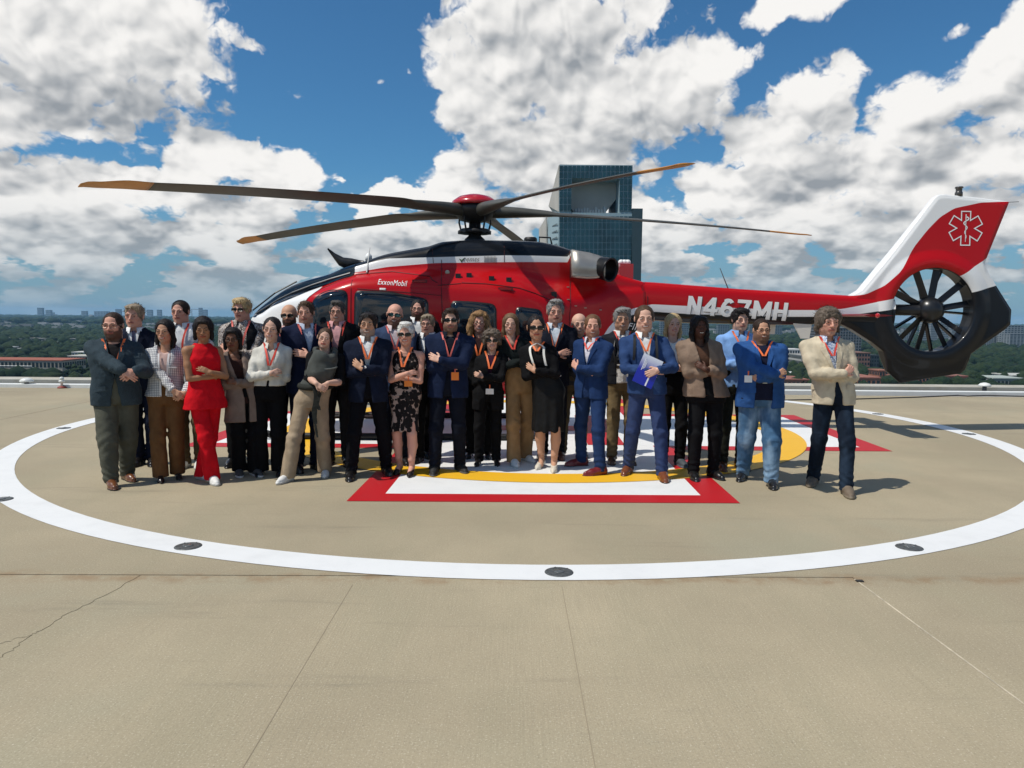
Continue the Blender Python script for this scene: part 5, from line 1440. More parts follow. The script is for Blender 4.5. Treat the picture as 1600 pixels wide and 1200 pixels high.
def cloth_mat(name, c, kind='plain', c2=None, rough=.85):
    key = ('cloth', name, tuple(c), kind)
    if key in _MATS: return _MATS[key]
    m = bpy.data.materials.new(name); m.use_nodes = True; g = NT(m.node_tree); b = g.n['Principled BSDF']
    v = g.obj(); fold = g.noise(g.vmath('MULTIPLY', v, (1, 1, .7)), 11, 3, .5, .25); weave = g.noise(v, 420, 2, .6)
    col = g.mix(g.ramp(fold, .35, .7), [q * .86 for q in c], [min(1, q * 1.10) for q in c])
    x, y, z = g.sep(v)
    if kind == 'check':
        fx = g.math('PINGPONG', x, .0085); fz = g.math('PINGPONG', z, .0085); fy = g.math('PINGPONG', y, .0085)
        ln = g.math('MAXIMUM', g.ramp(fz, .0026, .0012), g.ramp(fx, .0026, .0012))
        col = g.mix(g.math('MULTIPLY', ln, .9), col, c2)
    if kind == 'tweed':
        col = g.mix(g.ramp(g.noise(v, 150, 3, .7), .4, .6), col, c2)
    if kind == 'floral':
        w = g.vmath('ADD', v, g.vmath('SCALE', g.vmath('SUBTRACT', g.noise(v, 16, 3, .6, out=1), (.5, .5, .5)), scale=.055))
        le = g.voronoi(g.vmath('MULTIPLY', w, (1.5, 1.0, .75)), 17, 'F1'); le2 = g.voronoi(g.vmath('MULTIPLY', g.vmath('ADD', w, (3, 1, 2)), (.8, 1.0, 1.6)), 15, 'F1')
        msk = g.math('MAXIMUM', g.ramp(le, .60, .53), g.ramp(le2, .50, .44)); col = g.mix(msk, c2, col)
    if kind == 'print':
        msk = g.ramp(g.noise(v, 46, 4, .65, 1.5), .46, .54); col = g.mix(msk, col, c2)
    if kind == 'denim':
        fade = g.ramp(g.noise(g.vmath('MULTIPLY', v, (1.4, 1, .55)), 5.5, 3, .5), .42, .68); col = g.mix(g.math('MULTIPLY', fade, .75), col, c2)
    if kind == 'stripe':
        col = g.mix(g.ramp(g.math('PINGPONG', x, .006), .004, .005), col, c2)
    g.put(b.inputs['Base Color'], col); b.inputs['Roughness'].default_value = rough; b.inputs['Specular IOR Level'].default_value = .12
    n_ = g.noise(g.vmath('MULTIPLY', g.vmath('ADD', v, g.vmath('SCALE', g.noise(v, 5, 2, .5, out=1), scale=.10)), (.75, 1, 1.25)), 8.5, 2, .45)
    crease = g.math('POWER', g.math('SUBTRACT', 1.0, g.math('MULTIPLY', g.math('ABSOLUTE', g.math('SUBTRACT', n_, .5)), 5.0, clamp=True)), 1.6)
    g.put(b.inputs['Normal'], g.bump(g.math('ADD', g.math('ADD', g.math('MULTIPLY', fold, .8), g.math('MULTIPLY', crease, .20)), g.math('MULTIPLY', weave, .05)), .55, .018)); _MATS[key] = m; return m

SHOES = {}
def shoe_mesh(style):
    """one shoe, toe towards -y, sole at z = 0, ankle above the origin"""
    if style in SHOES: return SHOES[style]
    if style == 'heel':
        f = Field((-.06, -.20, -.01), (.06, .10, .13), .0055)
        f.chain([(0, .045, .062), (0, -.03, .05), (0, -.105, .022), (0, -.165, .014)], [.034, .033, .034, .013], .02)
        f.cap((0, .06, .055), (0, .066, .004), .012, .006, .008)
        f.ell((0, -.01, .095), (.032, .075, .035), .006, None, True)
    else:
        f = Field((-.075, -.24, -.012), (.075, .13, .13), .0065)
        sole = .014 if style == 'oxford' else .026
        f.chain([(0, .055, .045), (0, -.02, .052), (0, -.10, .033), (0, -.168, .026)], [.042, .042, .040, .028], .03)
        f.cap((0, .035, .09), (0, .035, .05), .045, .045, .02)
        q = f.sl((-.07, -.23, 0), (.07, .12, sole + .01)); x, y, z = f.xyz(q)
        w = np.interp(y, [-.205, -.17, -.10, 0, .06, .095], [.012, .038, .050, .038, .038, .018])
        d = np.maximum(np.abs(x) - w, np.maximum(np.abs(y + .055) - .152, np.abs(z - sole / 2) - sole / 2)); f.join(q, d.astype(np.float32), .004)
        q = f.sl((-.075, -.24, -.02), (.075, .13, .002)); x, y, z = f.xyz(q); f.cut(q, (z + 0 * x + 0 * y - .001).astype(np.float32))
        if style == 'sneaker':
            for yy in (-.085, -.062, -.04): f.cap((-.03, yy, .076 - (yy + .04) * -.25), (.03, yy, .076 - (yy + .04) * -.25), .0065, None, .002)
    V, Q = f.mesh(); SHOES[style] = (V, Q); return SHOES[style]
SOLE = {}
def shoe_obj(style, color, sole, parent, loc, rz, sc, left):
    key = (style, tuple(color), left)
    if key not in SOLE:
        V, Q = shoe_mesh(style); V = V.copy()
        V[:, 0] += np.where(V[:, 1] < -.06, 1, 0) * (-V[:, 1] - .06) * (.12 if left else -.12)
        o = mesh_obj('shoe', V, Q, mat('shoe_leather' if style != 'sneaker' else 'shoe_canvas', color, .28 if style in ('oxford', 'heel') else .7, 0, .5, .3 if style == 'oxford' else 0), parent, True)
        o.data.materials.append(mat('shoe_sole', sole, .7))
        zc = np.zeros(len(o.data.polygons) * 3); o.data.polygons.foreach_get('center', zc); zc = zc.reshape(-1, 3)
        lim = .012 if style == 'oxford' else (.024 if style == 'sneaker' else -1)
        o.data.polygons.foreach_set('material_index', (zc[:, 2] < lim).astype(np.int32)); SOLE[key] = o.data
    else:
        o = bpy.data.objects.new('shoe', SOLE[key]); COL.objects.link(o); o.parent = parent
    o.location = loc; o.rotation_euler = (0, 0, rz); o.scale = (sc, sc, sc)
    return o

HAIRC = dict(black=(.014, .011, .011), darkbrown=(.030, .017, .011), brown=(.075, .042, .024), lightbrown=(.16, .095, .05), auburn=(.13, .055, .026), blond=(.48, .35, .18), greyblond=(.27, .21, .145),
             grey=(.23, .22, .21), white=(.66, .64, .60), darkgrey=(.075, .068, .062), greybrown=(.135, .105, .08), ginger=(.15, .075, .038), goldcurl=(.30, .17, .075))
SKINC = dict(fair=(.64, .39, .29), rosy=(.62, .33, .24), tan=(.52, .29, .185), olive=(.48, .27, .17), bronze=(.34, .175, .095), brown=(.165, .078, .046), dark=(.072, .033, .021))

HW = np.array((1.06, 1.03, 1.0))                                        # faces a little broader than the unit head
def build_head(P, f, hc, u, M, sp):
    """adds the head to field f; hc centre, u height, M head rotation (columns = right, back, up)"""
    W = lambda p: hc + M @ (np.array(p) * HW * u)
    male = sp['sex'] == 'm'; fw = sp.get('fat', 1.0)
    E = lambda c, r, k=.02, cut=False: f.ell(W(c), np.array(r) * HW * u, k * u * 4, M, cut)
    C = lambda a, b, ra, rb=None, k=.02: f.cap(W(a), W(b), ra * u, (rb if rb is not None else ra) * u, k * u * 4)
    E((0, .06, .125), (.325, .395, .375)); E((0, -.10, -.17), ((.255 if male else .232) * fw, .265, .325), .02)
    E((0, -.245, -.405), (.105 if male else .085, .085, .085), .018)
    for s in (-1, 1):
        E((s * (.185 if male else .150) * fw, -.03, -.27), (.085 if male else .065, .14, .11), .02); E((s * .165, -.245, -.07), (.085, .07, .075), .018)
    C((-.17, -.318, .085), (.17, -.318, .085), .048 if male else .035, None, .012)
    for s in (-1, 1): E((s * .138, -.405, .022), (.088, .075, .052), .012, True)
    for s in (-1, 1): E((s * .138, -.318, .018), (.075, .045, .042), .006)          # closed-up lids and eyeballs
    C((0, -.355, .055), (0, -.437 if male else -.418, -.105), .030, .046 if male else .038, .008)
    for s in (-1, 1): C((s * .045, -.395, -.125), (s * .052, -.385, -.115), .034, None, .006)
    sm = sp.get('smile', 0)
    C((-.085 - .025 * sm, -.335, -.232 + .02 * sm), (0, -.372, -.226), .020, .026, .006); C((.085 + .025 * sm, -.335, -.232 + .02 * sm), (0, -.372, -.226), .020, .026, .006)
    C((-.065, -.335, -.272), (.065, -.335, -.272), .026, .026, .008)
    C((-.10 - .03 * sm, -.375, -.248 + .028 * sm), (0, -.41, -.25), .010, .012, .0) if False else None
    for s in (-1, 1): E((s * .335, .04, -.01), (.030, .075, .115), .006)
    return W

def head_colors(V, hc, u, M, sp):
    q = ((V - hc) @ M) / u / HW                                                # head-local, units of head height
    skin = np.array(SKINC[sp['skin']]); C = np.tile(skin, (len(V), 1)); x, y, z = q.T; ax = np.abs(x)
    def mixc(w, c):
        nonlocal C
        w = np.clip(w, 0, 1)[:, None]; C = C * (1 - w) + np.array(c) * w
    g = lambda v, c, s: np.exp(-((v - c) / s) ** 2)
    front = (y < -.12)
    mixc(.30 * g(ax, .17, .09) * g(z, -.12, .10) * front, skin * (1.12, .72, .68)); mixc(.25 * g(x, 0, .06) * g(z, -.12, .06) * front, skin * (1.1, .7, .65))
    hair = np.array(HAIRC[sp.get('brow', sp['hair'][1] if sp['hair'][0] != 'bald' else 'darkbrown')])
    b = min(1.0, sp.get('beard', 0) * 1.3)
    if b:
        bc = np.array(HAIRC[sp.get('beardc', 'darkbrown')])
        edge = np.clip((-.13 - .20 * np.clip(.27 - ax, 0, .2) * 1.5 - z) / .05, 0, 1) * (z > -.62) * (y < .05)
        edge = np.maximum(edge, np.clip((z + .02 + 0) / -.05, 0, 1) * (ax > .235) * (y < .0) * (y > -.22) * (z > -.4))
        edge *= 1 - g(x, 0, .075) * g(z, -.255, .028)
        mo = g(z, -.185, .03) * (ax < .14) * (y < -.25); mixc(b * np.maximum(edge, mo), bc * .9 + skin * .08)
    lip = np.array((.36, .10, .085)) if sp['skin'] in ('fair', 'rosy') else skin * (.85, .55, .55)
    if sp['sex'] == 'f': lip = lip * (1.2, .55, .62)
    mixc(.8 * (ax < .115) * (g(z, -.228, .022) + g(z, -.272, .024)) * (y < -.27), lip)
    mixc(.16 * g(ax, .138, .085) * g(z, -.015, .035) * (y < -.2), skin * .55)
    return C

_FACE = {}
def face_bits(sp, hc, u, M, root):
    """eyes, brows and, in a smile, teeth: small meshes shared between faces"""
    T = Matrix.Translation(hc) @ Matrix([list(r) for r in M]).to_4x4() @ Matrix.Diagonal((u * HW[0], u * HW[1], u, 1))
    def put(key, name, maker):
        if key not in _FACE:
            o = maker(); _FACE[key] = o.data
        else:
            o = bpy.data.objects.new(name, _FACE[key]); COL.objects.link(o); o.parent = root
        o.matrix_local = T; return o
    bc = HAIRC[sp.get('brow', sp['hair'][1])]
    if sp['hair'][1] in ('white', 'blond', 'greyblond', 'grey', 'goldcurl', 'lightbrown'): bc = tuple(.5 * c + .02 for c in bc)
    male = sp['sex'] == 'm'
    for s in (-1, 1):
        if sp.get('glasses') not in ('sun', 'mirror'):
            def eye():
                v, f = [], []
                n = 10
                for (sx, sz, y, cx) in ((.052, .015, -.352, 0), (.052, .015, -.364, 0)):
                    for i in range(n):
                        t = 2 * math.pi * i / n; v.append((s * .138 + cx + sx * math.cos(t), y + .10 * abs(math.cos(t)) * .2 , .018 + sz * math.sin(t) * (1 if math.sin(t) > 0 else .7)))
                f = [tuple(range(n, 2 * n))] + [(i, (i + 1) % n, n + (i + 1) % n, n + i) for i in range(n)]
                m0 = 2 * n
                for i in range(8):
                    t = 2 * math.pi * i / 8; v.append((s * .138 + .023 * math.cos(t), -.371, .018 + .014 * math.sin(t)))
                f.append(tuple(range(m0, m0 + 8)))
                v += [(s * .138 + .062 * math.cos(t), -.362 + .02 * abs(math.cos(t)), .018 + .022 * math.sin(t) + .004) for t in np.linspace(0, math.pi, 9)] + [(s * .138 + .062 * math.cos(t), -.376 + .03 * abs(math.cos(t)), .018 + .006 * math.sin(t) + .004) for t in np.linspace(0, math.pi, 9)]
                m1 = m0 + 8
                for i in range(8): f.append((m1 + i, m1 + i + 1, m1 + 10 + i, m1 + 9 + i))
                o = mesh_obj('eye', v, f, mat('eye_white', (.30, .26, .24), .3), root)
                o.data.materials.append(mat('eye_dark', (.030, .018, .012), .2))
                for p in o.data.polygons:
                    if p.index >= n + 1: p.material_index = 1
                return o
            put(('eye', s), 'eye', eye)
        def brow():
            pts = [(s * (.055 + .165 * t), -.368 + .05 * t * t + .012 * t, .101 + .020 * math.sin(t * 2.6) - .010 * t) for t in np.linspace(0, 1, 7)]
            rr = [.011, .0155, .016, .0145, .012, .009, .004] if male else [.007, .010, .0105, .010, .008, .006, .003]
            return MB().tube(pts, rr, 6).build('eyebrow', mat('brow_hair', bc, .7), root, True)
        put(('brow', s, bc, male), 'eyebrow', brow)
    sm = sp.get('smile', 0)
    if sm > .6:
        def teeth():
            v = []
            for x in np.linspace(-.085, .085, 9):
                c = .22 * abs(x) ** 1.2; v.append((x, -.398 + 2.2 * x * x, -.240 + c)); v.append((x, -.396 + 2.2 * x * x, -.266 + c * 1.15 + .10 * x * x))
            return mesh_obj('teeth', v, [(2 * i, 2 * i + 1, 2 * i + 3, 2 * i + 2) for i in range(8)], mat('tooth_white', (.72, .68, .60), .3), root, True)
        put('teeth', 'teeth', teeth)
    else:
        def mouth():
            pts = [(x, -.392 + 2.0 * x * x, -.250 + .16 * sm * abs(x)) for x in np.linspace(-.095, .095, 7)]
            return MB().tube(pts, [.004, .006, .007, .007, .007, .006, .004], 5).build('mouth_line', mat('mouth_dark', (.10, .03, .025), .6), root, True)
        put(('mouth', round(sm, 1)), 'mouth_line', mouth)

def hair_field(sp, hc, u, M):
    st, _ = sp['hair']
    if st == 'bald': return None
    L = {'long': 1.05, 'longwave': 1.05, 'bob': .62, 'longcurl': .95, 'back': .62, 'backlong': .95, 'curly': .62, 'mane': .66}.get(st, .60)
    f = Field(hc - np.array((.75, .75, .15 + L)) * u, hc + np.array((.75, .75, .80)) * u, .0062)
    W = lambda p: hc + M @ (np.array(p) * HW * u)
    E = lambda c, r, k=.015, cut=False: f.ell(W(c), np.array(r) * HW * u, k * u * 4, M, cut)
    C = lambda a, b, ra, rb=None, k=.02: f.cap(W(a), W(b), ra * u, (rb if rb is not None else ra) * u, k * u * 4)
    t = {'short': .020, 'crop': .020, 'quiff': .022, 'spiky': .032, 'mop': .05, 'bob': .045, 'long': .038, 'longwave': .075, 'longcurl': .085, 'back': .014, 'backlong': .014, 'curly': .085, 'mane': .085, 'side': .030, 'thin': .016}[st]
    E((0, .075, .125), (.328 + t, .40 + t, .375 + t))
    rec = {'crop': .06, 'thin': .12}.get(st, 0)
    # open the face and the ears
    E((0, -.46, -.07), (.272, .36, .45 + rec), .012, True)
    if st in ('short', 'crop', 'quiff', 'spiky', 'side', 'mop', 'thin'):
        E((0, -.30, -.50), (.60, .36, .50), .012, True); E((0, .10, -.66), (.62, .60, .42), .012, True)
    if rec:
        for s in (-1, 1): E((s * .20, -.36, .36), (.12, .14, .16), .01, True)
    if st == 'quiff': E((.02, -.19, .455), (.23, .17, .085), .02); E((.02, -.30, .41), (.18, .07, .06), .015)
    if st == 'side': E((.06, -.20, .43), (.27, .20, .085), .02); E((-.14, -.27, .37), (.14, .09, .07), .015); E((.2, -.20, .33), (.13, .12, .09), .015)
    if st == 'spiky': E((0, -.12, .47), (.26, .26, .09), .02)
    if st == 'mop': E((0, -.16, .43), (.30, .24, .12), .02); E((0, -.31, .36), (.24, .08, .08), .015)
    if st in ('back', 'backlong'):
        E((0, -.335, .19), (.25, .06, .06), .01, True)
        E((0, .46, .08), (.13, .10, .13), .02) if st == 'back' else C((.12, .34, -.1), (.27, .18, -.80), .10, .05)
    if st == 'bob':
        for s in (-1, 1): C((s * .30, .05, .12), (s * .315, -.02, -.42), .10, .085)
        E((0, .28, -.14), (.30, .20, .36)); E((0, -.24, .35), (.22, .12, .10))
    if st == 'long':
        for s in (-1, 1): C((s * .28, .03, .15), (s * .33, .04, -.40), .09, .095); C((s * .33, .04, -.40), (s * .28, -.10, -.92), .095, .06)
        E((0, .26, -.35), (.30, .15, .55))
    if st == 'longwave':
        for s in (-1, 1): C((s * .29, .0, .12), (s * .35, -.02, -.35), .11, .14); C((s * .35, -.02, -.35), (s * .33, -.14, -.74), .14, .10)
        E((0, .24, -.30), (.42, .20, .55)); E((0, -.12, .42), (.28, .22, .12))
    if st == 'longcurl':
        for s in (-1, 1): C((s * .33, -.02, .14), (s * .42, -.06, -.30), .14, .17); C((s * .42, -.06, -.30), (s * .38, -.12, -.68), .16, .10)
        E((0, .24, -.22), (.42, .20, .50)); E((-.05, -.2, .40), (.24, .16, .10))
    if st == 'curly':
        E((0, .05, .24), (.45, .42, .34)); 
        for s in (-1, 1): E((s * .36, .02, .02), (.12, .24, .26))
        E((0, -.28, .36), (.28, .10, .10))
    if st == 'mane':
        E((0, .06, .20), (.385, .42, .33))
        for s in (-1, 1): C((s * .33, .04, .10), (s * .36, .06, -.28), .10, .085); E((s * .32, -.08, .18), (.09, .18, .16))
        E((0, .32, -.16), (.34, .16, .34)); E((0, -.20, .44), (.24, .16, .08))
    amp = {'curly': .030, 'mane': .012, 'longcurl': .026, 'longwave': .018, 'mop': .012, 'spiky': .014, 'side': .007, 'crop': .003, 'thin': .003}.get(st, .006)
    f.ripple(amp * u / .235 * .235, 95 if st in ('curly', 'longcurl') else 140, hash(sp['id']) % 1000 if isinstance(sp['id'], int) else 7, (1, 1, 1) if st in ('curly',) else (1, 1, .30), 6)
    # never over the face
    E((0, -.48, -.16), (.235 if st not in ('bob', 'long', 'longwave', 'longcurl') else .225, .30, .42), .008, True)
    return f

def strands(V, sp, hc, u, M, n=420):
    """loose locks over the hair mass, so that its outline frays: thin tapering strips"""
    st = sp['hair'][0]; rg = np.random.default_rng(sp['id'] + 900)
    long_ = st in ('long', 'longwave', 'longcurl', 'bob', 'backlong'); curl = st in ('curly', 'longcurl', 'mane')
    Ls = {'crop': .10, 'short': .16, 'side': .22, 'quiff': .20, 'spiky': .16, 'mop': .24, 'back': .16, 'thin': .05}.get(st, .30)
    idx = rg.integers(0, len(V), n); W, F = [], []
    for i in idx:
        p = V[i]; o = p - hc; o[2] *= .6 if long_ else 1
        nrm_ = nrm(o * ((1, 1, .15) if p[2] < hc[2] - .1 * u else (1, 1, 1)))
        if (M.T @ nrm_)[1] < -.55 and (M.T @ (p - hc))[2] / u < .30: continue            # keep the face clear
        down = np.array((0, 0, -1.0)); fwd = M @ np.array((.35, -1, .15))
        base = down if (long_ or p[2] < hc[2] + .12 * u) else fwd * (1 if st in ('side', 'quiff', 'mop', 'mane', 'spiky') else -.8) + down * .2
        d = base + rg.normal(size=3) * (.75 if curl else .28); d = nrm(d - nrm_ * (d @ nrm_))
        sd = np.cross(nrm_, d); L = Ls * u * rg.uniform(.6, 1.3); wd = .010 * u * rg.uniform(.6, 1.4); n0 = len(W); up = rg.uniform(.008, .024 if st != 'curly' and st != 'longcurl' else .05) * u
        ph = rg.uniform(0, 6)
        for k_, t in enumerate((0, .35, .7, 1.0)):
            c = p + d * L * t + nrm_ * (up * math.sin(math.pi * (t * .8 + .1)) - .004) + sd * (.05 * u * math.sin(ph + 6 * t) if curl else .012 * u * math.sin(ph + 3 * t))
            w_ = wd * (1 - .75 * t); W += [c - sd * w_, c + sd * w_]
        ql = (np.array(W[n0:]) - hc) @ M / u
        if ((ql[:, 1] < -.18) & (np.abs(ql[:, 0]) < .27) & (ql[:, 2] < .25)).any(): del W[n0:]; continue
        F += [(n0 + 2 * j, n0 + 2 * j + 1, n0 + 2 * j + 3, n0 + 2 * j + 2) for j in range(3)]
    return np.array(W), np.array(F)

def glasses(sp, hc, u, M, root):
    k = sp.get('glasses')
    if not k: return
    W = lambda p: tuple(hc + M @ (np.array(p) * HW * u))
    sun = k == 'sun' or k == 'mirror'
    fm = mat('frame_black', (.008, .008, .009), .3) if sun or k == 'dark' else mat('frame_metal', (.12, .09, .07), .3, .6)
    b = MB(); hw, hh = (.118, .068) if sun else (.105, .066); yf = -.418
    def loop(s):
        pts = []
        for i in range(17):
            t = 2 * math.pi * i / 16; cx_, sx_ = math.cos(t), math.sin(t)
            X = s * .142 + hw * np.sign(cx_) * abs(cx_) ** .65; Z = .020 + hh * np.sign(sx_) * abs(sx_) ** .65 - (.012 * s * (X - s * .142) / hw * 0)
            pts.append((X, yf + .10 * abs(X) ** 1.6 * 2.2, Z))
        return pts
    for s in (-1, 1): b.tube([W(p) for p in loop(s)], (.013 if sun else .0062) * u, 5, False)
    b.tube([W((-.035, yf, .045)), W((0, yf - .012, .052)), W((.035, yf, .045))], .011 * u, 5)
    for s in (-1, 1): b.tube([W((s * .255, yf + .045, .045)), W((s * .31, -.26, .045)), W((s * .345, .02, .035))], .012 * u, 5)
    o = b.build('sunglasses' if sun else 'glasses', fm, root)
    if sun:
        lm_ = mat('mirror_lens', (.05, .13, .14), .08, .7) if k == 'mirror' else mat('dark_lens', (.004, .004, .005), .12, 0, .6)
        for s in (-1, 1):
            p = loop(s)[:-1]; c = np.mean(p, 0); V = [W(q) for q in p] + [W((c[0], c[1] - .012, c[2]))]
            mesh_obj('lens', V, [((i + 1) % 16, i, 16) for i in range(16)] + [(i, (i + 1) % 16, 16) for i in range(0)], lm_, o, True)
def person(sp):
    rng = np.random.default_rng(sp['id'] * 7 + 3); male = sp['sex'] == 'm'
    yaw = R_(sp.get('yaw', 0)); cy_, sy_ = math.cos(yaw), math.sin(yaw)
    if sp.get('feet'):
        F_ = [ground(*p) for p in sp['feet']]; F_ = [np.array((p[0], p[1] + .075, 0)) for p in F_]
        if 'Y' in sp:
            dY = sp['Y'] - np.mean([p[1] for p in F_])
            F_ = [p * ((p[1] + dY) / p[1]) for p in F_]
        o = np.mean(F_, 0)
    else:
        q = at_depth(sp.get('fx', sp['hx']), 600, sp['Y']); o = np.array((q[0], sp['Y'], 0)); F_ = None
    o[2] = 0
    def loc(w):
        d = np.asarray(w, float) - o; return np.array((d[0] * cy_ + d[1] * sy_, -d[0] * sy_ + d[1] * cy_, d[2]))
    top, chin = at_depth(sp['hx'], sp['yt'], o[1]), at_depth(sp['hx'], sp['yc'], o[1])
    Zt, Zc = top[2], chin[2]; uu = (Zt - Zc); k = Zt / 1.75
    hairh = 0.0 if sp['hair'][0] in ('bald', 'thin') else {'crop': .01, 'mop': .07, 'curly': .10, 'mane': .09, 'spiky': .06, 'quiff': .06, 'longcurl': .07, 'longwave': .08}.get(sp['hair'][0], .035)
    u = uu / (1 + hairh) * sp.get('hs', 1.0)
    hl = loc(((top[0]), o[1] - .015, Zc + u / 2))
    hc = hl.copy()
    def rot(ax, a): return np.array(Matrix.Rotation(a, 3, ax))
    M = rot('Z', R_(sp.get('hyaw', 0)) - yaw) @ rot('Y', R_(sp.get('tilt', 0))) @ rot('X', R_(sp.get('nod', 4)))
    Zs, Zn = (Zc - .31 * u, Zc - .11 * u) if male else (Zc - .38 * u, Zc - .17 * u)
    Zh, Zcr = .525 * Zt, .470 * Zt
    Zw = Zh + .42 * (Zs - Zh); Zb = Zs - .13 * k
    w = sp.get('w', 1.0); bulk = sp.get('bulk', 1.0); belly = sp.get('belly', 0.0)
    sw = (.178 if male else .152) * k * w
    xs_ = hl[0] * .9 + sp.get('sx', 0); px_ = sp.get('px', 0.0); ys_ = 0.0
    zs0 = [Zcr - .04, Zh, Zw, Zb, Zs, Zs + .045 * k, Zn + .03]
    if male: a0, b0 = [.156, .164, .148, .166, .146, .096, .060], [.108, .115, .108, .118, .098, .072, .062]
    else: a0, b0 = [.166, .168, .130, .146, .122, .076, .048], [.112, .115, .092, .118, .088, .062, .050]
    a0 = [v * k * (bulk if i < 5 else 1) * (1 + (w - 1) * .7) for i, v in enumerate(a0)]
    b0 = [v * k * (bulk if i < 5 else 1) for i, v in enumerate(b0)]
    for i, m in ((1, .8), (2, 1.0), (3, .35)): b0[i] += belly * m * .55
    cxs = [px_, px_, px_ + (xs_ - px_) * .42, px_ + (xs_ - px_) * .8, xs_, xs_, xs_]
    cys = [.0, .0, -belly * .45, -belly * .15 + .005, .02, .025, .015]
    P_ = lambda arr, z: float(pchip(zs0, arr, z))
    def front(x, z, grow=0.0):
        z = min(max(z, zs0[0]), zs0[-1]); a, b = P_(a0, z) + grow, P_(b0, z) + grow
        t = min(1.0, abs(x - P_(cxs, z)) / a); return P_(cys, z) - b * max(0.0, 1 - t ** 2.3) ** (1 / 2.3)
    # ---- arms
    l1, l2 = .285 * k, .250 * k; jit = lambda a: float(rng.uniform(-a, a)); zE = Zs - (sp.get('ez', .285 if male else .27) + jit(.016)) * k
    dsh = float(rng.uniform(-.012, .012)); SH = {s: np.array((xs_ + s * sw, .018, Zs - .022 * k + s * dsh)) for s in (-1, 1)}
    xc = P_(cxs, zE); yf = front(xc, zE) - sp.get('off', .03)
    pose = sp.get('pose', 'cross'); arms = {}; t = sp.get('top', 1)
    hp = sp.get('hands')
    if pose == 'cross':
        for s in (-1, 1):
            if s == -t:   # the arm lying outside, its hand on the other sleeve
                W_ = (xc + t * (.055 + jit(.028)) * k * w, yf - .080, zE + (.028 + jit(.016)) * k); d = (t * .78, .34, .40 + jit(.25)); n = (t * .35, -.85, .25)
            else:
                W_ = (xc - t * .050 * k * w, yf - .004, zE - .010 * k); d = (-t * .80, .62, .0); n = (0, -.9, -.2)
            arms[s] = (W_, (s * (1.0 + jit(.25)), .25 + jit(.2), -.75), d, n, .55 + jit(.2))
    elif pose in ('clasp', 'belly'):
        h = loc(at_depth(hp[0], hp[1], o[1] - sp.get('reach', .24)))
        for s in (-1, 1):
            off = sp.get('gap', .055)
            arms[s] = ((h[0] + s * off, h[1] + (.0 if s < 0 else .03), h[2] + .05), (s * .55, .9, -.5), (-s * .75, -.12 - (.1 if s < 0 else 0), -.5), (s * .15, -.95, .25), .6)
    elif pose == 'hang':
        for s in (-1, 1): arms[s] = ((xs_ + s * (sw + .075 * k), -.03, Zs - .505 * k), (s * .5, .9, 0), (s * .05, -.12, -1), (s * 1, -.1, 0), .45)
    elif pose == 'folder':
        arms[-1] = ((xc - .015, yf - .12, zE - .02), (-1, .4, -.6), (.85, -.1, .05), (0, -.95, .15), .5)
        arms[1] = ((xc + .085, yf - .145, zE - .005), (1, .4, -.6), (-.85, -.15, -.35), (.1, -.95, .2), .5)
    EL = {}; WR = {}
    for s in (-1, 1): EL[s], WR[s] = ik(SH[s], arms[s][0], l1, l2, arms[s][1])
    # ---- legs
    hj = {s: np.array((px_ + s * .085 * k * (bulk ** .5), .005, Zh - .02)) for s in (-1, 1)}
    if F_ is not None:
        L_ = sorted([loc(p) for p in F_], key=lambda p: p[0]); ft = {-1: L_[0], 1: L_[1]}
    else: ft = {s: np.array((px_ + s * .10, 0, 0)) for s in (-1, 1)}
    toe = sp.get('toes', (-14, 14)); an = {}
    for s, ang in ((-1, toe[0]), (1, toe[1])):
        an[s] = np.array((ft[s][0], ft[s][1] + .0, .085 * k))
    kn = {s: hj[s] * .48 + an[s] * .52 + np.array((s * .008, -.035, 0)) for s in (-1, 1)}
    # ---- the body: one skin
    bare_arm, bare_leg = sp.get('barearm'), sp.get('bareleg')
    VV, QQ, CC_, off = [], [], [], 0
    def addm(f, colors=None):
        nonlocal off
        V, Q = f.mesh()
        if len(V) == 0: return
        VV.append(V); QQ.append(Q + off); CC_.append(colors(V) if colors else np.tile(np.array(SKINC[sp['skin']]), (len(V), 1))); off += len(V)
    nr_ = (.066 if male else .052) * k * sp.get('fat', 1) ** 1.5
    nb = np.array((xs_, .022, Zn - .08))
    f = Field(np.minimum(hc - u * .62, nb - .12), hc + u * .62, .0044)
    build_head(sp, f, hc, u, M, sp)
    nk = hc + M @ (np.array((0, .07, -.26)) * u); f.cap(nk, nb, nr_, nr_ * 1.12, .03)
    if not male: f.cap((xs_ - .09, .0, Zn - .075), (xs_ + .09, .0, Zn - .075), .035, None, .03)
    addm(f, lambda V: head_colors(V, hc, u, M, sp))
    if bare_arm:
        pts = [SH[s] for s in SH] + [EL[s] for s in EL] + [WR[s] for s in WR]
        f = Field(np.min(pts, 0) - .20, np.max(pts, 0) + .20, .0068); r = sp.get('armr', .041) * k
        for s in (-1, 1):
            if bare_arm == 'full': f.cap((xs_, .02, Zs + .01), SH[s], .055 * k, .052 * k, .03); f.chain([SH[s], SH[s] * .5 + EL[s] * .5, EL[s]], [.050 * k, r * 1.08, r * .86], .02)
            else: f.chain([SH[s] * .6 + EL[s] * .4, EL[s]], [r * 1.1, r * .86], .02)
        for s in (-t, t)[::-1]:
            f.chain([EL[s], EL[s] * .65 + WR[s] * .35, WR[s]], [r * .86, r * .95, r * .62], .008)
            hand(f, WR[s], arms[s][2], arms[s][3], .93 * k * (1 if male else .92), -s if pose != 'hang' else s, arms[s][4])
        addm(f)
    else:
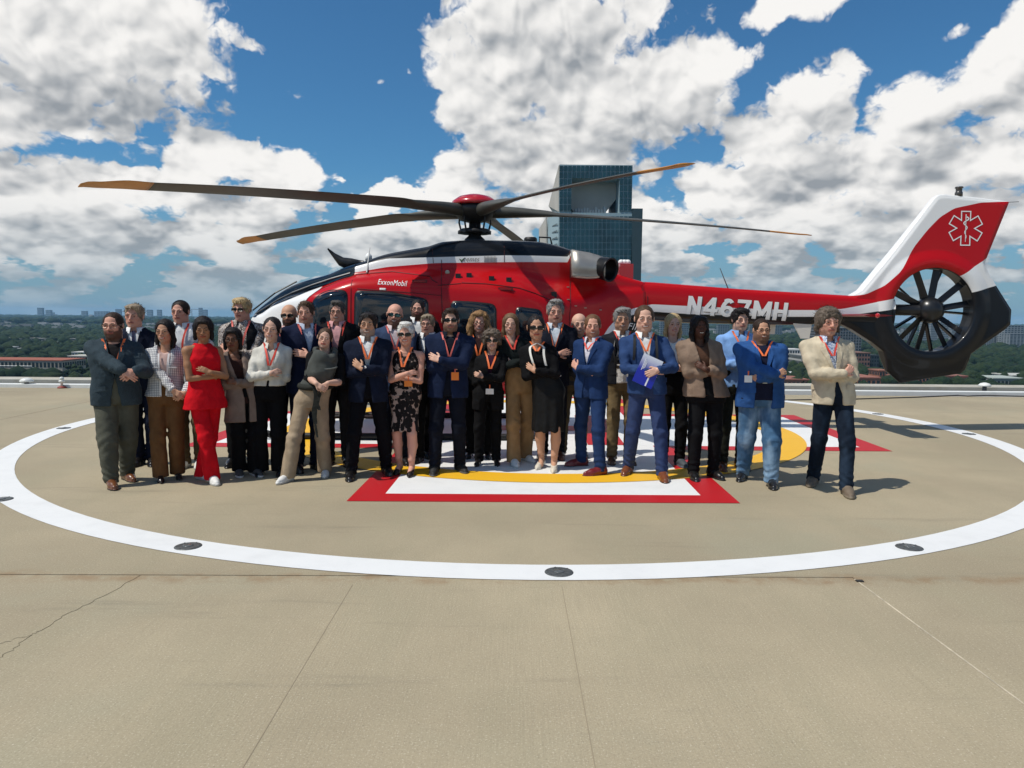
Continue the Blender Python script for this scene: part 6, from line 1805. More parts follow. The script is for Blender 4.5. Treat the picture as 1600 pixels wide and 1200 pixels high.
        for s in (-1, 1):
            c = WR[s] + nrm(arms[s][2]) * .08
            f = Field(c - .15, c + .15, .0055)
            f.cap(EL[s] * .25 + WR[s] * .75, WR[s], .034 * k, .028 * k, .01)
            hand(f, WR[s], arms[s][2], arms[s][3], k * (1 if male else .9), 1 if s * arms[s][2][0] < 0 and pose != 'hang' else -1, arms[s][4]); addm(f)
    if bare_leg:
        f = Field((min(ft[-1][0], px_) - .2, -.3, 0.0), (max(ft[1][0], px_) + .2, .3, Zh), .009)
        for s in (-1, 1):
            f.chain([hj[s] + np.array((-s * .02, 0, 0)), kn[s]], [.064 * k, .054 * k], .01); ca = kn[s] * .66 + an[s] * .34 + np.array((s * .006, .022, 0))
            f.chain([kn[s], ca, kn[s] * .25 + an[s] * .75 + np.array((0, .01, 0)), an[s] + np.array((0, .035, .02))], [.056 * k, .057 * k, .038 * k, .034 * k], .015)
            f.cap(an[s] + np.array((0, .03, .0)), ft[s] + np.array((0, -.06, .045)), .033, .028, .02)
        addm(f)
    # inner core that joins head, hands and feet under the clothes
    f = Field((min(-.45, xs_ - .45), -.45, 0.02), (max(.45, xs_ + .45), .3, Zn + .02), .026)
    f.chain([(px_, .01, Zh + .04), (xs_ * .5 + px_ * .5, .01, Zw), (xs_, .02, Zb), (xs_, .02, Zn)], [.06, .06, .06, .04], .02)
    for s in (-1, 1):
        f.cap((xs_, .02, Zs), SH[s], .045, .035, .02); f.chain([SH[s], EL[s], WR[s]], [.024, .016, .014], .01); f.chain([hj[s] + np.array((0, 0, .03)), kn[s], an[s] + np.array((0, .01, .03))], [.045, .036, .026], .01)
    addm(f)
    root = mesh_obj('person', np.concatenate(VV), np.concatenate(QQ), SKIN_M, None, True, np.concatenate(CC_))
    root.location = tuple(o); root.rotation_euler = (0, 0, yaw)
    tag(root, sp['label'], 'person', 'group posing in front of the helicopter')
    # ---- hair, glasses
    hf = hair_field(sp, hc, u, M)
    if hf is not None:
        V, Q = hf.mesh(); SW, SF = strands(V, sp, hc, u, M)
        if len(SW): V, Q = np.concatenate([V, SW]), np.concatenate([Q, SF + len(V)])
        mesh_obj('hair', V, Q, hair_mat(HAIRC[sp['hair'][1]]), root, True)
    face_bits(sp, hc, u, M, root); glasses(sp, hc, u, M, root)
    # ---- garments
    def sleeve(f, s, r, kf=.010, cuff=0.0, upto=1.0):
        E, W_ = EL[s], WR[s]
        f.cap((xs_ + s * .045, .024, Zs + .048 * k), SH[s] + np.array((-s * .012, 0, 0)), r * .66, r * .88, .035)
        f.chain([SH[s], SH[s] * .5 + E * .5, E], [r * .92, r * .92, r * .82], .028)
        if upto > 1e-3: f.chain([E, E * .5 + W_ * .5, E * (1 - upto) + W_ * upto], [r * .86, r * .76, r * .62 + cuff], kf)
    def upper(name, m, hem, grow, sleeves='long', r=.062, openz=None, wtop=.075, whem=0.0, bz=None, step=.0105, neck=True, flare=0.0, lapel=0.0, ripple=.0022, a_add=0.0, ztop=None, collar=0.0, upto=.93, round_neck=None):
        pts = [SH[s] for s in SH] + [EL[s] for s in EL] + ([WR[s] for s in WR] if sleeves == 'long' else []) + [np.array((px_, 0, hem))]
        wa = max(a0) + grow + .07
        lo = np.minimum(np.min(pts, 0) - .11, (min(px_, xs_) - wa, -.36, hem - .03)); hi = np.maximum(np.max(pts, 0) + .11, (max(px_, xs_) + wa, .26, Zn + .07))
        lo[1] = max(lo[1], -.52); f = Field(lo, hi, step)
        zz = [hem] + [z for z in zs0 if z > hem + .03]; zz[-1] = ztop or Zn + .018
        zz = [z for z in zz if z <= zz[-1]]
        hx_ = lambda arr, z: P_(arr, max(z, zs0[0]))
        f.loft(zz, [hx_(a0, z) + grow + a_add + (flare * max(0, (Zh + .02 - z)) ) for z in zz], [hx_(b0, z) + grow + flare * .7 * max(0, (Zh + .02 - z)) for z in zz], [hx_(cxs, z) for z in zz], [hx_(cys, z) for z in zz], 2.35)
        rr = r * k * (bulk ** .6)
        if sleeves:
            for s in (-1, 1): sleeve(f, s, rr, upto=0)
        if neck:
            q = f.sl((xs_ - .12, -.25, Zn - .04), (xs_ + .12, .2, Zn + .1)); x, y, z = f.xyz(q)
            d = np.sqrt((x - xs_) ** 2 + (y - .015) ** 2) - (nr_ + .010) - np.clip(z - Zn, -.1, .1) * .25 + 0 * z; f.cut(q, d.astype(np.float32), .008)
        if round_neck:
            f.ell((xs_, front(xs_, Zs) - .0, Zn + .005), (round_neck, .09, round_neck * .95), .01, None, True)
        if openz is not None:
            q = (slice(None),) * 3; x, y, z = f.xyz(q)
            zb = openz; cxz = np.interp(z, zs0, cxs)
            wz = np.where(z > zb, np.interp(z, [zb, Zn - .05, Zn + .06], [whem if bz is None else .004, wtop * .82, wtop]), np.interp(z, [hem, zb], [whem, whem if bz is None else .004]))
            S_ = np.abs(x - cxz) - wz; S_ = np.maximum(S_, y - np.interp(z, zs0, cys) + .02)
            if lapel:
                band = np.exp(-((S_ - .028) / .020) ** 2) * (z > zb) * (y < 0); f.D -= (lapel * band).astype(np.float32)
            f.cut(q, S_.astype(np.float32), .004)
        if ripple: f.ripple(ripple, 26, sp['id'] * 11 + len(name), (1, 1, 1.5))
        if sleeves == 'long':
            for s in (-t, t)[::-1]:
                g = Field(np.minimum(EL[s], WR[s]) - .12, np.maximum(EL[s], WR[s]) + .12, step)
                E, W_ = EL[s], WR[s]
                g.lo = f.lo + np.round((g.lo - f.lo) / step) * step; g.ax = [np.float32(g.lo[i]) + np.arange(len(g.ax[i]), dtype=np.float32) * np.float32(step) for i in range(3)]
                g.chain([SH[s] * .25 + E * .75, E, E * .5 + W_ * .5, E * (1 - upto) + W_ * upto], [rr * .84, rr * .88, rr * .78, rr * .66], .02)
                g.ripple(ripple * 1.9, 44, sp['id'] * 5 + s, (1.5, 1, 1))
                i0 = np.round((g.lo - f.lo) / step).astype(int); sl_f, sl_g = [], []
                for i in range(3):
                    a = max(0, i0[i]); b = min(f.D.shape[i], i0[i] + g.D.shape[i]); sl_f.append(slice(a, b)); sl_g.append(slice(a - i0[i], b - i0[i]))
                f.join(tuple(sl_f), g.D[tuple(sl_g)], .007)
        elif sleeves == 'short':
            for s in (-1, 1): f.chain([SH[s], SH[s] * .45 + EL[s] * .55], [rr, rr * .92], .02)
        V, Q = f.mesh(); return mesh_obj(name, V, Q, m, root, True)
    def collar(m, open_=.045, h=.040, parent=None):
        """standing shirt collar folded over, open at the front"""
        b = MB(); n = 22; c = np.array((xs_, .016, Zn)); r = nr_ + .013
        V, F = [], []
        for i in range(n + 1):
            a = math.pi * (-.5 + .12) + (2 * math.pi - .24 * math.pi) * i / n
            ca, sa = math.cos(a), math.sin(a); ff = max(0, -sa)
            for (dr, dz) in ((0, -.018), (-.004, h * .85 - .012 * ff), (.010, h * .55 - .012 * ff), (.022 + .006 * ff, -.018 - .034 * ff ** 3)):
                V.append((c[0] + (r + dr) * ca, c[1] + (r + dr) * sa * 1.02 - .012 * ff, c[2] + dz + .010))
        for i in range(n):
            for j in range(3): F.append((i * 4 + j, (i + 1) * 4 + j, (i + 1) * 4 + j + 1, i * 4 + j + 1))
        mesh_obj('collar', V, F, m, parent or root, True)
    def trousers(m, style='straight', topz=None, hemz=.045):
        tz = topz or Zw - .02
        xs2 = [ft[-1][0], ft[1][0], px_ - .2, px_ + .2]
        f = Field((min(xs2) - .16, min(-.22, min(ft[-1][1], ft[1][1]) - .18), hemz - .02), (max(xs2) + .16, max(.22, max(ft[-1][1], ft[1][1]) + .2), tz + .03), .0115)
        zz = [Zcr + .01, Zh, tz]; f.loft(zz, [P_(a0, Zcr) * .93, P_(a0, Zh) + .006, P_(a0, tz) + .008], [P_(b0, Zcr) * .95, P_(b0, Zh) + .006, P_(b0, tz) + .008], [px_, px_, P_(cxs, tz)], [.0, .0, P_(cys, tz)], 2.3)
        r0, r1, r2 = {'slim': (.088, .062, .048), 'straight': (.092, .070, .060), 'wide': (.095, .078, .082), 'loose': (.102, .082, .070)}[style]; kb = k * bulk ** .75
        for s in (-1, 1):
            hm = np.array((an[s][0], an[s][1] + .012, hemz)); 
            f.chain([hj[s] + np.array((0, 0, .0)), kn[s], hm], [r0 * kb, r1 * kb, r2 * k], .028)
        # stacked cloth at knee and ankle
        x, y, z = f.xyz((slice(None),) * 3); rr_ = np.random.default_rng(sp['id'] + 50); ph = rr_.uniform(0, 6, 6)
        ank = np.exp(-((z - .12) / .11) ** 2); knm = np.exp(-((z - kn[1][2]) / .13) ** 2)
        wv = np.sin(z * 95 + ph[0] + 3.2 * np.sin(x * 17 + ph[1]) + 2.6 * np.sin(y * 15 + ph[2])); wk = np.sin(z * 62 + ph[3] + 3.5 * np.sin(x * 13 + ph[4]) + 2 * y * 20)
        amp = .0 if style == 'wide' else 1.0
        f.D += (.0052 * ank * wv * amp + .0034 * knm * wk).astype(np.float32); f.ripple(.0028, 22, sp['id'] * 3, (1, 1, .8))
        q = f.sl((-2, -2, -1), (2, 2, hemz + .03)); x, y, z = f.xyz(q); f.cut(q, (z - hemz + 0 * x + 0 * y).astype(np.float32))
        V, Q = f.mesh(); return mesh_obj('trousers', V, Q, m, root, True)
    def skirt(m, hem, flare=.0, topz=None, name='skirt'):
        tz = topz or Zw; f = Field((px_ - .36, -.30, hem - .02), (px_ + .36, .28, tz + .03), .0115)
        zz = [hem, (hem + Zh) / 2, Zh, tz]; cm = px_ * .5 + (ft[-1][0] + ft[1][0]) / 4; ha = max(.140 * k + flare, max(abs(kn[s][0] - cm) for s in (-1, 1)) + .068 * k)
        f.loft(zz, [ha, .160 * k + flare * .4, P_(a0, Zh) + .010, P_(a0, tz) + .010], [.128 * k + flare * .8, .126 * k + flare * .3, P_(b0, Zh) + .010, P_(b0, tz) + .010], [px_ * .5 + (ft[-1][0] + ft[1][0]) / 4, px_, px_, P_(cxs, tz)], [-.012, -.006, 0, P_(cys, tz)], 2.3)
        x, y, z = f.xyz((slice(None),) * 3); f.D += (.010 * np.clip((Zh - z) / .5, 0, 1) * np.sin(np.arctan2(y, x) * 9 + 1.3) * (1 if flare else .3)).astype(np.float32); f.ripple(.0025, 24, sp['id'])
        V, Q = f.mesh(); return mesh_obj(name, V, Q, m, root, True)
    def lapels(m, zb, wtop, grow, wide=.058):
        for s in (-1, 1):
            V, F = [], []; n = 16
            for i in range(n + 1):
                t_ = i / n; z = Zn + .035 - (Zn + .035 - zb) * t_
                win = np.interp(z, [zb, Zn - .05, Zn + .06], [.002, wtop * .82, wtop]) - .003
                pr = np.interp(t_, [0, .16, .22, .30, .34, 1], [.030, .050, .052, .040, 1.0 * wide, .006])
                xa, xb = P_(cxs, z) + s * win, P_(cxs, z) + s * (win + pr); zc_ = min(z, Zn - .005)
                sh_ = lambda x_: front(x_, zc_, grow) if zc_ < Zn - .006 else front(x_, zc_, grow)
                lift = max(0, z - zc_) * 1.1
                dz = -.030 * (pr / .05) * (t_ < .32)                   # the collar falls away over the shoulder
                V += [(xa, sh_(xa) - .004 + lift, z), (xa, sh_(xa) - .013 + lift, z), (xb, sh_(xb) - .012 + lift, z + dz), (xb, sh_(xb) + .004 + lift, z + dz)]
            for i in range(n):
                for j in range(3):
                    q_ = (i * 4 + j, i * 4 + j + 1, (i + 1) * 4 + j + 1, (i + 1) * 4 + j); F.append(q_ if s > 0 else q_[::-1])
            mesh_obj('lapel', V, F, m, root, False)
    # dimensions by picture row
    def zrow(py): return at_depth(sp['hx'], py, o[1])[2]
    G = dict(locals()); sp['dress'](G)
    # ---- shoes
    st = sp.get('shoe')
    if st:
        for s, ang in ((-1, toe[0]), (1, toe[1])):
            shoe_obj(st[0], st[1], st[2], root, tuple(ft[s] + np.array((0, 0, 0.001))), R_(ang), k * st[3] if len(st) > 3 else k, s < 0)
    # ---- lanyard and badge
    ly = sp.get('lanyard')
    if ly:
        col, zl = ly[0], ly[1] if len(ly) > 1 and ly[1] else zE + .05
        zl = zl if zl < 10 else zrow(zl)
        lm_ = mat('lanyard_ribbon', col, .6); gr = sp.get('lgrow', .026); V, F = [], []
        for s in (-1, 1):
            n0 = len(V)
            for i in range(15):
                t_ = i / 14; z = Zn + .028 - (Zn + .028 - zl) * t_; xm = xs_ + s * ((nr_ + .020) * (1 - t_) ** 1.15 + .006)
                cxz = P_(cxs, z) - xs_ if z < zs0[-1] else 0; xm += cxz * t_
                for e in (-.0105, .0105):
                    y = min(front(xm + e, min(z, Zn - .01), gr), .02 - nr_ * .85 if z > Zn - .02 else 9) ; V.append((xm + e + s * .004 * t_, y - .002, z))
            for i in range(14): F.append((n0 + 2 * i, n0 + 2 * i + 1, n0 + 2 * i + 3, n0 + 2 * i + 2))
        lo_ = mesh_obj('lanyard', V, F, lm_, root, True)
        if len(ly) > 2 and ly[2]:
            bx, bz, bc, bwid, bhei = ly[2]; bp = loc(at_depth(bx, bz, o[1] - .18)); yb = front(bp[0], bp[2], .03) - .030
            MB().box((bp[0], yb, bp[2]), (bwid, .006, bhei)).build('badge', mat('badge_card', bc, .4), root)
            MB().box((bp[0], yb + .002, bp[2] + bhei / 2 + .02), (.012, .004, .05)).build('badge_strap', lm_, root)
    return root, G

sp_belt = lambda G: G['sp'].get('belt')
def wear(jc=None, jkind='plain', jc2=None, shirt=None, skind='plain', sc2=None, tr=(.01, .01, .012), tstyle='straight', hem=None, vneck=.30, lapel=.006, open_w=0.0, tie=None, jr=.062, jgrow=.020, collar=True, name='suit_jacket', tname='wool', top_style=None, tkind='plain', tc2=None, extra=None):
    def f(G):
        root, Zs, Zn, Zw, Zh, Zcr, k = G['root'], G['Zs'], G['Zn'], G['Zw'], G['Zh'], G['Zcr'], G['k']
        if tr is not None: G['trousers'](cloth_mat('trouser_cloth', tr, tkind, tc2), tstyle)
        sm = cloth_mat('shirt_cloth', shirt, skind, sc2) if shirt is not None else None
        if jc is not None:
            hz = G['zrow'](hem) if hem else Zcr - .02
            if sm is not None:
                G['upper']('shirt', sm, Zw - .18 if open_w == 0 else Zh - .01, .004 if open_w == 0 else .013, None, step=.010, ripple=.0015, neck=True)
            G['upper'](name, cloth_mat('jacket_cloth', jc, jkind, jc2), hz, jgrow, 'long', jr, openz=Zn - vneck * k, wtop=.078 if collar else .07, whem=open_w if open_w else .05, bz=None if open_w else 1, lapel=lapel, flare=.05)
            if lapel: G['lapels'](cloth_mat('jacket_cloth', jc, jkind, jc2), Zn - vneck * k if not open_w else Zw + .02, .078 if collar else .07, jgrow)
            if collar and sm is not None: G['collar'](sm)
            # shirt cuffs
            for s in (-1, 1):
                if sm is not None and collar:
                    E, W_ = G['EL'][s], G['WR'][s]; MB().tube([E * .10 + W_ * .90, E * .02 + W_ * .98], .037 * k, 12).build('cuff', sm, root, True)
        elif sm is not None:
            G['upper']('shirt', sm, (G['zrow'](hem) if hem else Zh - .03), .012, 'long', jr * .93, ripple=.004)
            if collar: G['collar'](sm)
        if tie is not None:
            V = []; F = []; n = 10
            for i in range(n):
                z = Zn - .005 - i * .034; wv = .010 + .020 * i / n if i else .018
                for e in (-wv, wv): V.append((G['P_'](G['cxs'], z) + e, G['front'](G['P_'](G['cxs'], z) + e, z, .014) - .004, z))
            for i in range(n - 1): F.append((2 * i, 2 * i + 1, 2 * i + 3, 2 * i + 2))
            mesh_obj('tie', V, F, cloth_mat('tie_silk', tie, 'plain', None, .5), root, True)
        if jc is not None:                                                # hip pocket flaps, breast pocket
            hz = G['zrow'](hem) if hem else Zcr - .02; jm = cloth_mat('jacket_cloth', jc, jkind, jc2); pz = hz + .62 * (Zw - hz) + .02
            for s in (-1, 1):
                V, F = [], []
                for i in range(5):
                    x = G['P_'](G['cxs'], pz) + s * (.085 + .030 * i) * k
                    for dz in (.0, -.05): V.append((x, G['front'](x, pz, jgrow) - .006 - (.002 if dz else 0), pz + dz - .004 * i))
                for i in range(4): F.append((2 * i, 2 * i + 1, 2 * i + 3, 2 * i + 2))
                mesh_obj('pocket_flap', V, F, jm, root)
        if sp_belt(G): 
            z = Zw - .035; V, F = [], []; n = 28
            for i in range(n):
                a = 2 * math.pi * i / n; A, B = G['P_'](G['a0'], z) + .014, G['P_'](G['b0'], z) + .016; c_, s_ = math.cos(a), math.sin(a)
                for dz in (-.017, .017): V.append((G['P_'](G['cxs'], z) + A * np.sign(c_) * abs(c_) ** .87, G['P_'](G['cys'], z) + B * np.sign(s_) * abs(s_) ** .87, z + dz))
            for i in range(n): j = (i + 1) % n; F.append((2 * i, 2 * j, 2 * j + 1, 2 * i + 1))
            mesh_obj('belt', V, F, mat('belt_leather', sp_belt(G), .4), root, True)
            x = G['P_'](G['cxs'], z); MB().box((x, G['front'](x, z, .018) - .004, z), (.045, .008, .034)).build('buckle', mat('buckle_metal', (.5, .48, .42), .3, .9), root)
        # jacket buttons
        if jc is not None and not open_w:
            z = Zn - vneck * k - .012; x = G['P_'](G['cxs'], z); MB().lathe([(.009, 0), (.008, .004), (.002, .005)], n=8).build('button', mat('button_dark', (.02, .018, .016), .4), root).matrix_local = Matrix.Translation((x, G['front'](x, z, jgrow) - .002, z)) @ Matrix.Rotation(math.pi / 2, 4, 'X')
        if extra: extra(G)
    return f
# ------------------------------------------------------------------ the group
ORANGE, REDO, PINK = (.80, .16, .035), (.66, .055, .03), (.70, .13, .10)
NAVY, NAVY2, BLK, CHAR = (.006, .009, .022), (.010, .017, .048), (.0055, .0055, .0065), (.02, .02, .022)
WHT = (.74, .74, .73)
OX = lambda c: ('oxford', c, (.02, .015, .012))
SNK = ('sneaker', (.68, .67, .64), (.48, .47, .44))
def x_red(G):
    m = cloth_mat('red_crepe', (.58, .006, .014)); G['trousers'](m, 'wide', hemz=.035)
    G['upper']('sleeveless_top', m, G['zrow'](638), .018, None, .05, ripple=.003, flare=.25)
    root, Zn, xs_ = G['root'], G['Zn'], G['xs_']
    for s in (-1, 1):
        MB().lathe([(.012, -.018), (.014, -.008), (.012, .006), (.004, .012)], n=8).build('earring', mat('pearl_white', (.8, .78, .72), .2), root, True).location = tuple(G['hc'] + G['M'] @ (np.array((s * .345, .0, -.16)) * G['u']))
def x_tweed(G):
    m = cloth_mat('tweed_check', (.66, .66, .655), 'check', (.045, .055, .095), .95); root = G['root']; k = G['k']; Zn = G['Zn']; hem = G['zrow'](618)
    G['trousers'](cloth_mat('brown_trouser_cloth', (.155, .075, .030)), 'wide')
    G['upper']('blouse', cloth_mat('blush_blouse', (.55, .38, .34)), G['Zw'] - .02, .004, None, ripple=.002, round_neck=.07)
    G['upper']('tweed_jacket', m, hem, .024, 'long', .058, openz=hem + .02, wtop=.075, whem=.022, lapel=.004, flare=.12, round_neck=.075)
    V, F = [], []                                                         # pale braid down both fronts
    for s in (-1, 1):
        n0 = len(V)
        for i in range(16):
            z = Zn - .06 - (Zn - .075 - hem) * i / 15; x = G['P_'](G['cxs'], z) + s * (.048 - .022 * i / 15)
            for e in (-.009, .009): V.append((x + e, G['front'](x + e, z, .030) - .004, z))
        for i in range(15): F.append((n0 + 2 * i, n0 + 2 * i + 1, n0 + 2 * i + 3, n0 + 2 * i + 2))
    mesh_obj('jacket_braid', V, F, mat('pale_braid', (.72, .70, .69), .8), root)
    for s in (-1, 1):
        W_, E = G['WR'][s], G['EL'][s]; MB().tube([E * .12 + W_ * .88, E * .04 + W_ * .96], .041 * k, 12).build('cuff', mat('pale_braid', (.72, .70, .69), .8), root, True)
    for s, dz in ((-1, .20), (1, .20)):
        z = Zn - dz; x = G['P_'](G['cxs'], z) + s * .085; MB().box((x, G['front'](x, z, .03) - .003, z), (.075, .008, .012)).build('pocket_braid', mat('pale_braid', (.72, .70, .69), .8), root)
def x_taupe(G):
    G['trousers'](cloth_mat('trouser_cloth', BLK), 'wide')
    G['upper']('black_top', cloth_mat('top_cloth', (.03, .012, .010)), G['Zh'] - .05, .004, None, ripple=.002, round_neck=.075)
    G['upper']('long_blazer', cloth_mat('taupe_cloth', (.205, .150, .122)), G['zrow'](657), .026, 'long', .060, openz=G['Zn'] - .36, wtop=.075, whem=.02, lapel=.007, flare=.07)
def x_cream(G):
    G['trousers'](cloth_mat('trouser_cloth', BLK), 'wide', topz=G['Zw'] + .02)
    m = cloth_mat('cream_cloth', (.60, .585, .53)); G['upper']('cream_top', m, G['Zw'] + .02, .004, None, ripple=.002, round_neck=.06)
    G['upper']('short_jacket', m, G['zrow'](602), .022, 'long', .058, openz=G['Zn'] - .22, wtop=.07, whem=.012, lapel=.008, flare=.05)
    G['collar'](m, h=.03)
def x_wrap(G):
    root = G['root']; k = G['k']; t = cloth_mat('sand_trouser_cloth', (.345, .265, .18)); G['trousers'](t, 'wide', hemz=.04, topz=G['Zw'] + .03)
    G['upper']('tee_shirt', cloth_mat('black_jersey', BLK), G['Zw'] - .03, .012, 'short', .052, round_neck=.07)
    w = cloth_mat('grey_wrap_cloth', (.075, .080, .073)); Zs, Zn, Zw, xs_, P_ = G['Zs'], G['Zn'], G['Zw'], G['xs_'], G['P_']
    f = Field((xs_ - .30, -.40, Zw - .10), (xs_ + .30, .22, Zn + .05), .0095)
    zz = [Zw - .06, Zw + .06, (Zw + Zs) / 2 + .02, Zs - .05, Zs + .03]
    f.loft(zz, [P_(G['a0'], z) + .020 for z in zz], [P_(G['b0'], z) + .02 for z in zz], [P_(G['cxs'], z) for z in zz], [P_(G['cys'], z) for z in zz], 2.3)
    c = np.array((P_(G['cxs'], (Zw + Zs) / 2), -.115, (Zw + Zs) / 2 - .01)); f.ell(c, (.135, .115, .165), .05); f.ell(c + (.0, -.02, .14), (.085, .075, .075), .04)
    for s in (-1, 1): f.chain([(xs_ + s * .07, -.10, Zs - .02), (xs_ + s * .085, -.01, Zs + .052), (xs_ + s * .06, .10, Zs + .0)], [.045, .038, .04], .03)
    f.ell((xs_, -.07, Zn + .05), (.085, .09, .11), .01, None, True)
    x, y, z = f.xyz((slice(None),) * 3); f.D += (.0035 * np.sin(46 * (z + .35 * np.abs(x - xs_)) + 3 * np.sin(9 * x))).astype(np.float32)
    V, Q = f.mesh(); mesh_obj('baby_wrap', V, Q, w, root, True)
    MB().tube([(xs_ + .13 * math.cos(a), -.10 - .115 * math.sin(a) if math.sin(a) > 0 else -.10, Zs - .105 - .02 * math.sin(a)) for a in np.linspace(.1, 3.04, 14)], .008, 6).build('wrap_seam', mat('wrap_seam', (.13, .14, .125), .9), root, True)
    d = cloth_mat('dark_wrap_cloth', (.028, .030, .026)); px = P_(G['cxs'], Zw - .04)
    b = MB(); b.tube([(px + .16 * math.cos(a), .01 - .15 * math.sin(a), Zw - .045 - .012 * math.sin(a)) for a in np.linspace(0, 2 * math.pi, 25)], .030, 8); b.build('wrap_sash', d, root, True)
    for dx, L, wd in ((.015, .36, .022), (.055, .22, .018), (.03, .50, .012)):
        z0 = Zw - .06; V = [(px + dx + s * wd * (1 - .2 * (i % 2)) + .012 * math.sin(i), -.175 - .012 * (i % 2), z0 - L * i / 7) for i in range(8) for s in (-1, 1)]
        mesh_obj('sash_end', V, [(2 * i, 2 * i + 1, 2 * i + 3, 2 * i + 2) for i in range(7)], d, root, True)
def x_floral(G):
    m = cloth_mat('leaf_print', (.013, .011, .011), 'floral', (.36, .27, .225)); Zs, Zn = G['Zs'], G['Zn']
    G['skirt'](m, G['zrow'](672), -.01, G['Zw'] + .02, 'dress_skirt'); G['upper']('dress_top', m, G['Zh'] - .02, .012, None, .05, ripple=.0015, round_neck=.085)
def x_whitetrim(G):
    root, Zn, k, Zw = G['root'], G['Zn'], G['k'], G['Zw']; b = cloth_mat('jacket_cloth', BLK); hem = G['zrow'](588)
    G['skirt'](cloth_mat('black_satin', (.010, .010, .010), 'plain', None, .5), G['zrow'](672), .035)
    G['upper']('black_top', cloth_mat('black_jersey', BLK), G['Zh'], .004, None, ripple=.001, round_neck=.08)
    G['upper']('trimmed_jacket', b, hem, .024, 'long', .058, openz=hem, wtop=.075, whem=.035, flare=.04, round_neck=.08)
    tm = mat('white_trim', (.70, .68, .62), .7); V, F = [], []
    for s in (-1, 1):
        n0 = len(V); P = []
        for i in range(6): a = math.pi * (.5 - .42 * i / 5); P.append((s * .078 * math.cos(a) * 1.0, Zn + .012 - .045 * i / 5))
        for i in range(1, 12): P.append((s * (.078 - .012 * i / 11), Zn - .033 - (Zn - .05 - G['zE'] - .05) * i / 11))
        for (dx, z) in P:
            x = G['P_'](G['cxs'], z) + dx
            for e in (-.012, .012): V.append((x + e, G['front'](x + e, min(z, Zn - .02), .030) - .005, z))
        for i in range(len(P) - 1): F.append((n0 + 2 * i, n0 + 2 * i + 1, n0 + 2 * i + 3, n0 + 2 * i + 2))
    mesh_obj('jacket_trim', V, F, tm, root, True)
    bt = MB()
    for i in range(20):
        a = math.pi * (.06 + .88 * i / 19); x0 = G['P_'](G['cxs'], hem)
        bt.box((x0 + (G['P_'](G['a0'], hem) + .030) * math.cos(a), G['P_'](G['cys'], hem) - (G['P_'](G['b0'], hem) + .030) * math.sin(a), hem + .012 + .0), (.030, .008, .016), -(a - math.pi / 2)) if i not in (9, 10) else None
    bt.build('hem_trim', tm, root)
def x_whitetop(G):
    G['trousers'](cloth_mat('trouser_cloth', BLK), 'straight'); m = cloth_mat('white_knit', (.70, .69, .66))
    G['upper']('white_top', m, G['Zw'] - .02, .014, 'short', .056, round_neck=.065)
    G['upper']('brown_cardigan', cloth_mat('cardigan_cloth', (.07, .05, .035)), G['Zw'] - .02, .024, None, .06, openz=G['Zw'] - .02, wtop=.10, whem=.10)
def x_cardigan(G):
    G['trousers'](cloth_mat('trouser_cloth', BLK), 'straight')
    G['upper']('brown_top', cloth_mat('brown_jersey', (.085, .042, .026)), G['Zh'] - .02, .006, None, round_neck=.07)
    G['upper']('open_cardigan', cloth_mat('taupe_knit', (.235, .165, .12)), G['zrow'](619), .030, 'long', .066, openz=G['Zn'] - .25, wtop=.085, whem=.045, flare=.06, upto=.70)
    G['root']
def x_tan(G):
    G['trousers'](cloth_mat('tan_trouser_cloth', (.30, .185, .085), 'plain', None, .6), 'wide', topz=G['Zw'] + .05, hemz=.04)
    G['upper']('blouse', cloth_mat('dark_blouse', (.010, .014, .014)), G['Zw'] + .0, .014, 'long', .056, round_neck=.05, openz=G['Zn'] - .17, wtop=.05, whem=.0)
def x_straps(G):
    root = G['root']; k = G['k']; m = mat('strap_black', (.012, .012, .014), .7)
    for s in (-1, 1):
        V = []
        for i in range(12):
            z = G['Zs'] + .06 * k - .27 * i / 11; x = G['xs_'] + s * (.105 + .01 * i / 11) * k
            y = G['front'](x, min(z, G['Zs'] + .03), .030) - .008
            V += [(x - .014, y, z), (x + .014, y, z)]
        mesh_obj('backpack_strap', V, [(2 * i, 2 * i + 1, 2 * i + 3, 2 * i + 2) for i in range(11)], m, root, True)
def x_vest(G):
    G['upper']('dark_vest', cloth_mat('vest_cloth', (.012, .012, .014)), G['Zw'], .022, None, .06, openz=G['Zw'], wtop=.085, whem=.085)

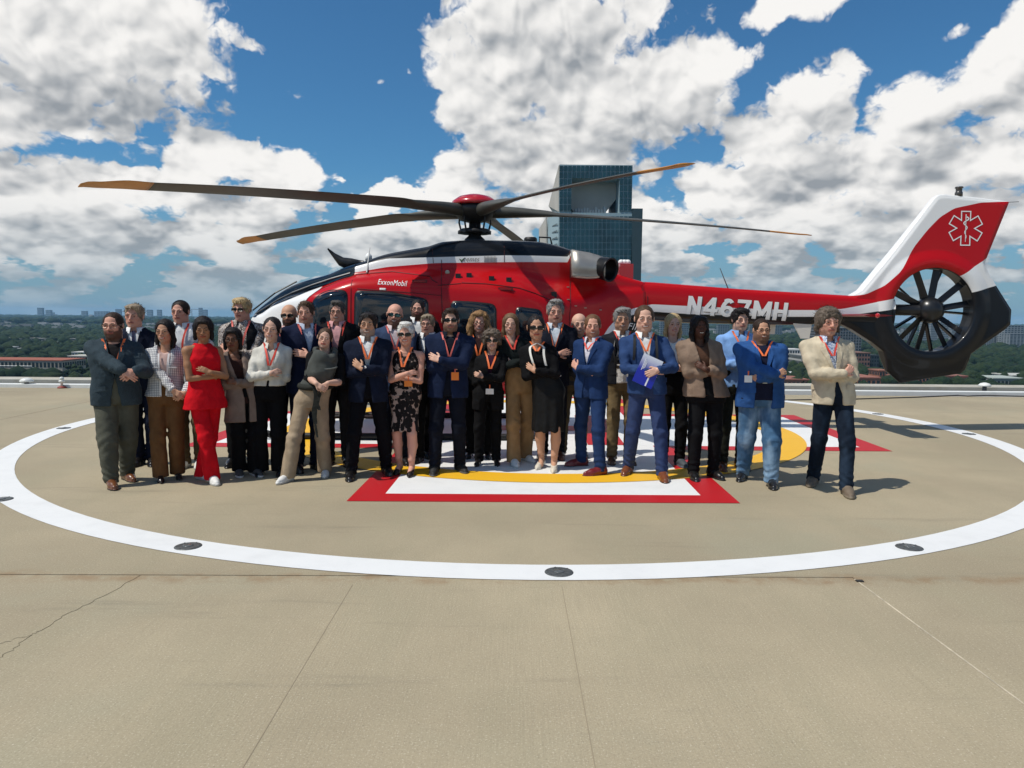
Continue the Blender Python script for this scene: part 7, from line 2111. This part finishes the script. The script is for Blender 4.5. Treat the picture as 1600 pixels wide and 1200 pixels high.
PEOPLE = [
 dict(id=1, sex='m', hx=177, yt=488, yc=529, feet=[(168, 764), (193, 752)], yaw=26, hyaw=8, skin='rosy', hair=('crop', 'darkbrown'), beard=.72, glasses='metal', smile=.5, w=1.10, bulk=1.22, belly=.05, fat=1.08, pose='clasp', hands=(203, 588), reach=.30, gap=.05, toes=(6, 26),
      shoe=OX((.14, .05, .018)), lanyard=(ORANGE, 575), label='heavy bearded man in a slate blazer and olive trousers, leftmost of the group',
      dress=wear((.040, .062, .076), 'tweed', (.028, .040, .05), (.012, .011, .012), tr=(.085, .086, .066), tstyle='loose', hem=632, vneck=.36, jr=.072, collar=False, tname='x')),
 dict(id=2, sex='m', hx=210, yt=474, yc=512, feet=[(213, 728), (233, 727)], yaw=14, hyaw=6, skin='rosy', hair=('side', 'greyblond'), smile=.2, w=1.05, tilt=4, top=-1, shoe=OX((.012, .010, .010)),
      label='greying blond man in navy suit and tie, behind the slate blazer', dress=wear(NAVY, shirt=WHT, tr=NAVY, vneck=.26, tie=(.012, .016, .05))),
 dict(id=3, sex='f', hx=258, yt=498, yc=536, feet=[(246, 754), (272, 749)], yaw=14, hyaw=4, skin='tan', hair=('long', 'black'), smile=1, w=1.12, bulk=1.05, pose='clasp', hands=(281, 622), reach=.20, gap=.045, toes=(8, 22), ez=.26,
      shoe=('heel', (.016, .012, .012), (.012, .01, .01)), label='woman in a black and white checked tweed jacket and brown trousers', dress=x_tweed),
 dict(id=4, sex='m', belt=(.05, .025, .012), hx=282, yt=468, yc=505, feet=[(284, 733), (309, 731)], yaw=4, hyaw=0, skin='rosy', hair=('short', 'darkbrown'), smile=.6, w=1.08, pose='hang', shoe=SNK, lanyard=(REDO, 565),
      label='dark haired man in a plain white shirt and khaki trousers, behind the tweed jacket', dress=wear(None, shirt=WHT, tr=(.105, .072, .038), tstyle='straight', lapel=0)),
 dict(id=5, sex='f', hx=318, yt=494, yc=532, feet=[(312, 751), (328, 757)], yaw=48, hyaw=18, nod=12, skin='bronze', hair=('bob', 'black'), w=1.08, barearm='full', pose='cross', top=-1, ez=.27, toes=(-18, 14), armr=.039,
      shoe=SNK, label='woman dressed all in red with a black bob and white trainers', dress=x_red),
 dict(id=6, sex='m', hx=378, yt=464, yc=501, Y=8.35, yaw=6, hyaw=-8, skin='rosy', hair=('mop', 'blond'), glasses='sun', w=1.06, top=-1, shoe=OX((.012, .011, .011)), lanyard=(PINK, 555),
      label='man with a blond mop of hair, sunglasses and a speckled shirt under a dark vest', dress=wear(None, shirt=(.55, .50, .46), skind='print', sc2=(.10, .07, .055), tr=(.035, .035, .035), extra=x_vest)),
 dict(id=7, sex='f', hx=364, yt=511, yc=547, feet=[(370, 752), (394, 752)], Y=7.82, yaw=28, hyaw=8, skin='brown', hair=('bob', 'black'), glasses='dark', w=1.12, bulk=1.05, top=-1, ez=.28, toes=(-10, 20),
      shoe=('sneaker', (.05, .05, .05), (.6, .6, .58)), label='woman in glasses and a long taupe blazer over black trousers', dress=x_taupe),
 dict(id=8, sex='f', hx=425, yt=494, yc=533, feet=[(405, 754), (432, 754)], Y=7.85, yaw=10, hyaw=4, tilt=6, skin='fair', hair=('back', 'black'), smile=1, w=1.06, top=1, ez=.26, shoe=('heel', (.012, .012, .012), (.01, .01, .01)), lanyard=(REDO, 570),
      label='smiling woman in a short cream jacket and wide black trousers', dress=x_cream),
 dict(id=9, pose='hang', sex='m', hx=452, yt=476, yc=510, Y=8.40, yaw=0, hyaw=4, skin='tan', hair=('bald', 'black'), beard=.9, beardc='black', glasses='sun', w=1.05, top=1, shoe=OX((.012, .010, .010)), lanyard=(PINK, 560),
      label='bald black bearded man in sunglasses before the white helicopter nose', dress=wear(NAVY, shirt=(.66, .42, .40), tr=NAVY)),
 dict(id=10, sex='m', hx=478, yt=469, yc=506, Y=8.12, yaw=32, hyaw=4, skin='rosy', hair=('quiff', 'brown'), beard=.30, beardc='brown', w=1.10, top=-1, shoe=OX((.012, .010, .010)), lanyard=(PINK, 560),
      label='man with a brown quiff and navy blazer, right of the bald man in sunglasses', dress=wear((.008, .012, .034), shirt=(.50, .56, .68), tr=NAVY)),
 dict(id=11, sex='f', hx=508, yt=511, yc=544, feet=[(446, 757), (505, 747)], Y=7.68, yaw=6, hyaw=10, tilt=12, skin='fair', hair=('back', 'brown'), smile=.45, w=1.08, bulk=1.05, barearm='short', armr=.042, pose='belly', hands=(503, 607), reach=.30, gap=.055, px=.06, sx=.02, toes=(-30, 12),
      shoe=SNK, label='woman carrying a grey baby wrap on her chest, in sand coloured trousers', dress=x_wrap),
 dict(id=12, pose='hang', sex='m', hx=527, yt=469, yc=503, Y=8.45, yaw=4, hyaw=4, skin='rosy', hair=('spiky', 'darkgrey'), glasses='metal', smile=.8, w=1.0, top=1, shoe=OX((.012, .010, .010)), lanyard=(REDO, 565),
      label='man with spiky grey hair, glasses and a pink shirt under a black jacket', dress=wear((.008, .008, .009), shirt=(.66, .36, .36), skind='stripe', sc2=(.5, .25, .27), tr=CHAR, vneck=.42)),
 dict(id=13, sex='m', hx=575, yt=487, yc=526, feet=[(546, 750), (602, 742)], yaw=8, hyaw=4, tilt=3, skin='olive', hair=('side', 'black'), beard=.62, beardc='grey', smile=1, w=1.12, bulk=1.05, top=-1, shoe=OX((.010, .009, .009)), lanyard=(ORANGE, 560), toes=(-6, 20),
      label='laughing man with black hair and a grey beard in a navy suit', dress=wear((.007, .011, .026), shirt=WHT, tr=(.004, .004, .006), vneck=.36)),
 dict(id=14, sex='m', hx=617, yt=475, yc=509, Y=8.50, yaw=10, hyaw=6, tilt=6, skin='rosy', hair=('bald', 'brown'), beard=.6, beardc='brown', glasses='mirror', smile=.9, w=1.05, top=-1, shoe=OX((.012, .010, .010)), lanyard=(PINK, 545),
      label='bald man with mirrored sunglasses and a blue grey blazer', dress=wear((.030, .048, .098), shirt=(.66, .55, .56), tr=NAVY)),
 dict(id=15, pose='hang', sex='m', hx=653, yt=467, yc=497, Y=8.95, yaw=6, hyaw=0, skin='rosy', hair=('short', 'black'), beard=.95, beardc='darkbrown', glasses='metal', w=1.0, top=1, shoe=OX((.012, .010, .010)),
      label='dark bearded man in glasses and a black jacket, in front of the cabin window', dress=wear((.007, .007, .009), shirt=WHT, tr=BLK)),
 dict(id=16, sex='f', hx=634, yt=502, yc=540, feet=[(622, 741), (641, 745)], yaw=-4, hyaw=2, skin='rosy', hair=('spiky', 'white'), glasses='sun', smile=1, w=1.06, barearm='full', bareleg=True, armr=.041, top=1, ez=.235, toes=(-6, 8),
      shoe=('heel', (.015, .012, .012), (.01, .01, .01)), lanyard=(ORANGE, 572, (637, 600, (.82, .22, .02), .085, .060)), label='woman with short white hair and sunglasses in a black leaf print dress', dress=x_floral),
 dict(id=17, pose='hang', sex='m', hx=668, yt=490, yc=521, Y=8.62, yaw=-4, hyaw=-6, skin='rosy', hair=('side', 'greyblond'), glasses='metal', w=.98, top=1, shoe=OX((.012, .010, .010)),
      label='older sandy grey man peering out beside the white haired woman', dress=wear((.010, .012, .022), shirt=WHT, tr=BLK)),
 dict(id=18, sex='m', hx=704, yt=480, yc=519, feet=[(678, 742), (718, 738)], yaw=4, hyaw=6, nod=2, skin='fair', hair=('quiff', 'darkbrown'), beard=.65, beardc='brown', glasses='sun', w=1.16, bulk=1.08, top=-1, toes=(-8, 24), off=.04, ez=.255,
      shoe=('sneaker', (.012, .012, .012), (.08, .08, .08)), lanyard=(PINK, 556, (711, 588, (.82, .20, .02), .080, .085)), label='broad bearded man in a navy suit and sunglasses with an orange badge',
      dress=wear((.008, .015, .042), shirt=(.008, .010, .018), tr=(.005, .007, .014), vneck=.30, jr=.066)),
 dict(id=19, pose='hang', sex='f', hx=749, yt=485, yc=520, Y=8.95, yaw=-2, hyaw=2, skin='rosy', hair=('longcurl', 'goldcurl'), glasses='metal', smile=.9, w=1.08, top=1, shoe=('heel', BLK, BLK), lanyard=(ORANGE, 555), lgrow=.034,
      label='woman with long golden curls and glasses, behind a shorter woman', dress=wear((.007, .007, .008), shirt=(.03, .012, .012), tr=BLK, collar=False, jr=.058)),
 dict(id=20, sex='f', hx=769, yt=513, yc=547, feet=[(748, 731), (775, 730)], Y=8.50, yaw=-2, hyaw=2, skin='fair', hair=('curly', 'greybrown'), glasses='sun', smile=1, w=1.05, top=-1, ez=.25, shoe=('heel', (.012, .01, .01), BLK), lanyard=(ORANGE, 575, (765, 612, (.80, .80, .78), .090, .062)),
      label='short woman with curly grey brown hair and sunglasses in a black trouser suit', dress=wear((.007, .007, .008), shirt=(.04, .010, .03), tr=BLK, tstyle='straight', hem=640, vneck=.34, collar=False, jr=.058)),
 dict(id=21, sex='f', hx=798, yt=489, yc=522, feet=[(803, 729), (821, 722)], yaw=6, hyaw=-2, skin='fair', hair=('long', 'lightbrown'), smile=1, w=1.04, top=1, ez=.24, shoe=SNK, lanyard=(REDO, 545), lgrow=.026, toes=(0, 30),
      label='smiling woman with long straight brown hair, a dark blouse and tan wide trousers', dress=x_tan),
 dict(id=22, sex='f', hx=838, yt=491, yc=531, feet=[(846, 733), (866, 738)], yaw=-6, hyaw=2, skin='tan', hair=('back', 'black'), glasses='sun', w=1.06, bareleg=True, top=-1, ez=.25, shoe=('heel', (.62, .56, .46), (.5, .45, .38)), lanyard=(ORANGE, 548), lgrow=.032, toes=(-20, 4),
      label='woman in sunglasses with a white trimmed black jacket, black skirt and cream heels', dress=x_whitetrim),
 dict(id=23, sex='m', hx=868, yt=467, yc=505, Y=8.95, fx=862, yaw=-2, hyaw=4, skin='rosy', hair=('spiky', 'grey'), w=1.06, top=1, shoe=OX((.10, .03, .015)), lanyard=(ORANGE, 545), feet=None,
      label='tall grey haired man in a dark jacket, head against the red fuselage', dress=wear((.009, .011, .020), shirt=(.55, .60, .66), tr=(.010, .010, .014))),
 dict(id=24, sex='m', hx=905, yt=490, yc=523, feet=[(878, 716), (910, 714)], yaw=4, hyaw=2, skin='fair', hair=('bald', 'brown'), beard=.25, beardc='brown', smile=1, w=1.05, top=1, shoe=OX((.014, .012, .012)), lanyard=(ORANGE, 545),
      label='smiling bald man in a dark grey jumper and khaki trousers', dress=wear(None, shirt=(.050, .048, .046), tr=(.115, .088, .050), collar=False)),
 dict(id=25, sex='m', hx=926, yt=491, yc=527, feet=[(908, 730), (938, 745)], yaw=-34, hyaw=-4, skin='rosy', hair=('crop', 'ginger'), beard=.42, beardc='ginger', smile=.7, w=1.08, top=-1, toes=(-44, -30), shoe=OX((.15, .012, .012)), lanyard=(REDO, 545),
      label='man with ginger beard in a royal blue suit and oxblood shoes', dress=wear((.014, .036, .108), shirt=(.62, .60, .66), tr=(.014, .034, .100), vneck=.30, hem=622)),
 dict(id=26, sex='m', belt=(.03, .018, .010), hx=972, yt=479, yc=517, Y=8.70, yaw=2, hyaw=0, skin='tan', hair=('side', 'grey'), smile=.8, w=1.06, pose='hang', shoe=OX((.06, .03, .015)), lanyard=(REDO, 548),
      label='grey haired man with a camera hanging on his chest, khaki trousers', dress=wear((.012, .013, .018), shirt=(.66, .64, .62), tr=(.165, .120, .062), open_w=.085, hem=600)),
 dict(id=27, sex='m', hx=1007, yt=477, yc=519, feet=[(983, 742), (1037, 752)], yaw=-2, hyaw=-2, skin='fair', hair=('crop', 'brown'), smile=.8, w=1.10, pose='folder', ez=.27, toes=(-26, 6), shoe=OX((.17, .052, .020)), lanyard=(ORANGE, 548),
      label='man in a bright blue suit holding a blue folder', dress=wear((.026, .056, .150), shirt=WHT, tr=(.030, .048, .120), vneck=.34, hem=615, extra=x_straps)),
 dict(id=28, sex='f', hx=1052, yt=489, yc=523, Y=8.55, yaw=2, hyaw=2, skin='fair', hair=('long', 'blond'), smile=1, w=1.08, barearm='short', top=1, ez=.27, shoe=('sneaker', (.05, .06, .07), (.1, .12, .14)), armr=.040,
      label='laughing blonde woman in a white top, right of the man with the folder', dress=x_whitetop),
 dict(id=29, sex='f', hx=1093, yt=492, yc=527, feet=[(1086, 750), (1117, 748)], yaw=2, hyaw=4, skin='dark', hair=('longwave', 'black'), smile=1, w=1.22, bulk=1.12, top=-1, ez=.27, toes=(-10, 22), shoe=('oxford', (.010, .010, .010), (.01, .01, .01)),
      label='smiling woman with long black wavy hair and a taupe cardigan', dress=x_cardigan),
 dict(id=30, sex='m', hx=1157, yt=480, yc=517, feet=[(1131, 733), (1160, 731)], Y=8.42, yaw=2, hyaw=4, skin='fair', hair=('mop', 'black'), w=1.04, top=1, shoe=OX((.10, .035, .016)), lanyard=(ORANGE, 548),
      label='young man with thick dark hair and a sky blue shirt', dress=wear(None, shirt=(.20, .36, .66), tr=(.020, .021, .016))),
 dict(id=31, sex='m', belt=(.012, .011, .010), hx=1190, yt=498, yc=533, feet=[(1164, 751), (1209, 763)], yaw=-6, hyaw=0, skin='tan', hair=('crop', 'darkbrown'), beard=.55, beardc='black', glasses='metal', smile=.8, w=1.20, bulk=1.22, belly=.06, fat=1.12, top=1, toes=(-28, 0), shoe=OX((.012, .011, .011)), lanyard=(ORANGE, 555, (1169, 592, (.78, .78, .76), .075, .07)),
      label='heavy man in a cobalt blue blazer and faded jeans', dress=wear((.026, .085, .250), shirt=(.010, .012, .030), tr=(.055, .125, .225), tstyle='loose', tkind='denim', tc2=(.26, .38, .50), open_w=.085, hem=636, jr=.070, collar=False)),
 dict(id=32, sex='m', belt=(.09, .035, .015), hx=1294, yt=478, yc=525, feet=[(1275, 759), (1328, 776)], yaw=-3, hyaw=0, skin='rosy', hair=('mane', 'greybrown'), w=1.10, top=1, toes=(-34, -4), shoe=('sneaker', (.15, .112, .078), (.20, .16, .11)), lanyard=(REDO, 555), beard=.15, beardc='brown',
      label='curly haired man in a cream blazer and dark jeans, rightmost of the group', dress=wear((.56, .48, .35), shirt=(.62, .66, .74), skind='print', sc2=(.14, .2, .36), tr=(.008, .014, .026), tstyle='straight', tkind='denim', tc2=(.022, .038, .065), vneck=.34, hem=631, jr=.066)),
]
for sp in PEOPLE:
    root, G = person(sp)
    if sp['id'] == 27:                                                    # the folder he holds
        P = at_depth(1012, 580, root.location.y - .28)
        e = empty('folder', tuple(P), R_(2)); e.rotation_euler = (R_(-6), R_(24), R_(0)); tag(e, 'blue and white folder held across a blue suit', 'folder')
        fm = bpy.data.materials.new('folder_cover'); fm.use_nodes = True; g = NT(fm.node_tree); x, y, z = g.sep(g.obj())
        g.put(g.n['Principled BSDF'].inputs['Base Color'], g.mix(g.ramp(z, -.02, .17, 0, 1), (.012, .022, .36), (.72, .76, .84))); g.n['Principled BSDF'].inputs['Roughness'].default_value = .3
        MB().box((0, 0, 0), (.215, .016, .31)).build('cover', fm, e)
        for i in range(3): MB().box((-.07 + .012 * i, -.0095, .05 - .0), (.006, .002, .13 - .03 * i)).build('printed_line', mat('print_white', (.8, .82, .85), .4), e)
        MB().box((.035, -.0095, -.10), (.016, .002, .10)).build('printed_line', mat('print_white', (.8, .82, .85), .4), e)
    if sp['id'] == 26:
        P = at_depth(969, 563, root.location.y - .21)
        e = empty('camera', tuple(P)); tag(e, 'black camera hanging on the chest of the grey haired man', 'camera'); cm = mat('camera_black', (.010, .010, .011), .45)
        MB().box((0, 0, 0), (.135, .05, .085)).build('body', cm, e)
        o = MB().lathe([(.038, 0), (.040, .02), (.036, .07), (.026, .072)], n=20).build('lens', cm, e, True); o.matrix_local = Matrix.Translation((0, -.02, -.005)) @ Matrix.Rotation(math.pi / 2, 4, 'X')
        MB().box((0, .0, .052), (.05, .045, .03)).build('viewfinder', cm, e)
        b = MB()
        for s in (-1, 1): b.tube([(s * .065, 0, .03), (s * .075, .03, .12), (s * .05, .09, .22)], .008, 5)
        b.build('strap', cm, e)
